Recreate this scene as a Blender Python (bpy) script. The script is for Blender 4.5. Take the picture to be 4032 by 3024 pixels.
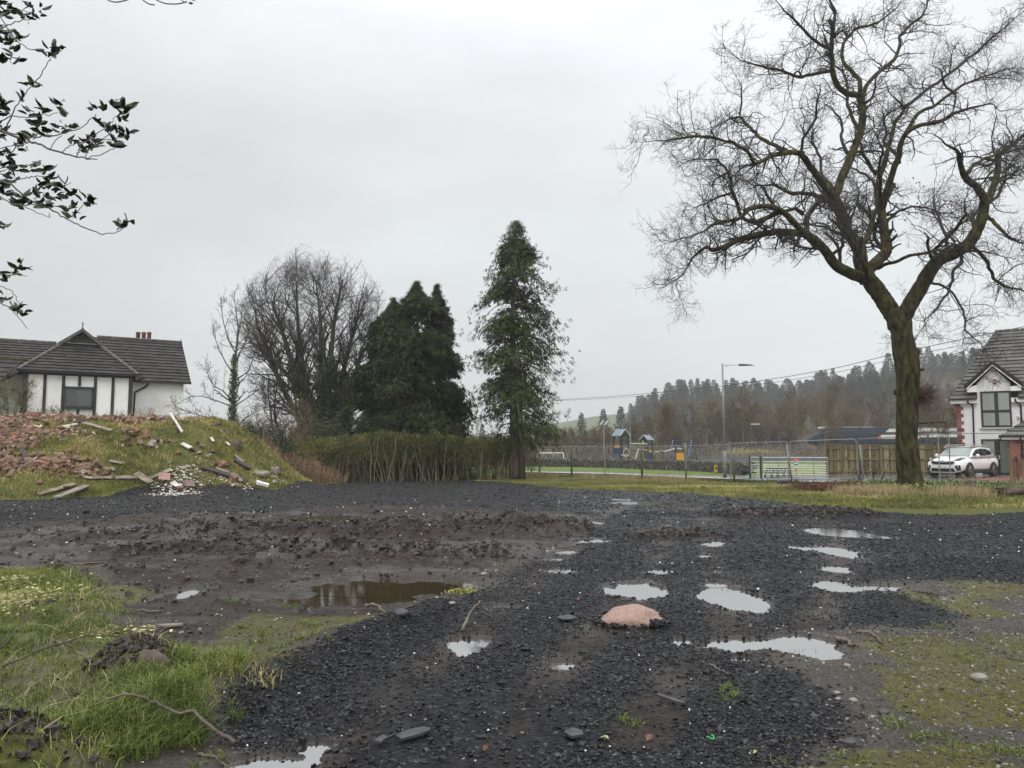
import bpy, math, random
import numpy as np
from mathutils import Vector, Matrix
S = bpy.context.scene
C = S.collection
for o in list(bpy.data.objects): bpy.data.objects.remove(o, do_unlink=True)
R = math.radians
# ------------------------------------------------------------------ camera
CAMZ = 1.6
FPX = 3030.0
PITCH = math.atan((1768-1512)/FPX)
cd = bpy.data.cameras.new('camera'); cam = bpy.data.objects.new('camera', cd); C.objects.link(cam)
cd.sensor_width = 36.0; cd.lens = FPX/4032*36.0
cd.clip_start = 0.05; cd.clip_end = 20000
cam.location = (0, 0, CAMZ); cam.rotation_euler = (math.pi/2+PITCH, 0, 0)
S.camera = cam
S.render.resolution_x = 1024; S.render.resolution_y = 768
# ------------------------------------------------------------------ world, sun, exposure
W = bpy.data.worlds.new('World'); S.world = W; W.use_nodes = True
nt = W.node_tree; nt.nodes.clear()
N = nt.nodes.new; L = nt.links.new
out = N('ShaderNodeOutputWorld'); bg = N('ShaderNodeBackground'); bg2 = N('ShaderNodeBackground'); add = N('ShaderNodeAddShader')
sky = N('ShaderNodeTexSky'); sky.sky_type = 'NISHITA'; sky.sun_disc = False
SUN_EL, SUN_ROT = R(38), R(205)
sky.sun_elevation = SUN_EL; sky.sun_rotation = SUN_ROT; sky.dust_density = 3
L(sky.outputs[0], bg.inputs[0]); bg.inputs[1].default_value = 0.012     # only what the cloud deck lets through
tc = N('ShaderNodeTexCoord'); sep = N('ShaderNodeSeparateXYZ'); L(tc.outputs['Generated'], sep.inputs[0])
cr = N('ShaderNodeValToRGB'); L(sep.outputs[2], cr.inputs[0])           # overcast deck: brighter overhead than at the horizon
e = cr.color_ramp.elements
e[0].position = 0.0; e[0].color = (.74,.77,.765,1); e[1].position = 1.0; e[1].color = (1,1,1,1)
for p, c in ((.12,(.70,.725,.725,1)), (.3,(.74,.765,.775,1)), (.48,(.86,.88,.90,1)), (.62,(.95,.965,.98,1))):
    k = e.new(p); k.color = c
mp = N('ShaderNodeMapping'); mp.inputs['Scale'].default_value = (1.2,1.2,3.2); L(tc.outputs['Generated'], mp.inputs[0])
nz = N('ShaderNodeTexNoise'); nz.inputs['Scale'].default_value = 1.7; nz.inputs['Detail'].default_value = 5; nz.inputs['Roughness'].default_value = .5
L(mp.outputs[0], nz.inputs[0])
mr = N('ShaderNodeMapRange'); mr.inputs[1].default_value = .3; mr.inputs[2].default_value = .7; mr.inputs[3].default_value = .93; mr.inputs[4].default_value = 1.19
L(nz.outputs[0], mr.inputs[0])
mr3 = N('ShaderNodeMapRange'); mr3.inputs[1].default_value = -.6; mr3.inputs[2].default_value = .5; mr3.inputs[3].default_value = .86; mr3.inputs[4].default_value = 1.08
L(sep.outputs[0], mr3.inputs[0])
m0 = N('ShaderNodeMath'); m0.operation = 'MULTIPLY'; L(mr.outputs[0], m0.inputs[0]); L(mr3.outputs[0], m0.inputs[1])
vm = N('ShaderNodeVectorMath'); vm.operation = 'SCALE'; L(cr.outputs[0], vm.inputs[0]); L(m0.outputs[0], vm.inputs[3])
mr2 = N('ShaderNodeMapRange'); mr2.inputs[1].default_value = .5; mr2.inputs[2].default_value = .95; mr2.inputs[3].default_value = 1.0; mr2.inputs[4].default_value = 2.6
L(sep.outputs[2], mr2.inputs[0]); L(mr2.outputs[0], bg2.inputs[1])
L(vm.outputs[0], bg2.inputs[0]); L(bg.outputs[0], add.inputs[0]); L(bg2.outputs[0], add.inputs[1]); L(add.outputs[0], out.inputs[0])
sd = bpy.data.lights.new('sun','SUN'); sd.energy = 1.3; sd.angle = R(25); sd.color = (1,.97,.93)
so = bpy.data.objects.new('sun', sd); C.objects.link(so)
sdir = Vector((math.sin(SUN_ROT)*math.cos(SUN_EL), math.cos(SUN_ROT)*math.cos(SUN_EL), math.sin(SUN_EL)))
so.rotation_euler = sdir.to_track_quat('Z','Y').to_euler()
S.view_settings.view_transform = 'Standard'; S.view_settings.look = 'None'
S.view_settings.exposure = 0.0; S.view_settings.gamma = 1.0
S.render.engine = 'CYCLES'
S.cycles.max_bounces = 8; S.cycles.transparent_max_bounces = 16
# ------------------------------------------------------------------ pixel <-> world
def ray(u, v):
    x = (u-2016)/FPX; up = (1512-v)/FPX
    return np.array([x, math.cos(PITCH)-up*math.sin(PITCH), math.sin(PITCH)+up*math.cos(PITCH)])
def P(u, v, Y):
    d = ray(u, v); t = Y/d[1]
    return np.array([0,0,CAMZ])+d*t
def hitz(u, v, z):
    d = ray(u, v); t = (z-CAMZ)/d[2]
    return np.array([0,0,CAMZ])+d*t
def hitp(u, v, p0, n):
    d = ray(u, v); o = np.array([0,0,CAMZ]); n = np.asarray(n, float)
    t = np.dot(np.asarray(p0)-o, n)/np.dot(d, n)
    return o+d*t
# ------------------------------------------------------------------ noise
_rs = np.random.RandomState(7)
_T = _rs.rand(512, 512)
def vnoise(x, y, s=0):
    x = np.asarray(x, float)+s*17.31; y = np.asarray(y, float)+s*9.17
    xi = np.floor(x).astype(int); yi = np.floor(y).astype(int)
    fx = x-xi; fy = y-yi; fx = fx*fx*(3-2*fx); fy = fy*fy*(3-2*fy)
    a = _T[xi & 511, yi & 511]; b = _T[(xi+1) & 511, yi & 511]; c = _T[xi & 511, (yi+1) & 511]; d = _T[(xi+1) & 511, (yi+1) & 511]
    return ((a*(1-fx)+b*fx)*(1-fy)+(c*(1-fx)+d*fx)*fy)*2-1
def fbm(x, y, s=0, o=4):
    r = 0; a = 1.0; t = 0
    for i in range(o):
        r = r+a*vnoise(x*2**i, y*2**i, s+i*3); t += a; a *= .5
    return r/t
def sm(x, a, b):
    t = np.clip((np.asarray(x, float)-a)/(b-a), 0, 1); return t*t*(3-2*t)
# ------------------------------------------------------------------ mesh builder
class MB:
    def __init__(s): s.v = []; s.q = []; s.t = []; s.ng = []; s.n = 0; s.qm = []; s.tm = []; s.tint = []; s.m = 0
    def add(s, v, q=None, t=None, tint=None):
        v = np.asarray(v, float).reshape(-1,3)
        if q is not None and len(q): q = np.asarray(q, int).reshape(-1,4); s.q.append(q+s.n); s.qm.append(np.full(len(q), s.m))
        if t is not None and len(t): t = np.asarray(t, int).reshape(-1,3); s.t.append(t+s.n); s.tm.append(np.full(len(t), s.m))
        s.v.append(v)
        if tint is None: tint = .5
        s.tint.append(np.broadcast_to(np.asarray(tint, float), (len(v),)))
        s.n += len(v); return s
    def box(s, c, d, rz=0, rot=None, tint=None, taper=1.0):
        """c centre, d full size"""
        d = np.asarray(d)/2.0
        v = np.array([[x,y,z] for z in (-1,1) for y in (-1,1) for x in (-1,1)], float)
        v[4:,:2] *= taper
        v = v*d
        if rot is not None: v = v@np.asarray(rot).T
        elif rz: c_, s_ = math.cos(rz), math.sin(rz); v = v@np.array([[c_,-s_,0],[s_,c_,0],[0,0,1]]).T
        return s.add(v+np.asarray(c), q=[[0,2,3,1],[4,5,7,6],[0,1,5,4],[2,6,7,3],[0,4,6,2],[1,3,7,5]], tint=tint)
    def hexa(s, a, b, tint=None):
        """a, b: 4 points each (loops), joined"""
        v = np.vstack([a, b])
        return s.add(v, q=[[3,2,1,0],[4,5,6,7],[0,1,5,4],[1,2,6,5],[2,3,7,6],[3,0,4,7]], tint=tint)
    def prism(s, poly, d, tint=None):
        """poly: Nx3 planar loop (counter-clockwise seen from +d), extruded by vector d"""
        p = np.asarray(poly, float); n = len(p); d = np.asarray(d, float)
        s.add(np.vstack([p, p+d]), q=[[i, (i+1)%n, n+(i+1)%n, n+i] for i in range(n)], tint=tint)
        b = s.n-2*n
        s.ng.append((list(range(b+n, b+2*n)), s.m)); s.ng.append((list(range(b+n-1, b-1, -1)), s.m)); return s
    def ngon(s, poly, tint=None):
        p = np.asarray(poly, float); s.add(p, tint=tint); b = s.n-len(p); s.ng.append((list(range(b, b+len(p))), s.m)); return s
    def quad(s, a, b, c, d, tint=None): return s.add([a,b,c,d], q=[[0,1,2,3]], tint=tint)
    def bar(s, a, b, w, h=None, up=(0,0,1), tint=None):
        a = np.asarray(a, float); b = np.asarray(b, float); h = h or w
        d = b-a; l = np.linalg.norm(d); d = d/l; up = np.asarray(up, float)
        if abs(np.dot(d, up)) > .98: up = np.array([0,1.,0])
        x = np.cross(d, up); x /= np.linalg.norm(x); y = np.cross(x, d)
        A = [a+x*sx*w/2+y*sy*h/2 for sx, sy in ((-1,-1),(1,-1),(1,1),(-1,1))]
        return s.hexa(A, [p+d*l for p in A], tint=tint)
    def tube(s, pts, r, n=8, cap=True, tint=None, closed=False):
        p = np.asarray(pts, float); m = len(p); r = np.broadcast_to(np.asarray(r, float), (m,))
        t = np.gradient(p, axis=0) if not closed else np.roll(p,-1,0)-np.roll(p,1,0)
        t /= (np.linalg.norm(t, axis=1)[:,None]+1e-12)
        ref = np.array([0,0,1.]) if abs(t[0][2]) < .9 else np.array([1.,0,0])
        xs = []; x = np.cross(t[0], ref); x /= np.linalg.norm(x)
        for i in range(m):
            x = x-t[i]*np.dot(x, t[i]); x /= (np.linalg.norm(x)+1e-12); xs.append(x)
        xs = np.array(xs); ys = np.cross(t, xs)
        a = np.arange(n)*2*math.pi/n
        v = p[:,None,:]+r[:,None,None]*(xs[:,None,:]*np.cos(a)[None,:,None]+ys[:,None,:]*np.sin(a)[None,:,None])
        q = []
        M = m if closed else m-1
        for i in range(M):
            j = (i+1)%m
            for k in range(n): q.append([i*n+k, i*n+(k+1)%n, j*n+(k+1)%n, j*n+k])
        s.add(v.reshape(-1,3), q=q, tint=tint)
        if cap and not closed:
            b = s.n-m*n
            s.ng.append((list(range(b+n-1, b-1, -1)), s.m)); s.ng.append((list(range(b+(m-1)*n, b+m*n)), s.m))
        return s
    def lathe(s, prof, c, axis=(0,0,1), n=20, tint=None):
        """prof: (r, h) list"""
        ax = np.asarray(axis, float); ax /= np.linalg.norm(ax)
        ref = np.array([1.,0,0]) if abs(ax[0]) < .9 else np.array([0,1.,0])
        x = np.cross(ax, ref); x /= np.linalg.norm(x); y = np.cross(ax, x)
        a = np.arange(n)*2*math.pi/n; ring = x[None]*np.cos(a)[:,None]+y[None]*np.sin(a)[:,None]
        v = np.vstack([np.asarray(c)+ring*max(r,1e-4)+ax*h for r, h in prof])
        m = len(prof); q = [[i*n+k, i*n+(k+1)%n, (i+1)*n+(k+1)%n, (i+1)*n+k] for i in range(m-1) for k in range(n)]
        return s.add(v, q=q, tint=tint)
    def build(s, name, mats, parent=None, origin=None, smooth=False, link=True):
        me = bpy.data.meshes.new(name)
        V = np.vstack(s.v)
        off = np.zeros(3)
        if parent is not None:
            p = parent
            while p is not None: off = off+np.array(p.location); p = p.parent
        elif origin is not None: off = np.asarray(origin, float)
        V = V-off
        idx = []; tot = []; mi = []
        if s.q: q = np.vstack(s.q); idx.append(q.ravel()); tot.append(np.full(len(q),4)); mi.append(np.concatenate(s.qm))
        if s.t: t = np.vstack(s.t); idx.append(t.ravel()); tot.append(np.full(len(t),3)); mi.append(np.concatenate(s.tm))
        for g, m in s.ng: idx.append(np.array(g)); tot.append(np.array([len(g)])); mi.append(np.array([m]))
        idx = np.concatenate(idx); tot = np.concatenate(tot); mi = np.concatenate(mi)
        st = np.concatenate([[0], np.cumsum(tot)[:-1]])
        me.vertices.add(len(V)); me.vertices.foreach_set('co', V.astype(np.float32).ravel())
        me.loops.add(len(idx)); me.loops.foreach_set('vertex_index', idx.astype(np.int32))
        me.polygons.add(len(tot)); me.polygons.foreach_set('loop_start', st.astype(np.int32))
        me.polygons.foreach_set('material_index', mi.astype(np.int32))
        if smooth: me.polygons.foreach_set('use_smooth', np.ones(len(tot), bool))
        at = me.attributes.new('tint', 'FLOAT', 'POINT'); at.data.foreach_set('value', np.concatenate(s.tint).astype(np.float32))
        me.update(calc_edges=True); me.validate()
        if not smooth: me.shade_flat()
        for m in (mats if isinstance(mats, (list, tuple)) else [mats]): me.materials.append(m)
        o = bpy.data.objects.new(name, me)
        if parent is not None: o.parent = parent
        elif origin is not None: o.location = origin
        if link: C.objects.link(o)
        return o
def tag(o, label=None, cat=None, group=None, kind=None):
    if label: o['label'] = label
    if cat: o['category'] = cat
    if group: o['group'] = group
    if kind: o['kind'] = kind
    return o
def thing(name, label, cat, loc, group=None):
    o = bpy.data.objects.new(name, None); C.objects.link(o); o.location = tuple(float(a) for a in loc); o.empty_display_size = .2
    return tag(o, label, cat, group)
def kids(o): return [c for c in KID.get(o.name, [])]
def dup(o, loc=None, rz=None, sc=None, label=None, parent=None):
    c = o.copy(); C.objects.link(c)
    if parent is not None: c.parent = parent
    if loc is not None: c.location = tuple(float(a) for a in loc)
    if rz is not None: c.rotation_euler = (0,0,rz) if not isinstance(rz, (tuple,list)) else rz
    if sc is not None: c.scale = (sc,)*3 if not isinstance(sc, (tuple,list)) else sc
    if label: c['label'] = label
    for ch in list(o.children): dup(ch, parent=c)
    return c
# ------------------------------------------------------------------ materials
def pm(name, c1, c2=None, scale=5, rough=.7, bump=0, bscale=30, metal=0, tint=False, detail=5, c3=None, spec=.5, coords='Object', stretch=(1,1,1), ramp=(.35,.65), trans=0, coat=0, dist=.02, sub=0, rvar=0):
    m = bpy.data.materials.new(name); m.use_nodes = True; n = m.node_tree; b = n.nodes['Principled BSDF']
    b.inputs['Roughness'].default_value = rough; b.inputs['Metallic'].default_value = metal
    b.inputs['Specular IOR Level'].default_value = spec
    b.inputs['Coat Weight'].default_value = coat
    if trans: b.inputs['Transmission Weight'].default_value = trans
    if c2 is None and not tint: b.inputs['Base Color'].default_value = (*c1, 1)
    tcn = n.nodes.new('ShaderNodeTexCoord'); mpn = n.nodes.new('ShaderNodeMapping'); mpn.inputs['Scale'].default_value = stretch
    n.links.new(tcn.outputs[coords], mpn.inputs[0])
    if c2 is not None:
        nzn = n.nodes.new('ShaderNodeTexNoise'); nzn.inputs['Scale'].default_value = scale; nzn.inputs['Detail'].default_value = detail
        n.links.new(mpn.outputs[0], nzn.inputs[0])
        rp = n.nodes.new('ShaderNodeValToRGB'); el = rp.color_ramp.elements
        el[0].position = ramp[0]; el[1].position = ramp[1]; el[0].color = (*c1,1); el[1].color = (*c2,1)
        if c3 is not None: k = el.new(min(.99, ramp[1]+.12)); k.color = (*c3,1)
        src = nzn.outputs[0]
        if tint:
            a = n.nodes.new('ShaderNodeAttribute'); a.attribute_name = 'tint'
            mx = n.nodes.new('ShaderNodeMath'); mx.operation = 'MULTIPLY_ADD'; mx.inputs[1].default_value = float(tint) if tint is not True else .8
            sb = n.nodes.new('ShaderNodeMath'); sb.operation = 'SUBTRACT'; sb.inputs[1].default_value = .5
            n.links.new(a.outputs['Fac'], sb.inputs[0]); n.links.new(sb.outputs[0], mx.inputs[0]); n.links.new(src, mx.inputs[2]); src = mx.outputs[0]
        n.links.new(src, rp.inputs[0]); n.links.new(rp.outputs[0], b.inputs['Base Color'])
        if rvar:
            rr = n.nodes.new('ShaderNodeMapRange'); rr.inputs[1].default_value = .3; rr.inputs[2].default_value = .7
            rr.inputs[3].default_value = max(0,rough-rvar); rr.inputs[4].default_value = min(1,rough+rvar)
            n.links.new(nzn.outputs[0], rr.inputs[0]); n.links.new(rr.outputs[0], b.inputs['Roughness'])
    if bump:
        nb = n.nodes.new('ShaderNodeTexNoise'); nb.inputs['Scale'].default_value = bscale; nb.inputs['Detail'].default_value = 4
        n.links.new(mpn.outputs[0], nb.inputs[0])
        bp = n.nodes.new('ShaderNodeBump'); bp.inputs['Strength'].default_value = bump; bp.inputs['Distance'].default_value = dist
        n.links.new(nb.outputs[0], bp.inputs['Height']); n.links.new(bp.outputs[0], b.inputs['Normal'])
    return m
rng = np.random.RandomState(11); random.seed(5)
# ------------------------------------------------------------------ terrain
def Hbase(x, y):
    x = np.asarray(x, float); y = np.asarray(y, float)
    t = sm(x-(y-30)*.15, 11, 18)
    z = sm(y, 27, 50)*(-.28*(1-t)+.07*t)
    z = z+.16*np.exp(-((x-15)/7)**2-((y-30.5)/2.6)**2)
    yb = np.interp(x, [-40,-16,-12.2,-9.5,-8], [21.5,24.6,27.2,29.5,32])
    yb = yb+.25*np.sin(x*1.3)
    fr = np.clip((y-yb)/(33.8-yb+1e-3), 0, 1)
    mh = 2.98*np.sin(fr*math.pi/2)**1.15*sm(-x-.5*np.maximum(y-35,0), 8.2, 13.4)*(1-sm(y, 58, 75))
    mh = mh*(1+.05*fbm(x*.5, y*.5, 3))+np.where(mh > .1, (.16*fbm(x*.8, y*.8, 5, 4)+.10*fbm(x*2.2, y*2.2, 6, 3))*np.minimum(mh,1)*(1-.5*sm(y,33,36)), 0)
    return z+mh
def castH(u, v, H=Hbase, far=400):
    d = ray(u, v); t = np.geomspace(2.5, far, 1500)
    p = np.array([0,0,CAMZ])+d[None]*t[:,None]
    k = p[:,2]-H(p[:,0], p[:,1]); i = np.argmax(k < 0)
    if not (k < 0).any(): return p[-1]
    if i == 0: return p[0]
    a, b = k[i-1], k[i]; s = a/(a-b); return p[i-1]*(1-s)+p[i]*s
def G(u, v): return castH(u, v)
def plan(pts): return np.array([G(u, v)[:2] for u, v in pts])
def sdist(x, y, poly):
    """signed distance, positive inside"""
    x = np.asarray(x, float); y = np.asarray(y, float)
    best = np.full(x.shape, 1e9); ins = np.zeros(x.shape, bool); n = len(poly)
    for i in range(n):
        ax, ay = poly[i]; bx, by = poly[(i+1)%n]; ex, ey = bx-ax, by-ay
        t = np.clip(((x-ax)*ex+(y-ay)*ey)/(ex*ex+ey*ey+1e-9), 0, 1)
        best = np.minimum(best, np.hypot(x-ax-t*ex, y-ay-t*ey))
        c = ((ay > y) != (by > y))
        with np.errstate(divide='ignore', invalid='ignore'): xi = (bx-ax)*(y-ay)/(by-ay+1e-12)+ax
        ins ^= c & (x < xi)
    return np.where(ins, best, -best)
far_edge = [(0,1968),(173,1966),(547,1916),(760,1914),(1094,1930),(1167,1900),(1422,1889),(1750,1883),(2005,1900),(2260,1927),(2698,1940),(3008,1969),(3281,2002),(3463,2020),(3828,2027),(4032,2014)]
FE = plan(far_edge)
FE = np.vstack([[-60, FE[0][1]+2], [-30, FE[0][1]+1], FE, [26, FE[-1][1]+.5], [60, FE[-1][1]+2]])
SITE = np.vstack([FE, [60,-30],[-60,-30]])
MUD = plan([(-900,2040),(-300,2040),(0,2075),(500,2030),(1100,2015),(1400,1995),(1700,1998),(2200,2018),(2285,2050),(2250,2130),(2100,2235),(1900,2330),(1750,2400),(1500,2480),(1300,2540),(1100,2640),(950,2720),(830,2810),(860,2880),(960,3000),(500,3200),(-600,3000),(-1200,2300)])
MOSSL = plan([(-300,2290),(300,2270),(600,2330),(900,2400),(1150,2440),(1400,2430),(1720,2400),(1500,2470),(1300,2535),(1100,2635),(950,2715),(800,2830),(300,2900),(-300,2700)])
GRASSL = plan([(-1500,2200),(0,2240),(200,2265),(330,2330),(400,2420),(480,2500),(640,2570),(900,2660),(940,2700),(900,2740),(790,2800),(740,2860),(560,2960),(400,3100),(-300,3400),(-1500,3000)])
MOSSR = plan([(12000,2230),(5200,2270),(4032,2302),(3800,2285),(3600,2283),(3480,2292),(3560,2330),(3700,2375),(3800,2425),(3700,2470),(3400,2455),(3150,2470),(3120,2560),(2960,2590),(3100,2650),(3190,2710),(3280,2790),(3280,2860),(3180,2920),(3020,3060),(2900,3300),(12000,3300)])
PUD = []
for row in [(2500,2316,105,30),(2587,2245,35,8),(2879,2352,105,43),(2800,2295,45,7),(2796,2138,45,10),(2771,2187,25,5),(2834,2228,16,3),(3296,2097,80,13),(3474,2116,65,5),(3163,2157,38,7),(3309,2173,60,23),
    (3499,2186,42,10),(3296,2237,55,13),(3290,2302,80,21),(3468,2308,95,13),(3670,2331,45,22),(2885,2528,115,24),(3151,2534,145,42),(2910,2583,35,11),(2670,2515,42,14),
    (1585,2299,330,29),(1838,2306,105,18),(1363,2350,230,30),(2313,2128,58,8),(2230,2173,32,7),(2211,2242,45,10),(2313,2062,45,5),(1838,2530,75,33),(2211,2610,55,20),(683,2339,80,25),
    (1076,2990,150,40),(1240,2925,62,34),(683,2078,60,6),(950,2094,90,6),(785,2052,50,5),(1260,2040,110,9),(2450,1968,28,3),(2500,1981,65,4),(2655,1987,85,4),(2690,2004,60,4),(1950,2385,90,12),(2180,2200,40,6),(1080,2352,150,13),(1330,2062,90,6),(560,2105,70,6),(1150,2080,60,6)]:
    u, v, a, b = row; c = hitz(u, v, 0); Y = c[1]; PUD.append((c[0], Y, a*Y/FPX*1.06, b*Y*Y/(FPX*CAMZ)*1.06))
WZ = -.030
BERM = plan([(800,2830),(950,2735),(1100,2650),(1300,2550),(1540,2480),(1750,2410)])
def dline(x, y, ln):
    b = np.full(np.shape(x), 1e9)
    for i in range(len(ln)-1):
        ax, ay = ln[i]; ex, ey = ln[i+1]-ln[i]; t = np.clip(((x-ax)*ex+(y-ay)*ey)/(ex*ex+ey*ey+1e-9), 0, 1)
        b = np.minimum(b, np.hypot(x-ax-t*ex, y-ay-t*ey))
    return b
TRK = [plan(t) for t in ([(1200,3080),(1500,2760),(1838,2530),(1990,2380),(2180,2220),(2280,2120),(2320,2050),(2500,1985),(2720,1988)],[(1900,3080),(2060,2800),(2211,2610),(2400,2430),(2560,2250),(2620,2120),(2640,2040)],[(3400,2700),(3151,2534),(3230,2400),(3290,2302),(3309,2173),(3296,2097),(3200,2040)],[(2500,2900),(2700,2620),(2885,2528),(2879,2352),(2800,2200),(2796,2130),(2760,2040)])]
def trackf(x, y):
    t = np.zeros(np.shape(x))
    for ln in TRK: t = np.maximum(t, np.exp(-(dline(x, y, ln)/.30)**2))
    return t*(.55+.45*sm(fbm(x*1.2, y*1.2, 45, 3), -.4, .3))
def masks(x, y):
    w = .35*fbm(x*.8, y*.8, 21, 4)*np.clip(y/12, .3, 2)
    d = np.clip(y/15, .35, 2)
    site = sm(sdist(x, y, SITE)+w*.5, -.1, .15)
    mud = sm(sdist(x, y, MUD)+w*1.3, -.25*d, .25*d)*site
    patchr = sm(fbm(x*1.3, y*1.3, 33, 5)+.45*sm(x/(y+.1), .40, .56)-.30, -.28, .18); ml = sm(sdist(x, y, MOSSL)+w, -.5, .4); mrr = sm(sdist(x, y, MOSSR)+w, -.3, .3)
    patch = sm(fbm(x*.9, y*.9, 31, 5), -.42, .12)
    gl = sm(sdist(x, y, GRASSL)+w, -.3, .3)
    return dict(site=site, mud=mud, ml=ml*patch, mr=mrr, mrp=mrr*patchr, gl=gl)
def WZI(cy): return WZ+.034*float(sm(cy, 7.5, 17))
def pudf(x, y, lev=False):
    r = np.full(np.shape(x), 9.0); lv = np.full(np.shape(x), WZ)
    for cx, cy, a, b in PUD:
        near = (np.abs(x-cx) < a*2.5) & (np.abs(y-cy) < b*2.5)
        if not near.any(): continue
        xx, yy = x[near], y[near]
        q = np.hypot((xx-cx)/a, (yy-cy)/b)+.42*fbm((xx-cx)/a*1.7+cx, (yy-cy)/b*1.7, 41, 4)+.38*fbm(xx*5+cx, yy*3.5, 43, 4)
        up = q < r[near]; tmp = r[near]; tmp[up] = q[up]; r[near] = tmp
        if lev: l_ = lv[near]; l_[up] = WZI(cy); lv[near] = l_
    return (r, lv) if lev else r
def H(x, y, detail=True):
    x = np.asarray(x, float); y = np.asarray(y, float)
    z = Hbase(x, y); m = masks(x, y); near = m['site']
    fl = (1-np.exp(-np.maximum(pudf(x, y)-1, 0)*2.2))                 # calm ground round puddles
    z = z+near*(.03-.016*sm(y,8,14))*fbm(x*.35, y*.5, 51, 3)*fl+near*.010*fbm(x*3, y*3, 53, 3)*(.3+.7*fl)-near*.022*trackf(x, y)*fl*(1-.6*sm(y,10,18))
    mud = m['mud']
    rut = fbm(x*.45, y*1.8, 55, 4)
    lump = np.abs(fbm(x*2.2, y*2.6, 57, 4)); calm = sm(y, 7.5, 9.5)
    z = z+mud*fl*(.07*rut*calm+.12*(lump-.15)*calm*sm(rut, -.35, .3)+.012)
    wy = np.exp(-((y-15.3-.12*x)/1.1)**2)*sm(-x, -2.2, -1.0)*sm(x, -9, -6)
    z = z+wy*(.14+.22*lump)*fl+np.exp(-((y-11.8+.05*x)/.6)**2)*sm(-x, -.8, .8)*sm(x, -7, -5)*(.04+.2*lump)*fl
    wy2 = np.exp(-((y-(18.6+.0*x))/.7)**2)*sm(x, 4.2, 6.2)*sm(-x, -10, -7.8); z = z+wy2*(.13+.22*lump)*fl
    wy3 = np.exp(-((y-13.6-.25*x)/.5)**2)*sm(x, 1.9, 2.6)*sm(-x, -4.2, -3.4); z = z+wy3*(.05+.12*lump)*fl
    z = z+.13*np.exp(-(dline(x, y, BERM)/.28)**2)*(1+.5*fbm(x*3, y*3, 59, 3))
    z = z+.09*np.exp(-((y-11.2)/.9)**2)*sm(x, 4.2, 6.5)*(1+.6*fbm(x, y*2, 60, 3))*fl
    z = z+m['gl']*(.07+.12*fbm(x*1.4, y*1.4, 61, 4))*(y < 15)
    z = z+.26*np.exp(-((x+2.55)/.32)**2-((y-5.35)/.28)**2)+.22*np.exp(-((x+2.55)/.5)**2-((y-3.75)/.35)**2)
    z = z+m['mr']*.008*fbm(x*4, y*4, 63, 3)
    gz = 1-near
    z = z+gz*.05*fbm(x*.9, y*.9, 65, 4)*(y < 60)
    pf, lv = pudf(x, y, True)
    k = 1-sm(pf, .80, 1.12)
    z = z*(1-k)+(lv-.03)*k
    k2 = (1-sm(pf, 1.05, 1.6))*sm(y, 9, 15); z = np.where(pf > 1.05, z*(1-k2)+np.minimum(z, lv+.008)*k2, z)
    return z
rows = np.concatenate([np.linspace(-40, 2, 22)[:-1], np.geomspace(2, 60, 820), np.geomspace(60, 2500, 90)[1:]])
tt = np.linspace(-1.25, 1.25, 1000)
YY, TT = np.meshgrid(rows, tt, indexing='ij')
WW = np.where(YY < 2, 12+np.abs(YY-2)*1.2, np.minimum(YY+10, 12+ (YY-2)*.92))
XX = TT*WW*1.0
ZZ = H(XX, YY)
MK = masks(XX, YY)
g = MB(); nr, nc = XX.shape
ii = (np.arange(nr-1)[:,None]*nc+np.arange(nc-1)[None]).ravel()
g.add(np.stack([XX.ravel(), YY.ravel(), ZZ.ravel()], 1), q=np.stack([ii, ii+1, ii+nc+1, ii+nc], 1))
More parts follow.
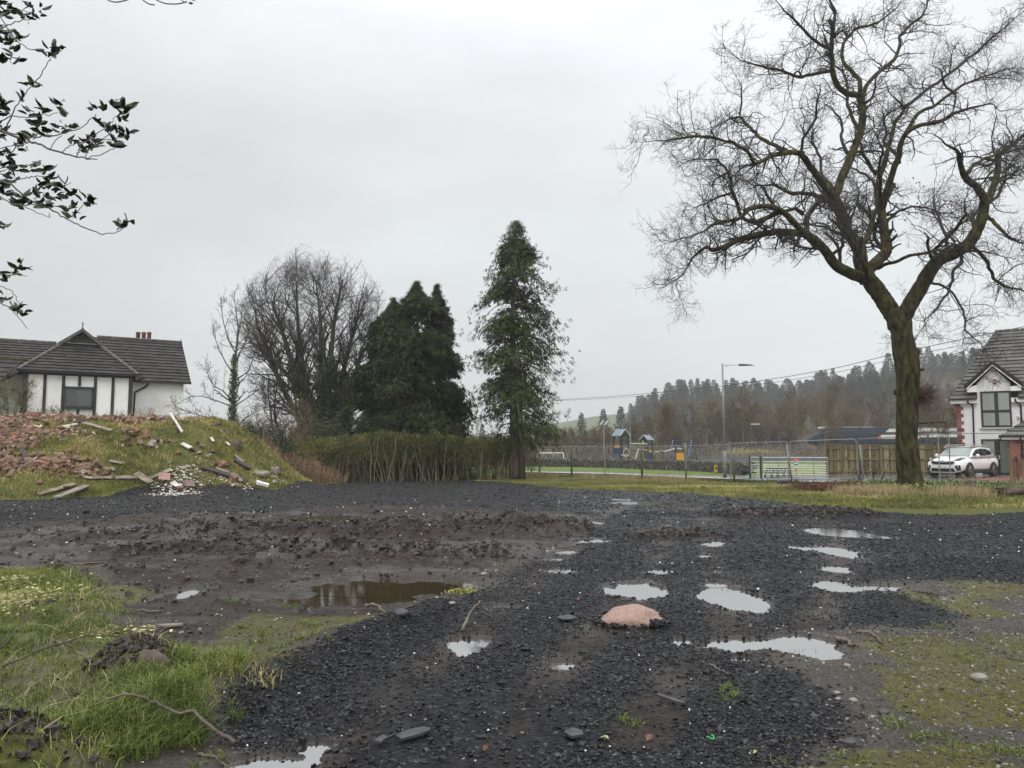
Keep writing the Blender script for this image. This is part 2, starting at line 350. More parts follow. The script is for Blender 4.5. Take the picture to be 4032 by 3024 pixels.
def ground_mat():
    m = bpy.data.materials.new('ground'); m.use_nodes = True; n = m.node_tree; b = n.nodes['Principled BSDF']; N = n.nodes.new; L = n.links.new
    tc = N('ShaderNodeTexCoord'); at = N('ShaderNodeAttribute'); at.attribute_name = 'zone'; sp = N('ShaderNodeSeparateColor'); L(at.outputs['Color'], sp.inputs[0])
    at2 = N('ShaderNodeAttribute'); at2.attribute_name = 'zone2'; sp2 = N('ShaderNodeSeparateColor'); L(at2.outputs['Color'], sp2.inputs[0])
    def noise(s, d=6, r=.6):
        q = N('ShaderNodeTexNoise'); q.inputs['Scale'].default_value = s; q.inputs['Detail'].default_value = d; q.inputs['Roughness'].default_value = r; L(tc.outputs['Object'], q.inputs[0]); return q.outputs[0]
    def ramp(src, *st):
        q = N('ShaderNodeValToRGB'); L(src, q.inputs[0]); el = q.color_ramp.elements
        el[0].position, el[0].color = st[0][0], (*st[0][1],1); el[1].position, el[1].color = st[-1][0], (*st[-1][1],1)
        for p, c in st[1:-1]: k = el.new(p); k.color = (*c,1)
        return q.outputs[0]
    def mix(f, a, c):
        q = N('ShaderNodeMix'); q.data_type = 'RGBA'; L(f, q.inputs[0]); L(a, q.inputs[6]); L(c, q.inputs[7]); return q.outputs[2]
    def edge(mask, nz, w=.5):       # break up the mask edge
        q = N('ShaderNodeMath'); q.operation = 'MULTIPLY_ADD'; L(nz, q.inputs[0]); q.inputs[1].default_value = w; 
        q1 = N('ShaderNodeMath'); q1.operation = 'ADD'; L(mask, q1.inputs[0]); q1.inputs[1].default_value = -w/2; L(q1.outputs[0], q.inputs[2])
        r = N('ShaderNodeMapRange'); r.inputs[1].default_value = .38; r.inputs[2].default_value = .62; L(q.outputs[0], r.inputs[0]); return r.outputs[0]
    n3, n12, n40, n150 = noise(3), noise(12), noise(40), noise(150)
    vo = N('ShaderNodeTexVoronoi'); vo.inputs['Scale'].default_value = 32; L(tc.outputs['Object'], vo.inputs[0])
    vs = N('ShaderNodeSeparateColor'); L(vo.outputs['Color'], vs.inputs[0])
    shale = ramp(vs.outputs[0], (0,(.006,.006,.007)), (.5,(.013,.013,.015)), (.93,(.028,.028,.031)), (1,(.06,.06,.06)))
    mud = ramp(n12, (.25,(.014,.0095,.0075)), (.5,(.036,.026,.021)), (.8,(.075,.060,.050)))
    pale = ramp(n40, (.3,(.045,.038,.031)), (.6,(.090,.080,.069)), (.85,(.16,.145,.13)))
    wetr = None; moss = ramp(n40, (.25,(.040,.036,.016)), (.5,(.10,.096,.026)), (.75,(.18,.165,.05)))
    grass = ramp(n12, (.25,(.05,.06,.016)), (.55,(.12,.125,.032)), (.8,(.20,.175,.065)))
    field = ramp(n3, (.3,(.10,.15,.03)), (.7,(.13,.18,.04)))
    c = mix(edge(sp.outputs[0], n12), shale, mud)
    c = mix(edge(sp2.outputs[1], n12), c, pale)
    c = mix(edge(sp.outputs[1], n40, .9), c, moss)
    c = mix(edge(sp.outputs[2], n12), c, grass)
    c = mix(sp2.outputs[0], c, field)
    L(c, b.inputs['Base Color'])
    wet = N('ShaderNodeMapRange'); wet.inputs[1].default_value = .38; wet.inputs[2].default_value = .62; wet.inputs[3].default_value = .20; wet.inputs[4].default_value = .75; L(n3, wet.inputs[0])
    gr = N('ShaderNodeMath'); gr.operation = 'MAXIMUM'; L(sp.outputs[2], gr.inputs[0]); L(sp2.outputs[0], gr.inputs[1])
    rr = N('ShaderNodeMix'); L(gr.outputs[0], rr.inputs[0]); L(wet.outputs[0], rr.inputs[2]); rr.inputs[3].default_value = .9; aw = N('ShaderNodeAttribute'); aw.attribute_name = 'wet'; rw = N('ShaderNodeMix'); L(aw.outputs['Fac'], rw.inputs[0]); L(rr.outputs[0], rw.inputs[2]); rw.inputs[3].default_value = .10; L(rw.outputs[0], b.inputs['Roughness'])
    dk = N('ShaderNodeMix'); dk.data_type = 'RGBA'; wm = N('ShaderNodeMath'); wm.operation = 'MULTIPLY'; L(aw.outputs['Fac'], wm.inputs[0]); wm.inputs[1].default_value = .8; L(wm.outputs[0], dk.inputs[0]); L(c, dk.inputs[6]); dk.inputs[7].default_value = (.022,.018,.015,1); L(dk.outputs[2], b.inputs['Base Color'])
    b.inputs['Specular IOR Level'].default_value = .22
    hb = N('ShaderNodeMath'); hb.operation = 'MULTIPLY_ADD'; L(n40, hb.inputs[0]); hb.inputs[1].default_value = 1.2; L(n150, hb.inputs[2])
    hv = N('ShaderNodeMath'); hv.operation = 'SUBTRACT'; L(hb.outputs[0], hv.inputs[0]); L(vo.outputs['Distance'], hv.inputs[1])
    bp = N('ShaderNodeBump'); bp.inputs['Strength'].default_value = .9; bp.inputs['Distance'].default_value = .03; wb = N('ShaderNodeMapRange'); wb.inputs[3].default_value = .9; wb.inputs[4].default_value = .12; L(aw.outputs['Fac'], wb.inputs[0]); L(wb.outputs[0], bp.inputs['Strength']); L(hv.outputs[0], bp.inputs['Height']); L(bp.outputs[0], b.inputs['Normal'])
    return m
ground = g.build('ground', ground_mat(), smooth=True); tag(ground, kind='structure')
far_f = sm(YY, 62, 75)
grass_m = np.clip((1-MK['site'])+MK['gl'], 0, 1)
moss_m = np.clip(MK['ml']*.85+MK['mrp']*.8, 0, 1)*MK['site']
TRKM = trackf(XX, YY)*MK['site']*(1-MK['mr']); palem = MK['mr']+MK['mud']*sm(fbm(XX*.5, YY*1.2, 71, 4), .05, .5)*.9*(YY<14)
FJ = np.array([(p[0],p[1]) for p in (P(-2500,1768,62),P(1700,1768,60),P(1850,1768,56),P(2123,1768,54),P(2381,1768,51),P(2526,1768,48.6),P(2700,1768,46),P(2875,1768,42.5),P(3105,1768,39.8),P(3375,1768,38.2),P(3700,1768,32.1),P(4032,1768,31.6),P(6000,1768,31))])
FIELDP = np.vstack([FJ, [400, FJ[-1,1]], [9000, 9000], [-9000, 9000]])
field = sm(sdist(XX, YY, FIELDP)+.3*fbm(XX*.6, YY*.6, 75, 3), -.3, .5)
far_b = sm(YY, 84, 92)*(1-sm(YY, 400, 480)); field = field*(1-far_b); grass_m = grass_m*(1-far_b*.8)
for nm, ch in (('zone', (np.clip(MK['mud']+TRKM*.75+far_b,0,1), moss_m, grass_m)), ('zone2', (field, np.clip(palem,0,1), field))):
    a = ground.data.attributes.new(nm, 'FLOAT_COLOR', 'POINT')
    col = np.stack([*(np.asarray(c_, float).ravel() for c_ in ch), np.ones(XX.size)], 1).astype(np.float32); a.data.foreach_set('color', col.ravel())
pfw = pudf(XX, YY); wv = np.clip(1.15-np.maximum(pfw-.9,0)*1.7, 0, 1)*MK['site']; wv = np.maximum(wv, TRKM*sm(fbm(XX*1.5, YY*1.5, 77, 4), -.1, .35)*.9); wv = np.maximum(wv, MK['mud']*sm(fbm(XX*.6, YY*1.6, 78, 5), -.08, .28)*.85)
a = ground.data.attributes.new('wet', 'FLOAT', 'POINT'); a.data.foreach_set('value', wv.ravel().astype(np.float32))
# water in the puddles
def water_mat(name, c, ior, metal=0):
    m = pm(name, c, rough=.03, spec=.55, bump=.04, bscale=14, dist=.008, metal=metal); m.node_tree.nodes['Principled BSDF'].inputs['IOR'].default_value = ior; return m
M_water = water_mat('rain_water', (.035,.032,.028), 6.5); M_brownwater = water_mat('brown_water', (.034,.024,.013), 1.6)
for i, (cx, cy, a, b_) in enumerate(PUD):
    th = np.linspace(0, 2*math.pi, 48, endpoint=False); w = MB()
    w.add(np.vstack([[cx,cy,WZI(cy)-.0001*i], np.stack([cx+1.3*a*np.cos(th), cy+1.3*b_*np.sin(th), np.full(48, WZI(cy)-.0001*i)], 1)]), t=[[0, 1+k, 1+(k+1)%48] for k in range(48)])
    tag(w.build('puddle', M_brownwater if i in (20,21,22) else M_water, origin=(cx,cy,WZI(cy))), kind='structure')
# ------------------------------------------------------------------ scatter helpers
def hz(x, y): return H(np.asarray(x), np.asarray(y))
BX = np.array([[x,y,z] for z in (-1,1) for y in (-1,1) for x in (-1,1)], float)
BQ = np.array([[0,2,3,1],[4,5,7,6],[0,1,5,4],[2,6,7,3],[0,4,6,2],[1,3,7,5]])
def stones(mb, x, y, z, size, flat=.45, tint=None, seed=1, tilt=.5):
    rs = np.random.RandomState(seed); n = len(x)
    v = BX[None]*(1-.45*rs.rand(n,8,1))*(1+.35*(rs.rand(n,8,3)-.5))
    v[:,4:,:2] *= (.55+.35*rs.rand(n,1,1))
    sc = np.stack([size*(.7+.6*rs.rand(n)), size*(.5+.4*rs.rand(n)), size*flat*(.5+.8*rs.rand(n))], 1)/2
    v = v*sc[:,None]
    a = rs.rand(n)*6.283; tx = (rs.rand(n)-.5)*tilt*2; ca, sa, ct, st = np.cos(a), np.sin(a), np.cos(tx), np.sin(tx)
    X, Y, Z = v[...,0], v[...,1], v[...,2]
    Y, Z = Y*ct[:,None]-Z*st[:,None], Y*st[:,None]+Z*ct[:,None]
    X, Y = X*ca[:,None]-Y*sa[:,None], X*sa[:,None]+Y*ca[:,None]
    v = np.stack([X+x[:,None], Y+y[:,None], Z+z[:,None]+(size*.1)[:,None]], -1).reshape(-1,3)
    q = (BQ[None]+np.arange(n)[:,None,None]*8).reshape(-1,4)
    t = np.repeat(rs.rand(n) if tint is None else tint, 8)
    mb.add(v, q=q, tint=t)
def blades(mb, x, y, z, h, w, lean=.5, seed=1, tint=None, droop=.5):
    rs = np.random.RandomState(seed); n = len(x); a = rs.rand(n)*6.283; b = rs.rand(n)*6.283; l = lean*h*rs.rand(n)*1.4
    dx, dy = np.cos(b)*l, np.sin(b)*l; wx, wy = np.cos(a)*w/2, np.sin(a)*w/2
    hh = h*(1-.35*np.clip(l/h,0,1.2))
    p = np.zeros((n,5,3))
    p[:,0] = np.stack([x-wx, y-wy, z-.01], 1); p[:,1] = np.stack([x+wx, y+wy, z-.01], 1)
    p[:,2] = np.stack([x+dx*.4+wx*.8, y+dy*.4+wy*.8, z+hh*.62], 1); p[:,3] = np.stack([x+dx*.4-wx*.8, y+dy*.4-wy*.8, z+hh*.62], 1)
    p[:,4] = np.stack([x+dx*1.15, y+dy*1.15, z+hh*(1-droop*.3*rs.rand(n))], 1)
    k = np.arange(n)*5
    mb.add(p.reshape(-1,3), q=np.stack([k,k+1,k+2,k+3],1), t=np.stack([k+3,k+2,k+4],1), tint=np.repeat(rs.rand(n) if tint is None else tint, 5))
def samp(n, y0, y1, seed, pw=1.0, wide=1.0):
    """points in the wedge the site fills, denser near the near edge"""
    rs = np.random.RandomState(seed); y = y0+(y1-y0)*rs.rand(n)**pw; x = (rs.rand(n)*2-1)*(y*.78*wide+1.2); return x, y
M_shale = pm('shale_chips', (.006,.006,.007), (.018,.018,.0205), scale=60, rough=.38, tint=1.1, c3=(.055,.057,.06), ramp=(.25,.80), rvar=.12, spec=.22)
M_peb = pm('pebbles', (.045,.038,.032), (.14,.128,.11), scale=30, rough=.5, tint=1.0, c3=(.26,.245,.215), ramp=(.2,.8))
M_clod = pm('mud_clods', (.012,.009,.007), (.045,.034,.028), scale=20, rough=.6, tint=.8, bump=.5, bscale=60)
mb = MB(); k = 0
for n, y0, y1, s0, s1 in ((62000,3.2,6.2,.013,.040),(105000,6,11,.014,.038),(100000,10.5,20,.022,.052),(52000,19,44,.04,.085)):
    k += 1; x, y = samp(n, y0, y1, 100+k); m = masks(x, y); pf = pudf(x, y)
    r = np.random.RandomState(k).rand(n)
    tk_ = trackf(x, y); p = m['site']*(1-np.clip(m['mud']+m['mr'], 0, .985))*(1-m['gl'])*(1-.86*tk_)*(.45+.55*sm(fbm(x*.8, y*.8, 88, 4), -.35, .15))
    keep = (r < p) & (pf > .97+.12*r+.3*sm(y,10,16)); keep |= (pf > .72) & (pf < 1.02) & (r < .22*p) & (y < 13)
    x, y, = x[keep], y[keep]; rs = np.random.RandomState(200+k); sz = s0+(s1-s0)*rs.rand(len(x))**2.4; sz *= 1+.9*(rs.rand(len(x)) < .02)
    stones(mb, x, y, hz(x, y), sz, seed=300+k, flat=.5)
tag(mb.build('shale_gravel', M_shale), kind='stuff', label='loose black slate gravel spread over the site', cat='gravel')
mb = MB(); k = 0
for n, y0, y1, s0, s1, dens in ((34000,3.2,7,.009,.032,.9),(26000,6.5,13,.012,.045,.9),(6000,12,24,.03,.09,.6)):
    k += 1; x, y = samp(n, y0, y1, 400+k); m = masks(x, y); pf = pudf(x, y); r = np.random.RandomState(k+9).rand(n)
    p = np.clip(m['mud']*(.10+.50*sm(fbm(x*.4, y*.8, 91), -.1, .5))+m['mr']*.9+.02, 0, 1)*dens*m['site']*(1-m['gl']); keep = (r < p) & (pf > 1.02)
    x, y = x[keep], y[keep]; rs = np.random.RandomState(500+k); sz = s0+(s1-s0)*rs.rand(len(x))**2.2
    stones(mb, x, y, hz(x, y), sz, seed=600+k, flat=.5, tint=rs.rand(len(x))**1.6)
tag(mb.build('pebbles', M_peb), kind='stuff', label='small pale pebbles strewn through the mud', cat='pebbles')
mb = MB()
x, y = samp(13000, 7.5, 22, 701); m = masks(x, y); lm = np.abs(fbm(x*2.2, y*2.6, 57, 4)); r = np.random.RandomState(8).rand(len(x))
keep = (r < m['mud']*sm(lm, .05, .35)) & (pudf(x, y) > 1.1); x, y = x[keep], y[keep]
stones(mb, x, y, hz(x, y), .025+.085*np.random.RandomState(9).rand(len(x))**2.2, seed=702, flat=.7)
rs = np.random.RandomState(12)
for cx, cy, sx, sy, n in ((-2.55,5.35,.26,.20,420),(-2.5,3.8,.4,.25,420)):
    x = cx+sx*rs.randn(n)*.6; y = cy+sy*rs.randn(n)*.6; stones(mb, x, y, hz(x, y)+.02, .015+.04*rs.rand(n)**1.6, seed=77, flat=.8)
for y0, slope, xa, xb, n, sp in ((15.3,.12,-7.5,1.6,1500,.9),(11.8,-.05,-6,0,700,.5),(18.6,0,4.8,8.6,1100,.6),(13.6,.25,2.1,3.9,400,.4)):
    x = xa+(xb-xa)*rs.rand(n); y = y0+slope*x+sp*rs.randn(n)*.6; kp = pudf(x, y) > 1.1; x, y = x[kp], y[kp]
    stones(mb, x, y, hz(x, y)+.01, .03+.10*rs.rand(len(x))**2, seed=78, flat=.8)
tag(mb.build('mud_clods', M_clod), kind='stuff', label='dark churned clods of wet mud', cat='mud')
# tiny white chips
mb = MB(); x, y = samp(1500, 3.4, 26, 801, pw=1.5); m = masks(x, y); kp = (m['site'] > .5) & (pudf(x, y) > 1.1) & (m['gl'] < .3); x, y = x[kp], y[kp]
rs = np.random.RandomState(3); kp = rs.rand(len(x)) < .42*(1-.7*masks(x,y)['mr']); x, y = x[kp], y[kp]
stones(mb, x, y, hz(x, y)+.012, (.006+.010*rs.rand(len(x)))*np.clip(y/5, 1, 3.2), seed=802)
M_chip = pm('white_chips', (.75,.72,.62), (.85,.84,.80), rough=.5)
tag(mb.build('white_chips', M_chip), kind='stuff', label='scattered tiny white stone chips', cat='stone chips')
# ---- grass
M_grass = pm('grass_fresh', (.065,.10,.014), (.19,.22,.035), scale=1.2, rough=.6, tint=1.0, c3=(.42,.36,.15), ramp=(.2,.82))
M_dry = pm('grass_verge', (.085,.095,.016), (.215,.21,.040), scale=.8, rough=.7, tint=1.0, c3=(.42,.33,.14), ramp=(.2,.8))
bareq = 1
M_moss = pm('moss_tufts', (.07,.072,.014), (.18,.18,.032), scale=2, rough=.75, tint=.8, c3=(.28,.28,.06), ramp=(.2,.82))
M_straw = pm('straw', (.22,.17,.08), (.42,.34,.18), scale=3, rough=.7, tint=.7)
def tufts(mb, cx, cy, per, spread, h, w, seed, lean=.7, tint=None, hvar=.6):
    rs = np.random.RandomState(seed); n = len(cx)
    a = rs.rand(n, per)*6.283; r = spread*np.sqrt(rs.rand(n, per))
    x = (cx[:,None]+r*np.cos(a)).ravel(); y = (cy[:,None]+r*np.sin(a)).ravel()
    hh = (np.asarray(h)*np.ones(n))[:,None]*(1-hvar*rs.rand(n, per))
    t = None if tint is None else np.clip(np.repeat(tint, per)+.25*(rs.rand(n*per)-.5), 0, 1)
    blades(mb, x, y, hz(x, y), hh.ravel(), w*(.6+.8*rs.rand(n*per)), lean=lean, seed=seed+1, tint=t)
mb = MB(); rs = np.random.RandomState(900)
n = 5200; x = -6.5+6.2*rs.rand(n); y = 3.0+8.5*rs.rand(n); m = masks(x, y); kp = rs.rand(n) < m['gl']*.95; x, y = x[kp], y[kp]
hh = .045+.085*sm(fbm(x*1.1, y*1.1, 95), -.3, .5)+.04*rs.rand(len(x))
bare = np.exp(-((x+2.55)/.28)**2-((y-5.35)/.22)**2)+.8*np.exp(-((x+2.5)/.35)**2-((y-3.8)/.2)**2); kp = rs.rand(len(x)) > bare; x, y, hh = x[kp], y[kp], hh[kp]
tufts(mb, x, y, 22, .10, hh, .0055, 901, tint=.9*fbm(x*.8, y*.8, 97)+.48, lean=.95)
# lush green clumps
gx, gy = [], []
for u, v in ((560,2950),(650,2900),(470,2900),(700,2840),(600,2820),(520,2860),(800,2760),(690,2730),(860,2700),(560,2990),(380,2950),(450,2790),(740,2900),(330,2990)):
    c = G(u, v); gx += list(c[0]+.10*rs.randn(16)); gy += list(c[1]+.12*rs.randn(16))
gx, gy = np.array(gx), np.array(gy); tufts(mb, gx, gy, 26, .05, .165, .006, 903, tint=np.full(len(gx), .35), lean=1.0)
tag(mb.build('foreground_grass', M_grass), kind='stuff', label='lush wet grass in the near left corner', cat='grass')
mb = MB(); n = 900; x = -6+6*rs.rand(n); y = 3.2+7*rs.rand(n); m = masks(x, y); kp = rs.rand(n) < m['gl']*.7; x, y = x[kp], y[kp]
tufts(mb, x, y, 5, .05, .20, .005, 905, lean=1.5)
tag(mb.build('dead_grass_stems', M_straw), kind='stuff', label='dead straw-coloured stems among the near grass', cat='dry grass')
mb = MB(); k = 0
for n, y0, y1, per, hh, w in ((12000,3.3,7,11,.026,.003),(12000,6.5,12.5,7,.028,.005)):
    k += 1; x, y = samp(n, y0, y1, 910+k, wide=1.15); m = masks(x, y); p = np.clip(m['ml']*(.55)+m['mrp']*.85, 0, 1)*(1-m['gl'])*sm(fbm(x*2.2, y*2.2, 99), -.5, .2)
    kp = (np.random.RandomState(k+40).rand(n) < p) & (pudf(x, y) > 1.0); x, y = x[kp], y[kp]
    tufts(mb, x, y, per, .045, hh*(.5+1.2*np.random.RandomState(k).rand(len(x))), w, 920+k, tint=.6*fbm(x*2, y*2, 98)+.45, lean=1.3)
tag(mb.build('moss_tufts', M_moss), kind='stuff', label='short mossy grass creeping over the bare ground', cat='moss')
mb = MB(); rs = np.random.RandomState(925); pts = []
for u, v, k in ((60,2400,60),(150,2380,50),(30,2340,60),(120,2430,50),(250,2400,40),(90,2460,40),(20,2440,50),(560,2520,16),(430,2560,20),(520,2570,18)):
    c = G(u, v); pts += [(c[0]+.12*rs.randn(), c[1]+.16*rs.randn()) for _ in range(k)]
pts = np.array(pts); n = len(pts); mb_c = np.stack([pts[:,0], pts[:,1], hz(pts[:,0], pts[:,1])+.03+.09*rs.rand(n)], 1)
a = rs.rand(n)*6.28; d = np.stack([np.cos(a), np.sin(a), -.1+.5*rs.rand(n)], 1); d /= np.linalg.norm(d, axis=1)[:,None]; sd = np.stack([-np.sin(a), np.cos(a), .2*rs.randn(n)], 1); ln = (.035+.035*rs.rand(n))[:,None]
V = np.stack([mb_c, mb_c+d*ln*.5+sd*ln*.28, mb_c+d*ln+[0,0,-.004], mb_c+d*ln*.5-sd*ln*.28], 1).reshape(-1,3); kk = np.arange(n)*4; mb.add(V, q=np.stack([kk,kk+1,kk+2,kk+3],1), tint=np.repeat(rs.rand(n),4))
tag(mb.build('pale_leaf_litter', pm('pale_leaves', (.12,.14,.03), (.34,.34,.11), scale=9, rough=.5, tint=.9, c3=(.50,.47,.25), ramp=(.2,.8))), kind='stuff', label='pale yellow-green cut leaves lying on the left grass', cat='leaves')
# fresh sprigs
mb = MB(); pts = []
for u, v in ((1180,2460),(1230,2470),(1010,2510),(960,2480),(1240,2560),(1000,2540),(1100,2570),(940,2660),(1180,2560),(2855,2750),(2870,2710),(3520,2850),(3660,2890),(3600,2900),(3910,2930),(3990,2960),(3640,2380),(3760,2970),(920,2380),(540,2350),(1140,2390),(3160,2545),(3140,2560),(2470,2810),(3350,2990),(3700,2480),(850,2980),(3820,2600)):
    c = G(u, v); pts += [(c[0]+.05*rs.randn(), c[1]+.06*rs.randn()) for _ in range(5)]
pts = np.array(pts); tufts(mb, pts[:,0], pts[:,1], 13, .035, .06, .005, 930, tint=np.full(len(pts), .42), lean=1.2)
tag(mb.build('grass_sprigs', M_grass), kind='stuff', label='small fresh green sprigs dotted over the ground', cat='grass')
# verge and mound grass
mb = MB(); n = 30000; x = -34+62*rs.rand(n); y = 21+28*rs.rand(n)**1.2; m = masks(x, y)
mound = Hbase(x, y) > .25
kp = (m['site'] < .5) & (~mound) & (y < 48-.3*np.maximum(-x,0)) & (np.abs(x) < y*.75); x, y = x[kp], y[kp]
tufts(mb, x, y, 9, .16, (.13+.10*sm(fbm(x*.7, y*.7, 101), -.2, .5))*(1-.5*sm(y-.25*np.minimum(x,0), 32, 37)), .016, 940, tint=.9*fbm(x*.45, y*.45, 103, 4)+.5, lean=1.1)
tag(mb.build('verge_grass', M_dry), kind='stuff', label='rough yellow-green grass verge beyond the gravel', cat='grass')
mb = MB(); n = 26000; x = -27+19.5*rs.rand(n); y = 22+14.5*rs.rand(n); h0 = Hbase(x, y); m = masks(x, y)
kp = (h0 > .06) & (m['site'] < .6) & (np.abs(x) < y*.75); x, y = x[kp], y[kp]
RUB = [(-19.9,30.4,1.7,1.5),(-18.8,28.8,1.3,.9),(-16.8,26.9,1.7,.75),(-18.9,32.4,1.7,.7),(-16.2,32.4,2.0,.8),(-14.3,29.8,.9,.6),(-17.2,29.5,.9,.5),(-20.5,32.3,1.6,.6),(-16.9,26.9,1.7,.6),(-15.2,27.0,1.0,.5),(-12.3,30.2,.9,.6),(-10.9,29.9,1.0,.45),(-12.5,32.8,.8,.5)]
def rubf(x, y):
    r = np.zeros(np.shape(x))
    for cx, cy, a, b in RUB: r = np.maximum(r, np.exp(-((x-cx)/a)**2-((y-cy)/b)**2))
    return np.clip(r*(1+.8*fbm(x*.9, y*.9, 112, 3))+.40*fbm(x*1.2, y*1.2, 111, 4), 0, 1)
kp = rs.rand(len(x)) > rubf(x, y)*1.25; x, y = x[kp], y[kp]
tufts(mb, x, y, 9, .13, .09+.12*sm(fbm(x*.8, y*.8, 105), -.2, .5), .014, 950, tint=1.25*fbm(x*.6, y*.6, 107, 4)+.50, lean=1.1)
kk = np.random.RandomState(5).rand(len(x)) < .10*(1+2*sm(fbm(x*.5,y*.5,109,3),0,.5)); tufts(mb, x[kk], y[kk], 5, .15, np.full(kk.sum(), .30), .012, 955, tint=np.full(kk.sum(), 1.0), lean=.8)
tag(mb.build('mound_grass', M_dry), kind='stuff', label='grass growing over the rubble mound', cat='grass')
# ------------------------------------------------------------------ building helpers
def tiles(mb, bl, br, tl, tr, n, tw=.33, thick=.05, seed=1, hole=None):
    """roof slope as overlapping tile courses (slot 0 tile face, slot 1 butt edge with its shadow painted in); corners seen from outside"""
    bl, br, tl, tr = map(lambda a: np.asarray(a, float), (bl, br, tl, tr)); rs = np.random.RandomState(seed)
    nn = np.cross(br-bl, tl-bl if np.linalg.norm(tl-bl) > .01 else tr-bl); nn /= np.linalg.norm(nn)
    for i in range(n):
        a, b = i/n, (i+1)/n
        L0, R0 = bl+(tl-bl)*a, br+(tr-br)*a; L1, R1 = bl+(tl-bl)*b, br+(tr-br)*b
        w = np.linalg.norm(R0-L0); k = max(1, int(round(w/tw))); off = .5*(i%2)
        cuts = [0.0]+[c for c in ((np.arange(k+1)+off)/k) if .02 < c < .98]+[1.0]
        for c0, c1 in zip(cuts[:-1], cuts[1:]):
            g = .006/max(w,.1); lift = thick*(1+.12*rs.randn()); c1g = c1-g
            p = [L0+(R0-L0)*c0+nn*lift, L0+(R0-L0)*c1g+nn*lift, L1+(R1-L1)*c1g+nn*.004, L1+(R1-L1)*c0+nn*.004]
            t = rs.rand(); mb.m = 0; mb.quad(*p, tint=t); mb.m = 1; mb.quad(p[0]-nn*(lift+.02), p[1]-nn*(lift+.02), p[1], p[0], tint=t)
    mb.m = 0; mb.ngon([bl-nn*.02, br-nn*.02, tr-nn*.02, tl-nn*.02] if np.linalg.norm(tr-tl) > .01 else [bl-nn*.02, br-nn*.02, tr-nn*.02], tint=.1)
M_tileL = pm('concrete_tile_old', (.024,.020,.019), (.048,.042,.039), scale=2.2, rough=.65, spec=.2, tint=.35, c3=(.085,.08,.06), bump=.4, bscale=40, ramp=(.25,.75))
M_tedge_shade = pm('tile_edge_shade', (.006,.006,.008), rough=.7)  # near-black: the shadow line under each tile course is put into the edge colour
M_tileR = pm('concrete_tile_grey', (.060,.058,.054), (.115,.11,.102), scale=1.5, rough=.6, spec=.25, tint=.3, bump=.3, bscale=40)
M_white = pm('white_render', (.76,.75,.72), (.86,.855,.84), scale=1.2, rough=.8, bump=.35, bscale=60, ramp=(.3,.55), dist=.01)
M_lilac = pm('pale_render', (.72,.70,.72), (.78,.76,.78), scale=3, rough=.85, bump=.5, bscale=70, dist=.01)
M_timber = pm('dark_timber', (.020,.016,.018), (.055,.045,.045), scale=6, rough=.6, stretch=(1,1,.2))
M_anth = pm('anthracite_frame', (.022,.024,.03), rough=.4)
M_black = pm('black_plastic', (.012,.011,.014), rough=.35)
M_whitep = pm('white_plastic', (.72,.71,.69), (.8,.79,.77), scale=3, rough=.4)
M_red = pm('terracotta', (.11,.045,.032), (.19,.08,.055), scale=6, rough=.7)
M_glass = pm('window_glass', (.04,.045,.045), (.075,.08,.08), scale=1.5, rough=.06, spec=.8, ramp=(.4,.6))
M_blind = bpy.data.materials.new('vertical_blind'); M_blind.use_nodes = True
def blind(m):
    n = m.node_tree; b = n.nodes['Principled BSDF']; tc = n.nodes.new('ShaderNodeTexCoord'); at = n.nodes.new('ShaderNodeAttribute'); at.attribute_name = 'tint'
    rp = n.nodes.new('ShaderNodeValToRGB'); rp.color_ramp.elements[0].color = (.20,.22,.21,1); rp.color_ramp.elements[1].color = (.40,.43,.40,1); n.links.new(at.outputs['Fac'], rp.inputs[0]); n.links.new(rp.outputs[0], b.inputs['Base Color'])
    b.inputs['Roughness'].default_value = .5; b.inputs['Coat Weight'].default_value = .6; b.inputs['Coat Roughness'].default_value = .05
blind(M_blind)
M_stoneR = pm('red_sandstone', (.15,.055,.045), (.27,.115,.09), scale=3, rough=.8, bump=.4, bscale=30, tint=.8)
M_moss2 = pm('mossy_tile', (.045,.045,.018), (.12,.11,.03), scale=8, rough=.9, bump=.6, bscale=40)
M_leadgrey = pm('ridge_tile', (.055,.048,.045), (.13,.12,.10), scale=5, rough=.7, bump=.4, bscale=30)
# ------------------------------------------------------------------ half-timbered cottage (left)
aL = R(31.5); DX = np.array([math.cos(aL), math.sin(aL), 0]); DN = np.array([math.sin(aL), -math.cos(aL), 0]); UP = np.array([0,0,1.])   # along wall, outward normal
p0 = P(97, 1642, 40.0)                            # bay front, left bottom
def bay(u, v, off=0): return hitp(u, v, p0+DN*off, DN)
plinth_z = p0[2]
cot = thing('cottage', 'white half-timbered bungalow with dark tiled roof behind the rubble mound', 'house', (p0[0], p0[1], 2.9))
cl = bay(97,1452); crn = bay(515,1470); eave_z = (cl[2]+crn[2])/2; bw = np.dot(crn-p0, DX)
def Lc(x, d, z): return p0*np.array([1,1,0])+DX*x-DN*d+UP*z       # local: along, depth back, height
zb = 2.2; PLZ = plinth_z
REC = 1.5; x1 = bw; mr_ = np.dot(hitp(722,1560,p0-DN*REC,DN)-p0, DX)   # right end of main wall
rdg_d = 5.2
apex = hitp(324,1306,p0-DN*2.3,DN); apx = np.dot(apex-p0, DX); gz = apex[2]
gl_ = hitp(251,1352,p0-DN*2.3,DN); gr_ = hitp(389,1360,p0-DN*2.3,DN); gbz = (gl_[2]+gr_[2])/2; gx0 = np.dot(gl_-p0,DX); gx1 = np.dot(gr_-p0,DX)
rr0 = hitp(359,1323,p0-DN*rdg_d,DN); rr1 = hitp(733,1353,p0-DN*rdg_d,DN); rz = (rr0[2]+rr1[2])/2; rxe = np.dot(rr1-p0,DX)
w = MB()                                         # walls
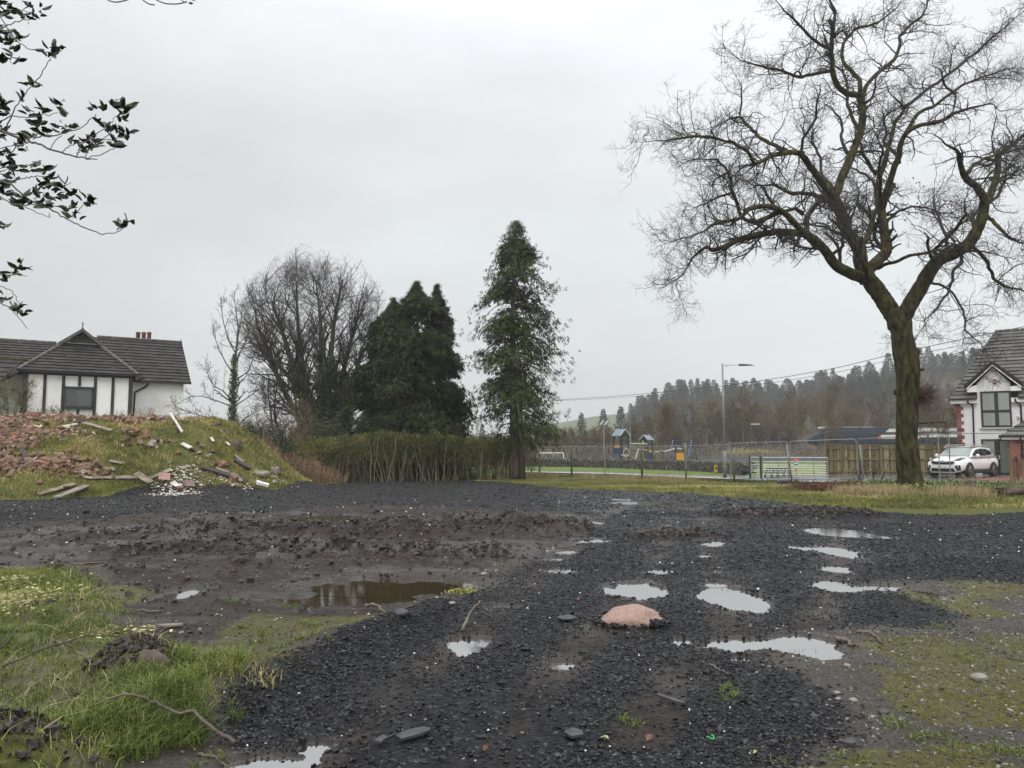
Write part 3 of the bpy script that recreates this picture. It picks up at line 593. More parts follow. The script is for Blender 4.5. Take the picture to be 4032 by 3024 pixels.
w.prism([Lc(0,0,zb),Lc(bw,0,zb),Lc(bw,REC+.5,zb),Lc(0,REC+.5,zb)], UP*(eave_z-zb))
MZ = eave_z-.12
w.prism([Lc(bw+.004,REC,zb),Lc(mr_,REC,zb),Lc(mr_,REC+7,zb),Lc(bw+.004,REC+7,zb)], UP*(MZ-zb))
w.prism([Lc(-7,REC+.6,zb),Lc(bw,REC+.6,zb),Lc(bw,REC+7,zb),Lc(-7,REC+7,zb)], UP*(MZ-.02-zb))
# right gable triangle
w.prism([Lc(mr_-.02,REC,MZ),Lc(mr_-.02,REC+7,MZ),Lc(mr_-.02,rdg_d,rz-.1)], DX*-.2)
w.build('wall', M_white, cot)
r = MB()
OV = .35
# hip front slope (trapezoid up to the gablet)
bl, br = Lc(-.40,-OV,eave_z-.10), Lc(bw+.35,-OV,eave_z-.10)
tl, tr = Lc(gx0,2.3,gbz), Lc(gx1,2.3,gbz)
tiles(r, bl, br, tl, tr, 10, seed=3)
# side slopes of the bay roof, running back into the main roof
ap0, ap1 = Lc(apx,2.1,gz), Lc(apx,rdg_d,gz)
tiles(r, br, Lc(bw+.35,rdg_d,eave_z-.1), tr, Lc(gx1,rdg_d,gbz), 10, seed=4)
tiles(r, tr, Lc(gx1,rdg_d,gbz), ap0, ap1, 4, seed=5)
tiles(r, Lc(-.40,rdg_d,eave_z-.1), bl, Lc(gx0,rdg_d,gbz), tl, 10, seed=6)
tiles(r, Lc(gx0,rdg_d,gbz), tl, ap1, ap0, 4, seed=7)
# main roof right
ez = hitp(640,1503,p0-DN*(REC-OV),DN)[2]
xe = np.dot(hitp(753,1509,p0-DN*(REC-OV),DN)-p0, DX)
tiles(r, Lc(apx+.3,REC-OV,ez), Lc(xe,REC-OV,ez), Lc(apx+.3,rdg_d,rz), Lc(xe-.02,rdg_d,rz), 14, seed=8)
tiles(r, Lc(xe,2*rdg_d-REC+OV,ez), Lc(apx-.3,2*rdg_d-REC+OV,ez), Lc(xe-.02,rdg_d,rz), Lc(apx-.3,rdg_d,rz), 14, seed=9)
# left wing roof, a little lower
lr = hitp(110,1345,p0-DN*rdg_d,DN)[2]
tiles(r, Lc(-8,REC-OV+.2,ez+.1), Lc(apx-.3,REC-OV+.2,ez+.1), Lc(-8,rdg_d,lr), Lc(apx-.3,rdg_d,lr), 13, seed=10)
tiles(r, Lc(apx,2*rdg_d-REC+OV,ez), Lc(-8,2*rdg_d-REC+OV,ez), Lc(apx,rdg_d,lr), Lc(-8,rdg_d,lr), 13, seed=11)
roof = r.build('roof', [M_tileL, M_tedge_shade], cot)
# porch roof at the far left
pr = MB(); pd = -.1
q = lambda u, v, d: hitp(u, v, p0-DN*d, DN)
pz1 = q(50,1414,1.2)[2]; pz0 = q(40,1503,-.6)[2]; px1 = np.dot(q(99,1420,1.2)-p0, DX)
tiles(pr, Lc(-4.5,-.55,pz0), Lc(px1-1.0,-.55,pz0), Lc(-4.5,1.2,pz1), Lc(px1,1.2,pz1), 5, seed=12); pr.build('porch_roof', [M_tileL, M_tedge_shade], cot)
rt = MB()
rt.bar(Lc(-4.5,1.2,pz1+.04), Lc(px1+.2,1.2,pz1+.04), .16, .10); rt.build('mossy_ridge', M_moss2, cot)
def ridge(a, b_, rr=.085):
    rt = MB()
    n = max(2, int(np.linalg.norm(b_-a)/.45))
    for i in range(n):
        s0, s1 = a+(b_-a)*i/n, a+(b_-a)*(i+.97)/n; rt.tube([s0, s1], [rr*1.05, rr], n=8)
    rt.build('ridge_tile', M_leadgrey, roof)
ridge(bl+UP*.04, tl+UP*.05); ridge(br+UP*.04, tr+UP*.05); ridge(Lc(apx+.9,rdg_d,rz+.03), Lc(xe,rdg_d,rz+.03)); ridge(Lc(-8,rdg_d,lr+.03), Lc(gx0-.3,rdg_d,lr+.03)); ridge(ap0+UP*.03, ap1+UP*.03)
# barge boards on the gablet + louvres
gb = MB()
gb.bar(Lc(gx0-.25,2.05,gbz-.08), Lc(apx,2.05,gz+.06), .16, .14, up=-DN); gb.bar(Lc(gx1+.25,2.05,gbz-.08), Lc(apx,2.05,gz+.06), .16, .14, up=-DN)
gb.build('barge_board', pm('grey_barge', (.04,.04,.04),(.10,.10,.095), scale=4, rough=.7), cot)
lv = MB()
for k in range(8):
    f = (k+.3)/8.6; z = gbz+(gz-gbz)*f; hw = (gx1-gx0)/2*(1-f)*.94; c = Lc((gx0+gx1)/2+(apx-(gx0+gx1)/2)*f, 2.28, z)
    lv.hexa([c-DX*hw-DN*0+UP*.02, c+DX*hw+UP*.02, c+DX*hw+DN*.10-UP*.04, c-DX*hw+DN*.10-UP*.04], [c-DX*hw+UP*.04, c+DX*hw+UP*.04, c+DX*hw+DN*.10-UP*.02, c-DX*hw+DN*.10-UP*.02])
lv.build('louvre', pm('mossy_louvre',(.045,.05,.03),(.09,.10,.06),scale=6,rough=.8), cot)
lvb = MB(); lvb.ngon([Lc(gx0,2.34,gbz), Lc(gx1,2.34,gbz), Lc(apx,2.34,gz)]); lvb.build('gablet_back', M_tedge_shade, cot)
fl = MB(); fl.bar(Lc(gx0,2.18,gbz+.02), Lc(gx1,2.18,gbz+.02), .22, .04); fl.build('flashing', pm('lead_flashing',(.14,.14,.11),(.24,.24,.20),scale=5,rough=.7), cot)
# finials and chimney pots
def finial(pos, s=1.0):
    f = MB(); f.lathe([(0,-.05),(.2*s,0),(.07*s,.28*s),(.045*s,.38*s)], pos, n=10); f.m = 1; f.lathe([(.04*s,.38*s),(.04*s,.56*s),(.08*s,.6*s),(.03*s,.64*s),(.07*s,.70*s),(.07*s,.74*s),(0,.80*s)], pos, n=10)
    f.build('finial', [M_red, M_timber], roof, smooth=True)
finial(ap0+UP*.02, .62); finial(Lc(xe-.1,rdg_d,rz+.02), .3)
chb = MB(); chimney_u = ((1060,'dark'),(1104,'red'),(1145,'red'))
cc = hitp(565,1335,p0-DN*(rdg_d+1.0),DN)
chb.box(cc*np.array([1,1,0])+UP*(rz-.75), (1.5,.6,.9), rz=aL); stack = chb.build('chimney', pm('chimney_stack',(.05,.04,.035),(.12,.09,.07),scale=6,rough=.8), roof)
for k, (xx, mm) in enumerate(((1060,0),(1103,1),(1145,1))):
    c = hitp(xx/1.952, 1340, p0-DN*(rdg_d+1.0), DN); top = hitp(xx/1.952, 1150+308/1.952, p0-DN*(rdg_d+1.0), DN)[2]; c[2] = rz-.1; h = top-c[2]
    f = MB(); f.lathe([(.14,0),(.115,h*.8),(.14,h*.84),(.14,h*.95),(.12,h),(.09,h-.01),(.08,h-.3)], c, n=12); f.build('chimney_pot', pm('pot_dark',(.05,.035,.03),(.1,.07,.06),scale=5,rough=.8) if mm == 0 else M_red, roof, smooth=True)
# timbers
def vert(u0, v0, u1, v1, wd=.16):
    t = MB(); a = bay(u0, v0, .02); b = bay(u1, v1, .02); b[:2] = (a[:2]+b[:2])/2; a[:2] = b[:2]; t.bar(a, b, wd, .05, up=-DN); t.build('timber_post', M_timber, cot)
def s7(x, y): return (x/3.53, 1250+y/3.53)
for xa, ya, xb, yb_, wd in ((355,740,330,1385,.26),(632,720,602,1385,.15),(889,735,862,1390,.15),(1335,765,1304,1400,.15),(1580,780,1550,1405,.15)):
    vert(*s7(xa,ya), *s7(xb,yb_), wd)
vert(1003/1.952,1150+630/1.952,1000/1.952,1150+975/1.952,.20)
vert(*s7(1113,745), *s7(1105,955), .14); vert(*s7(1083,1265), *s7(1080,1385), .13)
t = MB(); t.bar(Lc(-.05,-.03,PLZ-.05), Lc(bw,-.03,PLZ-.09), .06, .22); t.bar(Lc(bw,REC-.03,PLZ-.1), Lc(mr_,REC-.03,PLZ-.14), .06, .12); t.build('plinth', pm('mossy_plinth',(.03,.028,.02),(.08,.075,.035),scale=5,rough=.9), cot)
t = MB(); t.bar(Lc(-.3,-OV+.02,eave_z-.14), Lc(bw+.3,-OV+.02,eave_z-.14), .08, .07); t.bar(Lc(bw,REC-OV,ez-.03), Lc(xe,REC-OV,ez-.03), .12, .11); t.bar(Lc(-.1,-.02,eave_z-.2), Lc(bw,-.02,eave_z-.2), .05, .16)
t.build('gutter', M_black, cot)
wl, wr_ = bay(*s7(885,955), .05), bay(*s7(1310,970), .05); wbz = bay(*s7(890,1255), .05)[2]
wx0, wx1 = np.dot(wl-p0,DX), np.dot(wr_-p0,DX); wtz = (wl[2]+wr_[2])/2
win = MB()
for a, b, c_, d in ((wx0,wx1,wtz-.12,wtz),(wx0,wx1,wbz-.02,wbz+.10),(wx0,wx0+.1,wbz,wtz),(wx1-.1,wx1,wbz,wtz)):
    win.hexa([Lc(a,-.10,c_),Lc(b,-.10,c_),Lc(b,-.004,c_),Lc(a,-.004,c_)], [Lc(a,-.10,d),Lc(b,-.10,d),Lc(b,-.004,d),Lc(a,-.004,d)])
win.hexa([Lc(wx0-.05,-.16,wbz-.06),Lc(wx1+.05,-.16,wbz-.06),Lc(wx1+.05,-.004,wbz-.06),Lc(wx0-.05,-.004,wbz-.06)],[Lc(wx0-.05,-.16,wbz-.01),Lc(wx1+.05,-.16,wbz-.01),Lc(wx1+.05,-.004,wbz-.01),Lc(wx0-.05,-.004,wbz-.01)])
wf = win.build('window', M_anth, cot)
gl2 = MB(); gl2.quad(Lc(wx0+.09,-.03,wbz+.09),Lc(wx1-.09,-.03,wbz+.09),Lc(wx1-.09,-.03,wtz-.11),Lc(wx0+.09,-.03,wtz-.11)); gl2.build('pane', M_glass, wf)
dp = MB(); a = hitp(585,1150+690/1.952,p0-DN*(REC-.25),DN); b2 = hitp(531,1150+770/1.952,p0-DN*(REC-.1),DN); c2 = hitp(524,1150+985/1.952,p0-DN*(REC-.1),DN)
dp.tube([a, a-UP*.1+DX*-.02, hitp(576,1150+725/1.952,p0-DN*(REC-.15),DN), b2, b2-UP*.15, c2], .05, n=8); dp.build('downpipe', M_black, cot, smooth=True)
ic = MB(); c = hitp(190/3.53,1250+1008/3.53,p0-DN*(REC+.56),DN); ic.bar(c-DX*.16, c+DX*.16, .05); ic.bar(c-UP*.13, c+UP*.13, .06, up=-DN); ic.build('wall_tie', M_timber, cot)
ep = MB(); ep.bar(Lc(-.42,-OV,eave_z-.12), Lc(-1.1,.6,eave_z-.55), .14, .3); ep.build('eaves_board', M_timber, cot); ep = MB(); ep.bar(Lc(bw+.34,-OV,eave_z-.13), Lc(bw+.75,REC-.3,eave_z-.32), .12, .22); ep.build('eaves_board', M_timber, cot)
# ------------------------------------------------------------------ white house (right)
aR = R(-33); EX = np.array([math.cos(aR), math.sin(aR), 0]); EN = np.array([math.sin(aR), -math.cos(aR), 0])
q0 = P(3770, 1700, 46.0); q0[2] = 0.0
def hq(u, v, off=0): return hitp(u, v, q0+EN*off, EN)
def lx(p): return float(np.dot(np.asarray(p)-q0, EX))
def Rc(x, d, z): return np.array([q0[0],q0[1],0])+EX*x-EN*d+UP*z
zg = .07
ho = thing('house', 'white rendered two-storey house with grey tiled roof and red quoins at the right edge', 'house', (q0[0],q0[1],zg))
ezR = hq(3790,1575)[2]; WWD = 11.0
e1 = 9.0
w = MB(); ap = hq(3907,1437); gxl = lx(hq(3846,1520)); gxr = 2*lx(ap)-gxl; gzl = hq(3846,1512)[2]
w.prism([Rc(0,0,zg),Rc(WWD,0,zg),Rc(WWD,9,zg),Rc(0,9,zg)], UP*(ezR+.05-zg))
w.prism([Rc(gxl,-.003,ezR-.1),Rc(gxr,-.003,ezR-.1),Rc(gxr,-.003,gzl),Rc(lx(ap),-.003,ap[2]-.12),Rc(gxl,-.003,gzl)][::1], -EN*2.5)
w.build('wall', M_lilac, ho)
r = MB(); RD = 5.0; rl = hitp(3917,1307,q0-EN*RD,EN); rzR = rl[2]; rlx = lx(rl)
el = lx(hitp(3737,1573,q0+EN*.35,EN)); er = lx(hitp(3846,1573,q0+EN*.35,EN))
# the slope, cut for the gable: left piece narrow strip then full
ezr = hitp(3790,1571,q0+EN*.35,EN)[2]
n_c = 19; 
for (xa, xb, ta, tb) in ((el, WWD+.4, 0, 1),):
    tiles(r, Rc(el,-.35,ezr), Rc(er,-.35,ezr), Rc(el+(rlx-el)*3/19,-.35+(RD+.35)*3/19,ezr+(rzR-ezr)*3/19), Rc(er+.02,-.35+(RD+.35)*3/19,ezr+(rzR-ezr)*3/19), 3, seed=21, thick=.05, tw=3)
    f = 3/19
    tiles(r, Rc(el+(rlx-el)*f,-.35+(RD+.35)*f,ezr+(rzR-ezr)*f), Rc(WWD+.4,-.35+(RD+.35)*f,ezr+(rzR-ezr)*f), Rc(rlx,RD,rzR), Rc(WWD+.4,RD,rzR), 16, seed=22, thick=.05, tw=3)
    tiles(r, Rc(gxr+.35,-.35,ezr), Rc(WWD+.4,-.35,ezr), Rc(gxr+.35,-.35+(RD+.35)*f,ezr+(rzR-ezr)*f), Rc(WWD+.4,-.35+(RD+.35)*f,ezr+(rzR-ezr)*f), 3, seed=23, thick=.05, tw=3)
tiles(r, Rc(el,2*RD+.35,ezr), Rc(el,-.35,ezr), Rc(rlx,RD,rzR), Rc(rlx+.001,RD,rzR), 19, seed=24, thick=.05)
tiles(r, Rc(WWD+.4,2*RD+.35,ezr), Rc(el,2*RD+.35,ezr), Rc(WWD+.4,RD,rzR), Rc(rlx,RD,rzR), 19, seed=25, thick=.05, tw=3)
r.m = 0
# gable roof
gapz = hitp(3907,1430,q0+EN*.4,EN)[2]; tipz = hitp(3799,1521,q0+EN*.4,EN)[2]; tipl = lx(hitp(3799,1521,q0+EN*.4,EN)); cx_ = lx(hitp(3907,1430,q0+EN*.4,EN)); tipr = 2*cx_-tipl
def dep(z): return -.35+(RD+.35)*(z-ezr)/(rzR-ezr)
tiles(r, Rc(tipr,-.4,tipz), Rc(tipr,dep(tipz)+.05,tipz), Rc(cx_,-.4,gapz), Rc(cx_,dep(gapz)+.1,gapz), 6, seed=26, thick=.05, tw=3)
tiles(r, Rc(tipl,dep(tipz)+.05,tipz), Rc(tipl,-.4,tipz), Rc(cx_,dep(gapz)+.1,gapz), Rc(cx_,-.4,gapz), 6, seed=27, thick=.05, tw=3)
rf = r.build('roof', [M_tileR, M_tedge_shade], ho)
vt = MB(); vt.bar(Rc(tipl-.03,-.42,tipz+.0), Rc(cx_,-.42,gapz+.04), .14, .12, up=-EN); vt.bar(Rc(tipr+.03,-.42,tipz), Rc(cx_,-.42,gapz+.04), .14, .12, up=-EN); vt.bar(Rc(el,-.42,ezr-.02), Rc(er,-.42,ezr-.02), .12, .09); vt.bar(Rc(gxr+.35,-.42,ezr-.02), Rc(WWD,-.42,ezr-.02), .12, .09)
vt.build('gutter', M_black, ho)
rg = MB()
for i in range(22): rg.tube([Rc(rlx+i*.45,RD,rzR+.03), Rc(rlx+i*.45+.43,RD,rzR+.03)], .1, n=8)
rg.build('ridge_tile', M_leadgrey, rf); rg = MB()
for i in range(5): rg.tube([Rc(cx_,-.4+i*.45,gapz+.04), Rc(cx_,-.4+i*.45+.43,gapz+.04)], .07, n=8)
rg.build('ridge_tile', M_leadgrey, rf)
sf = MB()
for sx, tip in ((1,tipl),(-1,tipr)):
    sf.bar(Rc(tip+sx*.08,-.38,tipz-.16), Rc(cx_,-.38,gapz-.12), .05, .22, up=-EN)
    gx = gxl if sx == 1 else gxr; a_, b_ = sorted((tip+sx*.1, gx))
    sf.prism([Rc(a_,-.375,tipz-.36),Rc(b_,-.375,tipz-.36),Rc(b_,-.375,tipz+.05 if sx==1 else tipz-.05),Rc(a_,-.375,tipz-.1)], -EN*.36)
sf.hexa([Rc(el+.06,-.34,ezr-.26),Rc(gxl-.005,-.34,ezr-.26),Rc(gxl-.005,-.006,ezr-.26),Rc(el+.06,-.006,ezr-.26)], [Rc(el+.06,-.34,ezr-.06),Rc(gxl-.005,-.34,ezr-.06),Rc(gxl-.005,-.006,ezr-.06),Rc(el+.06,-.006,ezr-.06)])
sf.hexa([Rc(gxr+.01,-.34,ezr-.26),Rc(WWD,-.34,ezr-.26),Rc(WWD,-.006,ezr-.26),Rc(gxr+.01,-.006,ezr-.26)], [Rc(gxr+.01,-.34,ezr-.06),Rc(WWD,-.34,ezr-.06),Rc(WWD,-.006,ezr-.06),Rc(gxr+.01,-.006,ezr-.06)])
sf.build('fascia', M_whitep, ho)
qn = MB(); zq = zg; k = 0; rs = np.random.RandomState(4)
while zq < ezR-.05:
    wq = .24 if k%2 else .37; qn.box(Rc(wq/2-.01,-.012,zq+.105), (wq,.04,.205), rz=aR, tint=rs.rand()); qn.box(Rc(-.012,.2,zq+.105), (.03,.4 if k%2 else .26,.205), rz=aR, tint=rs.rand()); zq += .213; k += 1
qn.build('quoin', M_stoneR, ho)
def winR(u0, v0, u1, v1, mull, trans, name='window'):
    a, b = hq(u0, (v0+v1)/2), hq(u1, (v0+v1)/2); x0, x1_ = lx(a), lx(b); zt, zbm = hq((u0+u1)/2, v0)[2], hq((u0+u1)/2, v1)[2]
    f = MB(); W_ = .10
    def bx(xa, xb, za, zb_, d0=-.05, d1=-.004, mbb=f): mbb.hexa([Rc(xa,d0,za),Rc(xb,d0,za),Rc(xb,d1,za),Rc(xa,d1,za)], [Rc(xa,d0,zb_),Rc(xb,d0,zb_),Rc(xb,d1,zb_),Rc(xa,d1,zb_)])
    bx(x0,x1_,zt-W_,zt); bx(x0,x1_,zbm,zbm+W_); bx(x0,x0+W_,zbm+W_,zt-W_); bx(x1_-W_,x1_,zbm+W_,zt-W_)
    xm = lx(hq(mull, (v0+v1)/2)); zm = hq((u0+u1)/2, trans)[2] if trans else None
    mw = .09 if trans else .13
    bx(xm-mw,xm+mw,zbm+W_,zt-W_,-.055)
    if zm: bx(x0+W_,xm-mw,zm-.07,zm+.07,-.052); bx(xm+mw,x1_-W_,zm-.07,zm+.07,-.052)
    fo = f.build(name, M_anth, ho)
    p = MB(); n = 34; rs = np.random.RandomState(9)
    for i in range(n):
        xa, xb = x0+W_+(x1_-x0-2*W_)*i/n, x0+W_+(x1_-x0-2*W_)*(i+1)/n; sk = .012*(1 if i%2 else -1)
        p.quad(Rc(xa,-.018+.008,zbm+W_), Rc(xb,-.018-.006,zbm+W_), Rc(xb,-.018-.006,zt-W_), Rc(xa,-.018+.008,zt-W_), tint=.35+.3*(i%2)+.3*rs.rand())
    p.build('pane', M_blind, fo); return fo, x0, x1_, zt, zbm
fo, x0, x1_, zt, zbm = winR(3862,1540,3983,1682,3924,1619)
sl = MB(); sl.hexa([Rc(x0-.08,-.14,zbm-.10),Rc(x1_+.08,-.14,zbm-.10),Rc(x1_+.08,-.004,zbm-.10),Rc(x0-.08,-.004,zbm-.10)],[Rc(x0-.08,-.14,zbm-.015),Rc(x1_+.08,-.14,zbm-.02),Rc(x1_+.08,-.004,zbm-.015),Rc(x0-.08,-.004,zbm-.015)]); sl.build('sill', pm('sill',(.5,.48,.43),rough=.8), fo)
fo, x0, x1_, zt, zbm = winR(3866,1729,3990,1868,3928,None,'patio_door')
for sx in (-1,1):
    xm = lx(hq(3928,1800))+sx*.08; zh = hq(3928,1800)[2]; hd = MB(); hd.hexa([Rc(xm-.02,-.09,zh-.12),Rc(xm+.02,-.09,zh-.12),Rc(xm+.02,-.05,zh-.12),Rc(xm-.02,-.05,zh-.12)],[Rc(xm-.02,-.09,zh+.12),Rc(xm+.02,-.09,zh+.12),Rc(xm+.02,-.05,zh+.12),Rc(xm-.02,-.05,zh+.12)]); hd.bar(Rc(xm,-.12,zh+.04), Rc(xm+sx*.13,-.12,zh+.04), .025); hd.build('handle', pm('chrome',(.6,.6,.6),rough=.25,metal=1), fo)
al = MB(); c = hq(3917,1499,.03); al.prism([c+EX*a*.14+UP*b*.14 for a, b in ((-1,.9),(-.85,-.3),(-.45,-1),(.45,-1),(.85,-.3),(1,.9))], EN*.07); ao = al.build('alarm_box', M_whitep, ho)
al = MB(); al.prism([c+EX*a*.14+UP*b*.14+EN*.072 for a, b in ((-.5,.6),(-.5,-.25),(.5,-.25),(.5,.6))], EN*.004); al.build('alarm_emblem', pm('red_sticker',(.6,.06,.04),rough=.5), ao)
al = MB(); al.prism([c+EX*a*.14+UP*b*.14+EN*.005 for a, b in ((-.55,-.75),(-.3,-1.35),(.3,-1.35),(.55,-.75))], EN*.08); al.build('alarm_base', M_anth, ao)
dp = MB(); dp.tube([hitp(3809,1577,q0+EN*.4,EN), hitp(3809,1584,q0+EN*.4,EN), hitp(3829,1594,q0+EN*.08,EN), hitp(3831,1602,q0+EN*.08,EN), Rc(lx(hq(3833,1750,.08)),-.08,zg)], .045, n=8); dp.build('downpipe', M_black, ho, smooth=True)
xd = lx(hitp(4022,1650,q0+EN*.08,EN)); dp = MB(); dp.tube([Rc(xd-.25,-.4,ezr-.05), Rc(xd-.25,-.4,ezr-.2), Rc(xd,-.08,ezr-.45), Rc(xd,-.08,zg+2.6)], .045, n=8); dp.build('downpipe', M_black, ho, smooth=True)
cm = MB(); c = hq(4009,1641,.10); cm.box(c, (.10,.2,.09), rz=aR+.5); cm.box(c-UP*.07-EN*.05, (.14,.06,.14), rz=aR); cm.build('security_camera', M_whitep, ho)
# porch in front: hipped roof on red stone
FW = 3.2                                          # how far it stands out
pc = hitp(3941,1716,q0+EN*FW,EN); px = lx(pc); pz = pc[2]; pw = 5.0
pt = hitp(4032,1636,q0+EN*(FW/2),EN)
r = MB(); tx = px+FW*.55; tz = pz+1.15
tiles(r, Rc(px,-FW,pz), Rc(px+pw,-FW,pz), Rc(px+1.9,-FW+1.9,pz+1.45), Rc(px+pw,-FW+1.9,pz+1.45), 6, seed=31, thick=.05, tw=3)
tiles(r, Rc(px,-.01,pz), Rc(px,-FW,pz), Rc(px+1.9,-.01,pz+1.45), Rc(px+1.9,-FW+1.9,pz+1.45), 6, seed=32, thick=.05, tw=3)
tiles(r, Rc(px+1.9,-FW+1.9,pz+1.45), Rc(px+pw,-FW+1.9,pz+1.45), Rc(px+1.9,-.01,pz+1.5), Rc(px+pw,-.01,pz+1.5), 2, seed=33, thick=.05, tw=3)
r.build('porch_roof', [M_tileR, M_tedge_shade], ho)
r = MB(); r.bar(Rc(px-.03,-FW-.05,pz-.02), Rc(px+pw,-FW-.05,pz-.02), .12, .12); r.bar(Rc(px-.05,-FW,pz-.02), Rc(px-.05,-.01,pz-.02), .12, .12); r.build('porch_gutter', M_black, ho)
r = MB(); r.prism([Rc(px+.02,-FW+.02,pz-.2),Rc(px+pw,-FW+.02,pz-.2),Rc(px+pw,-.01,pz-.2),Rc(px+.02,-.01,pz-.2)], UP*.11); r.build('porch_fascia', M_whitep, ho)
r = MB(); rs = np.random.RandomState(6); pxl = lx(hitp(3977,1800,q0+EN*(FW-.35),EN))
r.m = 1; r.prism([Rc(pxl+.03,-FW+.38,zg),Rc(pxl+3.4,-FW+.38,zg),Rc(pxl+3.4,-.01,zg),Rc(pxl+.03,-.01,zg)], UP*(pz-.2-zg)); r.m = 0
z = zg; 
while z < pz-.32:
    hgt = (.14,.22,.18,.27)[rs.randint(4)]; hgt = min(hgt, pz-.21-z); x = pxl; k = 0
    while x < pxl+3.3:
        wq = .3+.3*rs.rand() if k else (.28,.45)[rs.randint(2)]; r.box(Rc(x+wq/2,-FW+.35,z+hgt/2), (wq-.02,.07,hgt-.02), rz=aR, tint=rs.rand() if k else .9); x += wq; k += 1
    y = .3
    while y < FW-.4: r.box(Rc(pxl,-y-.2,z+hgt/2), (.07,.38,hgt-.02), rz=aR, tint=rs.rand()); y += .42
    z += hgt
r.build('porch_wall', [M_stoneR, pm('mortar',(.30,.26,.24),rough=.9)], ho)
dp = MB(); dxp = lx(hitp(4022,1800,q0+EN*(FW-.3),EN)); dp.tube([Rc(dxp,-FW,pz-.05), Rc(dxp,-FW+.02,pz-.2), Rc(dxp+.05,-FW+.25,pz-.4), Rc(dxp+.05,-FW+.25,zg)], .045, n=8); dp.build('downpipe', M_black, ho, smooth=True)
# ------------------------------------------------------------------ vectorised tree growth
def unit(a): return a/(np.linalg.norm(a, axis=-1, keepdims=True)+1e-12)
def mtube(mb, PTS, RAD, n=4, tint=.5):
    N_, k, _ = PTS.shape; t = np.gradient(PTS, axis=1); t = unit(t)
    ref = np.where(np.abs(t[:,:1,2:3]) < .9, np.array([0,0,1.]), np.array([1.,0,0]))
    x = unit(np.cross(t, np.broadcast_to(ref, t.shape))); y = np.cross(t, x)
    a = np.arange(n)*2*math.pi/n
    v = PTS[:,:,None,:]+RAD[:,:,None,None]*(x[:,:,None,:]*np.cos(a)[:,None]+y[:,:,None,:]*np.sin(a)[:,None])
    base = (np.arange(N_)*k*n)[:,None,None]; i = (np.arange(k-1)*n)[None,:,None]; j = np.arange(n)[None,None,:]; j2 = (np.arange(n)+1)[None,None,:]%n
    q = np.stack([base+i+j, base+i+j2, base+i+n+j2, base+i+n+j], -1).reshape(-1,4)
    tt_ = np.broadcast_to(np.asarray(tint, float).reshape(-1,1), (N_, k*n)).ravel() if np.ndim(tint) else tint
    mb.add(v.reshape(-1,3), q=q, tint=tt_)
def resamp(pl, k):
    pl = np.asarray(pl, float); d = np.concatenate([[0], np.cumsum(np.linalg.norm(np.diff(pl[:,:3], axis=0), axis=1))]); s = np.linspace(0, d[-1], k)
    return np.stack([np.interp(s, d, pl[:,c]) for c in range(pl.shape[1])], 1)
def branch(PTS, RAD, n, L, rs, ang=(35,70), k=5, wig=.25, up=.0, r=.4, rmin=.004, t0=.15, flat=None, Lfall=.55, tip=.4, pref=None, prefw=0, keepf=None, tp=1.0):
    """n children spread over the parent polylines (weighted by length)"""
    N_, K, _ = PTS.shape; seg = np.linalg.norm(np.diff(PTS, axis=1), axis=2).sum(1); w = seg**.85; w = w/w.sum()
    n0 = n if keepf is None else n*6; pi = rs.choice(N_, n0, p=w); t = t0+(1-t0)*rs.rand(n0)**tp; f = t*(K-1); i = np.minimum(f.astype(int), K-2); fr = (f-i)[:,None]
    a, b = PTS[pi,i], PTS[pi,i+1]; pos = a*(1-fr)+b*fr
    if keepf is not None:
        q_ = keepf(pos); sel = rs.choice(n0, n, replace=False, p=(q_+1e-6)/(q_+1e-6).sum()); pi, t, f, i, fr, a, b, pos = pi[sel], t[sel], f[sel], i[sel], fr[sel], a[sel], b[sel], pos[sel]
    tan = unit(b-a); pr = RAD[pi,i]*(1-fr[:,0])+RAD[pi,i+1]*fr[:,0]
    rv = rs.randn(n,3)
    if flat is not None: rv[:,2] *= flat
    perp = unit(rv-tan*np.sum(rv*tan, 1)[:,None]); th = np.radians(ang[0]+(ang[1]-ang[0])*rs.rand(n))[:,None]
    d = tan*np.cos(th)+perp*np.sin(th)
    if pref is not None: d = unit(d+prefw*pref[None])
    ln = L*(1-Lfall*t)*(.55+.9*rs.rand(n)); step = (ln/(k-1))[:,None]
    P_ = np.zeros((n,k,3)); P_[:,0] = pos; dd = d
    for s in range(1, k):
        dd = unit(dd+wig*rs.randn(n,3)+np.array([0,0,up])); P_[:,s] = P_[:,s-1]+dd*step
    r0 = np.maximum(pr*r, rmin); Rr = r0[:,None]*np.linspace(1, tip, k)[None]; return P_, np.maximum(Rr, rmin*.7)
def leaves(mb, c, d, ln, wd, rs, tint=None, fold=True, nrm=None):
    """one small pointed leaf each: c base, d direction (unit)"""
    n = len(c); rv = rs.randn(n,3) if nrm is None else nrm+.35*rs.randn(n,3); s = unit(np.cross(d, rv)); ln = (ln*np.ones(n))[:,None]; wd = (wd*np.ones(n))[:,None]
    v = np.stack([c, c+d*ln*.45+s*wd/2, c+d*ln, c+d*ln*.45-s*wd/2], 1).reshape(-1,3); k = np.arange(n)*4
    mb.add(v, q=np.stack([k,k+1,k+2,k+3],1), tint=np.repeat(rs.rand(n) if tint is None else tint, 4))
M_bark = pm('oak_bark', (.015,.013,.006), (.066,.056,.024), scale=7, rough=.9, bump=1.0, bscale=8, stretch=(1,1,.35), c3=(.085,.092,.020), dist=.16, ramp=(.36,.60), spec=.2)
M_twig = pm('twig_bark', (.012,.010,.009), (.028,.023,.020), scale=2, rough=.8)
M_bark2 = pm('beech_bark', (.040,.038,.032), (.085,.085,.065), scale=2, rough=.85, stretch=(1,1,.4), c3=(.05,.065,.025))
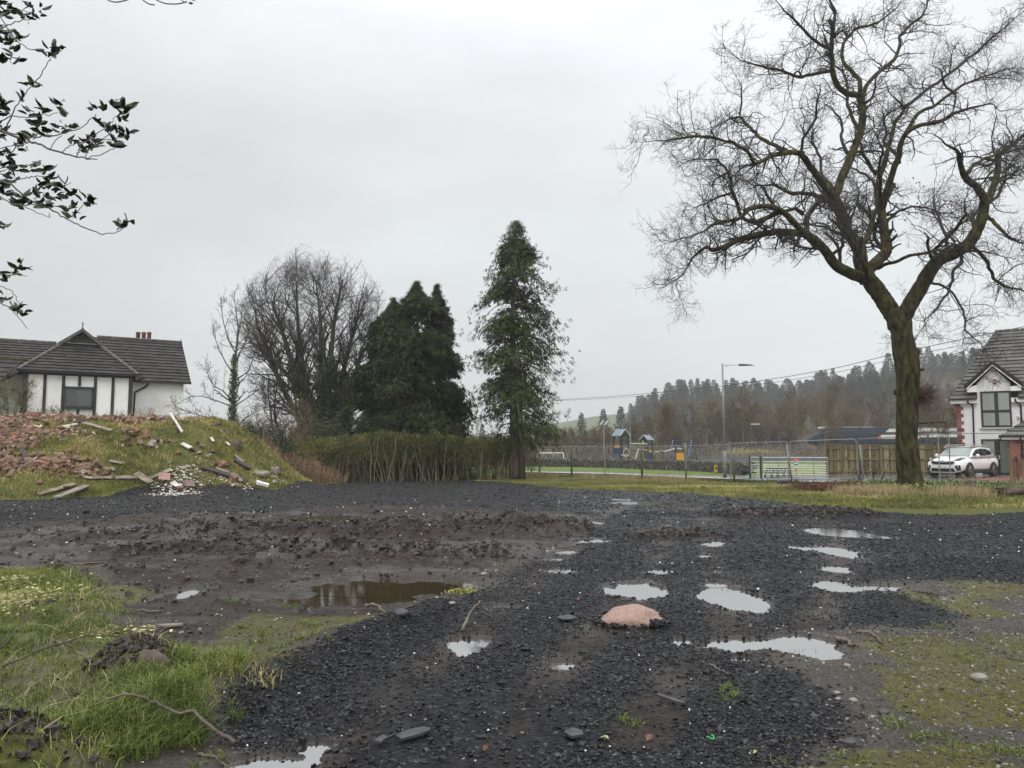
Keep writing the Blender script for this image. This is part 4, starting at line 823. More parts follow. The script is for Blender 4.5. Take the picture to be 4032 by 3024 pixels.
M_bark3 = pm('conifer_bark', (.045,.032,.023), (.11,.084,.062), scale=3, rough=.9, stretch=(1,1,.15), bump=.8, bscale=14, dist=.05)
M_ivy = pm('ivy_leaf', (.020,.035,.010), (.055,.085,.020), scale=1.5, rough=.5, tint=.8, c3=(.13,.16,.04), ramp=(.2,.8))
M_conif = pm('conifer_spray', (.009,.017,.004), (.034,.054,.010), scale=.7, rough=.75, tint=1.0, c3=(.095,.125,.022), ramp=(.2,.85), spec=.2)
M_conif2 = pm('conifer_spray_light', (.018,.032,.008), (.052,.075,.017), scale=.7, rough=.75, tint=.8, c3=(.12,.135,.03), ramp=(.15,.8), spec=.2)
# ------------------------------------------------------------------ the big oak, limbs traced
OY = 30.0
def limb(pts, y0, y1, r0, r1, k=14, rs=None):
    """pts: pixel polyline; depth runs y0->y1; radii in pixels"""
    n = len(pts); f = np.linspace(0, 1, n); w = [np.append(P(u, v, y0+(y1-y0)*t), (r0+(r1-r0)*t)*.90/FPX*(y0+(y1-y0)*t)) for (u, v), t in zip(pts, f)]
    q = resamp(w, k); q[:,3] *= 1-.72*sm(np.linspace(0,1,k), .6, 1)*(r1 < 8); return q
A7 = lambda *pp: [(2400+x/1.327, y/1.327) for x, y in pp]
B7 = lambda *pp: [(3100+x/2.2124, 600+y/2.2124) for x, y in pp]
oakbase = G(3585, 1922); OY = float(oakbase[1])
oak = thing('oak_tree', 'tall bare spreading oak with mossy trunk on the verge, right of centre', 'tree', oakbase)
tk = MB()
tp = [(3592,1940,66),(3590,1918,58),(3586,1890,50),(3578,1850,47),(3573,1790,45.5),(3570,1720,44),(3573,1650,46),(3571,1600,44),(3572,1540,45),(3575,1480,47),(3572,1430,50),(3562,1370,49),(3550,1310,44),(3542,1270,50),(3535,1240,40)]
tpw = resamp([np.append(P(u, v, OY), r*.90/FPX*OY) for u, v, r in tp], 70)
K, nS = len(tpw), 40; a = np.arange(nS)*2*math.pi/nS
zz_ = tpw[:,2][:,None]; rr = tpw[:,3][:,None]*(1+.05*fbm(a[None]*1.5+0*zz_, zz_*.8, 201, 3)+.03*np.sin(a*7)[None]*np.clip(1.2-zz_/3,0,1)+.05*vnoise(np.cos(a)[None]*2+3, np.sin(a)[None]*2+zz_*1.2, 205)+.022*fbm(a[None]*6, zz_*1.6, 207, 3))
rr = rr*(1+.20*np.clip(1-(zz_-oakbase[2])/.7, 0, 1)**2*(1+.5*np.sin(a*5+1)[None]))
V = np.stack([tpw[:,0][:,None]+rr*np.cos(a), tpw[:,1][:,None]+rr*np.sin(a), np.broadcast_to(zz_, rr.shape)], -1)
tk.add(V.reshape(-1,3), q=[[i*nS+j, i*nS+(j+1)%nS, (i+1)*nS+(j+1)%nS, (i+1)*nS+j] for i in range(K-1) for j in range(nS)])
def stub(p, d, r, l):  # cut limb stub
    p = np.asarray(p); d = unit(np.asarray(d, float)); tk.tube([p-d*r, p+d*l*.4, p+d*l*.8, p+d*l], [r*1.2, r, r*.95, r*.6], n=10)
stub(P(3588,1400,OY), (.35,-.2,1), .27, .32); stub(P(3540,1545,OY), (-.9,-.4,.2), .16, .16); stub(P(3612,1458,OY), (1,-.2,.1), .06, .25); stub(P(3612,1668,OY), (1,0,.06), .03, 1.1)
limbs = []
def LB(pts, dy0, dy1, r0, r1, k=14): limbs.append((limb(pts, OY+dy0, OY+dy1, r0, r1, k), r0))
LB(B7((985,1480),(1010,1430),(1090,1290),(1160,1180),(1240,1030),(1320,930),(1450,880),(1580,800),(1650,690),(1700,560),(1715,440)), 0, -1.5, 38, 21, 30)
LB(B7((1715,450),(1700,370),(1640,290),(1560,240),(1530,180),(1510,90),(1490,10))+A7((1835,830),(1810,780),(1760,760),(1700,700),(1640,690)), -1.5, -4, 18, 4, 24)
LB(B7((1715,450),(1760,400),(1800,290),(1830,200),(1840,90),(1832,40))+A7((2040,800),(2100,760),(2166,700),(2260,610),(2330,500)), -1.5, 1.5, 17, 5, 24)
LB(B7((1560,190),(1620,110),(1720,50),(1850,10),(1950,-10))+A7((2150,770),(2250,780)), -3, -1, 9, 4)
LB([(3535,1290)]+B7((950,1450),(870,1330),(790,1210),(710,1110),(660,1030)), 0, .5, 42, 32, 20)
LB(B7((700,1110),(640,1090),(520,1040),(420,990),(350,880),(270,790),(170,720),(100,680))+A7((1000,1220),(880,1210),(780,1225),(680,1250),(600,1290),(530,1310),(510,1280),(430,1350),(380,1440),(290,1490),(220,1480)), .5, -4.5, 26, 4, 40)
LB(A7((1030,1230),(960,1160),(900,1100),(830,1075),(740,1085),(700,1120),(660,1150),(580,1160),(520,1180),(490,1215),(380,1245),(250,1290)), -2.5, -5.5, 15, 3, 26)
LB(A7((900,1105),(800,1150),(740,1165),(690,1130),(640,1000),(620,900),(560,830),(450,830),(340,880)), -3, -1, 12, 3, 26)
LB(A7((640,1010),(560,1030),(490,1070),(390,1105)), -2, -3, 6, 2)
LB(A7((620,900),(540,950),(545,1020)), -2, -2.4, 5, 2, 6)
LB(A7((1030,1240),(1030,1130),(1090,1060),(1150,1040)), -1.5, .3, 12, 11, 12)
LB(A7((1140,1045),(1080,1020),(1000,1005),(930,1010),(880,970),(800,965),(700,1000)), .3, 2, 11, 4, 16)
LB(A7((1010,1120),(980,1085),(890,1110),(830,1040),(800,960),(740,970),(720,940)), -1.5, -3, 9, 4, 14)
LB(B7((700,1130),(640,960),(630,850),(590,770),(520,700),(480,560),(440,460),(400,400)), .3, .5, 32, 23, 24)
LB(B7((400,400),(340,320),(250,190),(170,80),(100,0))+A7((1010,800),(930,795),(850,810),(760,860),(700,870),(650,920),(620,900)), .5, -3.5, 17, 7, 30)
LB(A7((760,860),(740,820),(700,770),(620,740),(480,710),(400,715),(300,740),(200,738),(110,745)), -2.4, -5, 9, 2.5, 24)
LB(A7((940,800),(870,765),(780,720),(720,650),(680,610),(620,620),(560,660),(510,700)), -1.5, 1, 10, 3, 24)
LB(A7((680,600),(690,520),(688,440),(650,390)), .5, 1, 5, 2, 10)
LB(A7((1000,790),(1020,710),(1080,620),(1075,550),(1105,450),(1040,440)), -.6, -2.5, 7, 3, 16)
LB(B7((400,420),(440,330),(470,220),(520,120),(560,20))+A7((1270,800),(1310,700),(1325,600),(1310,500)), .5, 1.5, 20, 16, 26)
LB(A7((1315,500),(1230,485),(1185,440),(1165,370),(1160,250),(1168,150),(1150,100)), 1.5, 0, 14, 8, 22)
LB(A7((1165,150),(1180,60),(1150,0),(1120,-90),(1130,-200),(1090,-300)), 0, -1, 7, 3, 16)
LB(A7((1310,510),(1310,430),(1270,370),(1220,330),(1215,240),(1280,150),(1390,125),(1500,40),(1560,-60)), 1.5, 3, 11, 3, 26)
LB(A7((1325,510),(1340,450),(1400,380),(1490,310),(1520,230),(1510,190),(1600,110),(1640,80),(1660,10),(1720,-100),(1760,-200)), 1.5, 4, 10, 3, 28)
LB(A7((1160,370),(1080,385),(1000,405),(960,390),(900,370),(820,355),(700,320),(620,270),(590,240)), .8, -2.5, 9, 2.5, 22)
LB(A7((1010,405),(985,370),(960,390),(945,500)), 0, 0, 5, 2, 10)
LB(A7((1160,255),(1090,230),(1040,180),(960,100),(880,20),(840,-60)), .5, -2.5, 8, 3, 16)
LB(A7((1240,800),(1210,720),(1215,640),(1150,560),(1115,540)), 1, 3, 8, 3, 14)
LB(B7((680,1060),(780,950),(860,880),(870,820),(850,720),(830,600),(820,500)), .4, 2, 26, 18, 22)
LB(B7((820,520),(780,430),(780,300),(820,180),(860,60),(870,0))+A7((1480,700),(1490,640),(1545,570),(1520,540),(1470,500),(1440,425)), 2, 3.5, 13, 6, 28)
LB(B7((820,500),(850,400),(890,270),(930,130),(980,20))+A7((1520,760),(1540,700),(1600,660),(1720,640),(1800,590),(1900,560),(2000,540),(2040,580),(2150,570)), 2, -1.5, 16, 4, 34)
LB(A7((1550,690),(1600,600),(1700,550),(1790,490),(1850,440),(1970,400),(2080,350),(2180,360)), .5, 3, 9, 3, 20)
LB(A7((1540,560),(1700,440),(1850,330),(2000,200),(2100,110),(2200,30)), 3, 6, 8, 3, 22)
LB(A7((1800,490),(1740,430),(1730,370),(1690,330)), 1.5, 0, 6, 3, 10)
LB(A7((1810,500),(1800,570),(1780,620)), 1.5, 1, 5, 2, 8)
LB(B7((640,800),(700,740),(745,560),(780,500),(860,420),(930,280)), .5, 3, 13, 8, 20)
LB(B7((760,290),(740,240),(680,200),(600,150),(550,130),(380,135)), 2.5, 4, 7, 2.5, 14)
LB(B7((770,190),(700,90),(640,0))+A7((1320,740),(1290,770)), 2.5, 1, 9, 5, 14)
LB(B7((790,1010),(860,975),(940,950),(1120,880),(1280,860),(1500,850),(1700,870),(1850,900),(2062,950)), .5, -4, 9, 3, 24)
LB(B7((870,590),(960,520),(1080,470),(1200,480),(1350,540),(1500,500)), 2, 5, 6, 2.5, 16)
LB(B7((1740,550),(1850,660),(1930,740),(2062,800),(2200,840)), -1.2, -4, 9, 4, 18)
LB(B7((1520,880),(1520,970),(1440,1030),(1440,1130),(1380,1250),(1280,1380),(1200,1450),(1200,1530),(1240,1640)), -1, -3, 8, 2.5, 22)
LB(B7((1230,1120),(1330,1150),(1420,1190),(1500,1320),(1560,1450),(1530,1530),(1620,1610),(1700,1680),(1740,1800)), 0, -4, 6, 3, 22)
LB(B7((1600,800),(1750,960),(1790,1100),(1900,1170),(2062,1210),(2200,1300)), -1.2, 2.5, 9, 3, 20)
LB(B7((1590,830),(1420,800),(1280,930)), -1, -2, 8, 6, 8)
LB(B7((1400,840),(1370,700),(1300,520),(1270,400),(1290,280)), -.5, 3, 8, 3, 18)
LB(B7((1270,930),(1220,860),(1230,740),(1190,690)), 0, -1.5, 8, 4, 10)
LB(B7((1460,780),(1380,710),(1600,570),(1650,470)), -.8, 1.5, 6, 3, 14)
LB(B7((470,720),(330,650),(200,630),(0,625),(-150,600)), .4, -2, 6, 2, 16)
LB(B7((100,720),(0,740),(-60,760)), -2.5, -4, 6, 2, 8)
# limbs going away from and towards the viewer, so that the crown is round
rs = np.random.RandomState(31)
for k in range(9):
    u0, v0, d0 = [(3421,1102,.4),(3390,984,.5),(3299,780,.6),(3697,1020,-.3),(3846,912,-1),(3489,998,1),(3471,826,2),(3387,528,1.5),(3540,640,2),(3895,781,-1),(3300,700,1),(3560,520,1),(3868,853,-1),(3335,654,1),(3480,900,1.5)][k]
    sgn = 1 if k%3 else -1; pts = []; uu, vv = u0, v0
    for j in range(7): pts.append((uu, vv)); uu += 30*rs.randn()+(u0-3560)*.10; vv -= 35+40*rs.rand()
    LB(pts, d0, d0+sgn*(4.5+3*rs.rand()), 9, 3, 18)
prox = []
for pl, r0 in limbs:
    k = len(pl); jit = np.zeros((k,3)); jit[1:] = .02*rs.randn(k-1,3)*min(1, 10/r0); pl = pl.copy(); pl[:,:3] += jit
    prox.append(pl); big = r0 > 12
    if big: pass
for i, (pl, (raw, r0)) in enumerate(zip(prox, limbs)):
    m_ = MB(); q = resamp(pl, int(len(pl)*2)); rad = q[:,3]*(1+.10*fbm(np.arange(len(q))*.7, np.full(len(q), i*3.1), 211, 2)); m_.tube(q[:,:3], rad, n=12 if r0 > 12 else 7)
    if r0 >= 12: limbs[i] = (raw, r0, m_)
    else: limbs[i] = (raw, r0, m_)
trunkmb = tk
for l in limbs:
    if l[1] >= 30: 
        m_ = l[2]; 
        for vv, qq in zip(m_.v, m_.q): trunkmb.add(vv, q=qq)
trunk = trunkmb.build('trunk', M_bark, oak, smooth=True)
for l in limbs:
    if l[1] < 30: l[2].build('limb', M_bark if l[1] >= 9 else M_twig, oak, smooth=True)
Lp = np.stack([resamp(p, 24)[:,:3] for p in prox if p[0,3] < .3]); Lr = np.stack([resamp(p, 24)[:,3] for p in prox if p[0,3] < .3])
tw = MB(); rs = np.random.RandomState(33)
oc = P(3500,700,OY)
def outer(p): d = np.linalg.norm((p-oc)*[1,1,.9], axis=1); return .36+np.clip(d/8,0,1)
b1, r1 = branch(Lp, Lr, 560, 1.75, rs, keepf=outer, ang=(35,75), k=9, wig=.28, up=.03, r=.42, rmin=.012, t0=.12, Lfall=.35)
b2, r2 = branch(b1, r1, 2700, .90, rs, keepf=outer, ang=(30,75), k=6, wig=.34, up=.02, r=.55, rmin=.006, t0=.1, Lfall=.3)
lt = Lp[:,8:], Lr[:,8:]
b2b, r2b = branch(lt[0], lt[1], 1600, .95, rs, keepf=outer, ang=(35,80), k=6, wig=.34, up=.0, r=.3, rmin=.007, t0=.1, Lfall=.3)
b2 = np.concatenate([b2, b2b]); r2 = np.concatenate([r2, r2b])
b3, r3 = branch(b2, r2, 15500, .42, rs, keepf=lambda p: .6+outer(p), ang=(30,75), k=4, wig=.36, up=.0, r=.6, rmin=.0036, t0=.1, Lfall=.3)
b4, r4 = branch(b3, r3, 30000, .15, rs, ang=(30,70), k=3, wig=.3, up=.04, r=.7, rmin=.0030, t0=.3, Lfall=.2)
mtube(tw, b1, r1, 5); mtube(tw, b2, r2, 4); mtube(tw, b3, r3, 3); mtube(tw, b4, r4, 3)
tag(tw.build('twigs', M_twig, oak), kind='stuff')
# burr with red twigs on the trunk's right side
bu = MB(); rs = np.random.RandomState(35); c = P(3625,1560,OY)
n = 260; d = unit(np.stack([.9+.5*rs.randn(n), -.4+.5*rs.randn(n), .1+.45*rs.randn(n)], 1)); Pb = c[None,None]-np.array([.15,0,0])+.12*rs.randn(n,1,3)+np.zeros((n,6,3)); dd = d
for s_ in range(1,6): dd = unit(dd+.25*rs.randn(n,3)); Pb[:,s_] = Pb[:,s_-1]+dd*.13*(.6+.8*rs.rand(n,1))
mtube(bu, Pb, np.full((n,6), .006)*np.linspace(1,.5,6)); bb, br_ = branch(Pb, np.full((n,6), .005), 700, .3, rs, k=4, rmin=.003); mtube(bu, bb, br_, 3)
bu.build('epicormic_shoots', pm('red_twig', (.05,.022,.015), (.10,.05,.035), scale=5, rough=.8), oak)
lf = MB(); c0 = P(3608,788,OY)  # a few dead leaves still on
n = 26; cc_ = c0+np.array([.45,.3,.8])*rs.randn(n,3)*.5; leaves(lf, cc_, unit(rs.randn(n,3)), .12, .07, rs); c1 = P(3740,805,OY-1); cc_ = c1+np.array([.5,.3,.25])*rs.randn(26,3)*.5; leaves(lf, cc_, unit(rs.randn(26,3)), .12, .07, rs)
tag(lf.build('dead_leaves', pm('dead_leaf', (.08,.035,.02), (.13,.06,.03), scale=5, rough=.8), oak), kind='stuff')
# ------------------------------------------------------------------ generic bare tree
def bare_tree(mb, base, Ht, Wd, rs, stems=6, fan=35, r0=.22, n1=70, n2=500, n3=3500, wig=.10, rm=(.03,.016,.010), up=.05, L1=.30, L2=.16, L3=.08, env=True):
    """multi-stemmed bare tree in metres"""
    base = np.asarray(base, float); K = 12; st = np.zeros((stems,K,3)); az = rs.rand()*6+np.arange(stems)*2*math.pi/max(stems,1)*1.0; f = R(fan)
    lean = f*(.25+.75*rs.rand(stems)) if stems > 1 else np.array([.03])
    d = np.stack([np.cos(az)*np.sin(lean), np.sin(az)*np.sin(lean), np.cos(lean)], 1)
    st[:,0] = base+.25*np.stack([np.cos(az), np.sin(az), 0*az], 1)*(stems > 1)
    H_ = Ht*(1-.25*(lean/f)**2 if stems > 1 else np.ones(1)); dd = d
    for s in range(1,K): dd = unit(dd+wig*rs.randn(stems,3)*.6+np.array([0,0,up])); st[:,s] = st[:,s-1]+dd*(H_/np.cos(lean)/(K-1))[:,None]
    rr_ = r0*np.linspace(1,.12,K)[None]*(.8+.4*rs.rand(stems,1)); mtube(mb, st, rr_, 8)
    b1, q1 = branch(st, rr_, n1, Ht*L1, rs, ang=(25,50), k=8, wig=wig*1.6, up=.07, r=.5, rmin=rm[0], t0=.28, Lfall=.45)
    b2, q2 = branch(b1, q1, n2, Ht*L2, rs, ang=(25,50), k=6, wig=wig*1.8, up=.05, r=.6, rmin=rm[1], t0=.2, Lfall=.35)
    b3, q3 = branch(b2, q2, n3, Ht*L3, rs, ang=(20,50), k=4, wig=wig*2, up=.03, r=.6, rmin=rm[2], t0=.15, Lfall=.3)
    mtube(mb, b1, q1, 4); mtube(mb, b2, q2, 3); mtube(mb, b3, q3, 3); return st, rr_, b1, b2
def ivy(mb, pl, rad, n, rs, spread=.12, size=.10, tint=None):
    K = len(pl); t = rs.rand(n)*(K-1); i = np.minimum(t.astype(int), K-2); f = (t-i)[:,None]; p = pl[i]*(1-f)+pl[i+1]*f; r = rad[i]
    a = rs.rand(n)*6.283; o = np.stack([np.cos(a), np.sin(a), .3*rs.randn(n)], 1); c = p+o*(r+spread*rs.rand(n)**1.5)[:,None]
    leaves(mb, c, unit(o*.5+np.array([0,0,-.6])+.5*rs.randn(n,3)), size, size*.8, rs, tint=tint)
# great beech clump (left of centre)
rs = np.random.RandomState(51); BY = 56.0
bb0 = P(1250, 1768, BY); bb0[2] = 0
be = thing('beech_tree', 'huge domed bare beech with many ivy-clad stems behind the hedge', 'tree', bb0)
mb = MB(); K = 14; mainpts = [((1225,1900),(1190,1700),(1110,1500),(1040,1330),(1010,1230),(1010,1160)),((1240,1900),(1215,1700),(1160,1450),(1110,1250),(1085,1130),(1080,1070)),((1250,1900),(1240,1700),(1200,1450),(1180,1250),(1170,1100),(1165,1000)),((1255,1900),(1260,1650),(1250,1400),(1255,1200),(1250,1080),(1245,990)),
 ((1265,1900),(1275,1650),(1290,1450),(1310,1250),(1330,1100),(1340,1000)),((1280,1900),(1300,1700),(1340,1500),(1390,1300),(1410,1180),(1420,1120)),((1310,1900),(1345,1700),(1380,1550),(1430,1400),(1475,1280),(1500,1230)),((1330,1900),(1360,1700),(1400,1560),(1450,1470),(1500,1420)),((1260,1900),(1230,1650),(1180,1540),(1090,1420),(1030,1370),(990,1340))]
st = []; sr = []
for j, pl in enumerate(mainpts):
    dy = rs.randn()*2.6; w = [np.append(P(u+8*rs.randn(), v, BY+dy*t), (.27-.225*t)) for (u, v), t in zip(pl, np.linspace(0,1,len(pl)))]
    w = [np.append(a_[:3]*[1,1,1]-[0,0,max(0,a_[2]-9)*.30], a_[3]) for a_ in w]; q = resamp(w, K); st.append(q[:,:3]); sr.append(q[:,3])
st = np.array(st); sr = np.array(sr); mtube(mb, st, sr, 9); mb.build('trunk', M_bark2, be, smooth=True)
mb = MB()
bk_ = P(1250,1500,BY)
def domef(p): d = np.linalg.norm((p-bk_)*[1,.8,.85], axis=1); return .5+np.clip((d-1)/7,0,1)
b1, q1 = branch(st, sr, 230, 3.3, rs, ang=(22,52), k=9, wig=.13, up=.05, r=.42, rmin=.026, t0=.34, Lfall=.35, keepf=lambda p: .25+domef(p))
b2, q2 = branch(np.concatenate([b1]), q1, 1150, 2.0, rs, keepf=domef, ang=(22,50), k=6, wig=.14, up=.035, r=.55, rmin=.018, t0=.2, Lfall=.35)
b3, q3 = branch(b2, q2, 11000, .9, rs, keepf=domef, ang=(18,50), k=4, wig=.18, up=.02, r=.6, rmin=.007, t0=.15, Lfall=.3)
b4, q4 = branch(b3, q3, 22000, .45, rs, keepf=domef, ang=(18,50), k=3, wig=.18, up=.02, r=.6, rmin=.005, t0=.3, Lfall=.3)
dc = P(1238,1345,BY)
def ind(b, q): e = b[:,-1]; r_ = ((e[:,0]-dc[0])/5.75)**2+((e[:,1]-dc[1])/5.2)**2+((e[:,2]-dc[2])/6.9)**2; k = r_ < 1+.10*rs.randn(len(b)); return b[k], q[k]
b2, q2 = ind(b2, q2); b3, q3 = ind(b3, q3); b4, q4 = ind(b4, q4)
mtube(mb, b1, q1, 4); mtube(mb, b2, q2, 3); mtube(mb, b3, q3, 3); mtube(mb, b4, q4, 3); tag(mb.build('crown', pm('beech_twig', (.030,.024,.022), (.070,.058,.052), scale=2, rough=.8), be), kind='stuff')
iv = MB()
for j in (1,2,3,4,5,6): ivy(iv, st[j][:9], sr[j][:9], 4600, rs, .38, .15)
iv.build('ivy', M_ivy, be)
# lesser trees round it
def small_tree(name, u, v, Y, Ht, label, seed, **kw):
    rs = np.random.RandomState(seed); b = P(u, v, Y); b[2] = float(Hbase(b[0], b[1])); t = thing(name, label, 'tree', b); mb = MB(); a = bare_tree(mb, b, Ht, 0, rs, **kw); mb.build('crown', M_twig, t); return t, a, rs, b
t, a, rs, b = small_tree('bare_tree', 1135, 1800, 50, 6.6, 'small crooked bare tree in front of the beech, leaning left', 61, stems=3, fan=45, r0=.16, n1=26, n2=150, n3=900, wig=.22)
iv = MB(); ivy(iv, a[0][0][:7], a[1][0][:7], 700, rs, .25, .12); iv.build('ivy', M_ivy, t)
# young ivy-stemmed tree at the mound's end
Yy = 38.0; yb_ = G(925, 1790); Yy = float(P(925,1790,38)[1]); b = P(925, 1790, Yy); b[2] = float(Hbase(b[0], b[1]))
yt = thing('young_tree', 'slender young bare tree with ivy up its stem at the end of the mound', 'tree', b)
mb = MB(); rs = np.random.RandomState(63)
main = resamp([np.append(P(u, v, Yy), r) for u, v, r in ((918,1830,.13),(916,1700,.11),(913,1600,.10),(915,1520,.085),(925,1400,.06),(932,1300,.04),(905,1220,.02),(903,1150,.010))], 20)
main2 = resamp([np.append(P(u, v, Yy), r) for u, v, r in ((918,1820,.12),(917,1650,.11),(918,1500,.08),(930,1380,.05),(938,1290,.03),(925,1200,.02),(922,1150,.008))], 20)
sts = [main2]
for pl in (((914,1580),(880,1540),(840,1520),(820,1480),(808,1420)),((912,1600),(860,1580),(800,1560),(750,1560),(700,1590)),((925,1480),(890,1430),(860,1370),(840,1310),(835,1270)),((932,1400),(900,1340),(880,1270),(870,1200),(872,1170)),((918,1600),(970,1570),(1010,1540),(1050,1500)),((914,1690),(850,1650),(800,1640),(740,1620),(690,1600)),((930,1420),(965,1350),(985,1280),(1000,1230)),((925,1500),(980,1460),(1000,1400),(1020,1350)),((918,1700),(960,1650),(1010,1620),(1060,1600)),((936,1330),(950,1260),(955,1190)),((905,1760),(850,1710),(800,1670),(760,1650),(700,1655),(650,1640))):
    dy = 1.2*rs.randn(); sts.append(resamp([np.append(P(u, v, Yy+dy*t), .034*(1-.75*t)) for (u, v), t in zip(pl, np.linspace(0,1,len(pl)))], 20))
sts = np.array(sts); mtube(mb, sts[:,:,:3], sts[:,:,3], 7); mb.build('trunk', M_bark2, yt, smooth=True); mb = MB()
b1, q1 = branch(sts[:,:,:3], sts[:,:,3], 150, 1.1, rs, ang=(25,55), k=6, wig=.16, up=.10, r=.5, rmin=.010, t0=.25); b2, q2 = branch(b1, q1, 650, .42, rs, ang=(35,65), k=4, wig=.2, up=.05, r=.7, rmin=.007); b3, q3 = branch(b2, q2, 1300, .14, rs, ang=(35,65), k=3, wig=.2, r=.8, rmin=.006)
mtube(mb, b1, q1, 4); mtube(mb, b2, q2, 3); mtube(mb, b3, q3, 3); mb.build('crown', pm('pale_twig', (.06,.05,.045), (.12,.10,.09), scale=3, rough=.8), yt)
iv = MB(); ivy(iv, sts[0][:13,:3], sts[0][:13,3], 1500, rs, .10, .09, tint=.35+.5*rs.rand(1500)); iv.build('ivy', M_ivy, yt)
# ------------------------------------------------------------------ conifers
def conifer(t, base, pts, prof, rs, nb, spray, mat, droop=.35, leaf=(.20,.055), trunk_r=.3, cover=1.0, thin=None, thick=.5, lw=1.0, gap=-.05):
    """pts: trunk polyline (world), prof(h01) -> crown radius"""
    pl = resamp(pts, 30); tmb = MB(); tmb.tube(pl, np.linspace(trunk_r, .03, 30), n=12)
    tmb.build('trunk', M_bark3, t, smooth=True)
    h = np.concatenate([rs.rand(nb-nb//7)**.85, .86+.14*rs.rand(nb//7)]); a = rs.rand(nb)*6.283; f = h*29; i = np.minimum(f.astype(int), 28); p = pl[i]+(pl[i+1]-pl[i])*(f-i)[:,None]
    Rr = np.array([prof(x, y) for x, y in zip(h, a)])*(.72+.42*rs.rand(nb))
    K = 7; B = np.zeros((nb,K,3)); s = np.linspace(0,1,K); o = np.stack([np.cos(a), np.sin(a)], 1)
    B[:,:,0] = p[:,None,0]+o[:,0:1]*Rr[:,None]*s; B[:,:,1] = p[:,None,1]+o[:,1:2]*Rr[:,None]*s
    B[:,:,2] = p[:,None,2]+Rr[:,None]*(.35*s-(.35+droop)*s**2)
    lb = MB(); mtube(lb, B, np.clip(.018*Rr[:,None]*(1.2-s), .008, .06), 3); lb.build('branches', M_bark3, t)
    fo = MB(); n = int(spray*nb*cover); bi = rs.choice(nb, n, p=(Rr+.3)/(Rr+.3).sum()); ss = (thick+(1-thick)*rs.rand(n)); fi = ss*(K-1); ii_ = np.minimum(fi.astype(int), K-2)
    c = B[bi,ii_]+(B[bi,ii_+1]-B[bi,ii_])*(fi-ii_)[:,None]; w = (.05+.13*Rr[bi])[:,None]; c = c+rs.randn(n,3)*w*np.array([1,1,.35]); gp = (fbm(c[:,0]*1.1+c[:,1]*.6, c[:,2]*1.5, 17, 3) > gap-.22*rs.rand(n)) | (h[bi] > .88); c, bi = c[gp], bi[gp]; n = len(c)
    if thin is not None: k_ = rs.rand(n) < thin(c); c, bi = c[k_], bi[k_]; n = len(c)
    m_ = 7; out_ = np.stack([o[bi,0], o[bi,1], np.zeros(n)], 1); tb = rs.rand(nb); tn = np.repeat(tb[bi]*.6+.4*rs.rand(n), m_); c = np.repeat(c, m_, 0); out_ = np.repeat(out_, m_, 0); N_ = len(c)
    q = rs.rand(N_,1); dd_ = unit(out_*.75+np.array([0,0,-1.0])*(.35+.9*q)+.42*rs.randn(N_,3)); c = c+out_*q*.12+.05*rs.randn(N_,3)
    szf = np.clip(.22+np.repeat(Rr[bi], m_)*.65, .22, 1); leaves(fo, c, dd_, leaf[0]*szf*(.6+.8*rs.rand(N_)), leaf[1]*szf, rs, tint=np.clip(tn*.8+.2*rs.rand(N_), 0, 1), nrm=out_*.3+np.array([0,0,1.])); return fo.build('foliage', mat, t)
CY = 50.0; rs = np.random.RandomState(71)
def cprof(R0, w=.9, wob=.24, seed=3, low=1.0):
    def f(h, a): return R0*(max(0.02, (1-h))**w*min(1,(1-h)/.12+.10)*(1-(1-low)*(h < .12)))*(1+wob*math.sin(a*3+h*9+seed)+wob*.8*math.sin(h*31+seed*2+a))
    return f
def cz(x, y): return float(Hbase(x, y))
for (u, topv, dy, R0, seed, lab, nb, w, sp) in ((1638,1108,-.5,3.0,3,'tall dark evergreen with drooping sprays, left spire of the dense pair',820,.52,34),(1718,1120,.6,2.0,4,'narrower dark evergreen spire on the right of the dense pair',560,.60,32),(1548,1172,1.5,3.2,5,'lower broad dark evergreen on the left flank of the dense clump',700,.50,34),(1590,1255,-1.8,3.1,8,'low spreading dark evergreen at the front of the dense clump',460,.55,30)):
    b = P(u, 1800, CY+dy); b[2] = cz(b[0], b[1]); top = P(u+(4 if seed == 3 else 2), topv, CY+dy); t = thing('conifer', lab, 'tree', b, 'dense dark conifers behind the hedge')
    conifer(t, b, [b, (b+top)/2+np.array([.1,0,0]), top], cprof(R0, w, seed=seed, low=.92), rs, nb, sp, M_conif, leaf=(.30,.085), trunk_r=.32, gap=-.08)
TY = 47.5; b = P(2026, 1872, TY); b[2] = cz(b[0], b[1]); pts = [b, P(2024,1650,TY), P(2020,1400,TY), P(2020,1150,TY), P(2026,1000,TY), P(2032,868,TY)]
t = thing('tall_conifer', 'tall narrow evergreen with a bare lower trunk standing at the hedge end', 'tree', b)
hh = np.array([0,.16,.22,.32,.42,.57,.69,.77,.87,.92,.97,1.0]); ww = np.array([1.0,1.6,2.2,2.4,2.35,2.2,2.15,2.1,1.45,.95,.5,.15])
def tprof(h, a): return float(np.interp(h, hh, ww))*(1+.16*math.sin(a*2+h*13)+.14*math.sin(h*37+a*3))*(1.12 if math.cos(a) > 0 else .95)
zt0 = b[2]
def thin(c):
    h = (c[:,2]-zt0)/14.2; return np.where(h < .13, 0, np.where((h < .27) & (c[:,0]-b[0] < .3), .28, 1.0))*.85
conifer(t, b, pts, tprof, rs, 430, 26, M_conif2, droop=.5, leaf=(.24,.065), trunk_r=.34, thin=thin, thick=.30, gap=-.12)
tm = MB(); tm.tube([b+np.array([.5,-.1,0]), P(2050,1650,TY-.1), P(2046,1500,TY-.1), P(2040,1350,TY-.1)], [.20,.16,.13,.05], n=10); tm.build('second_stem', M_bark3, t, smooth=True)
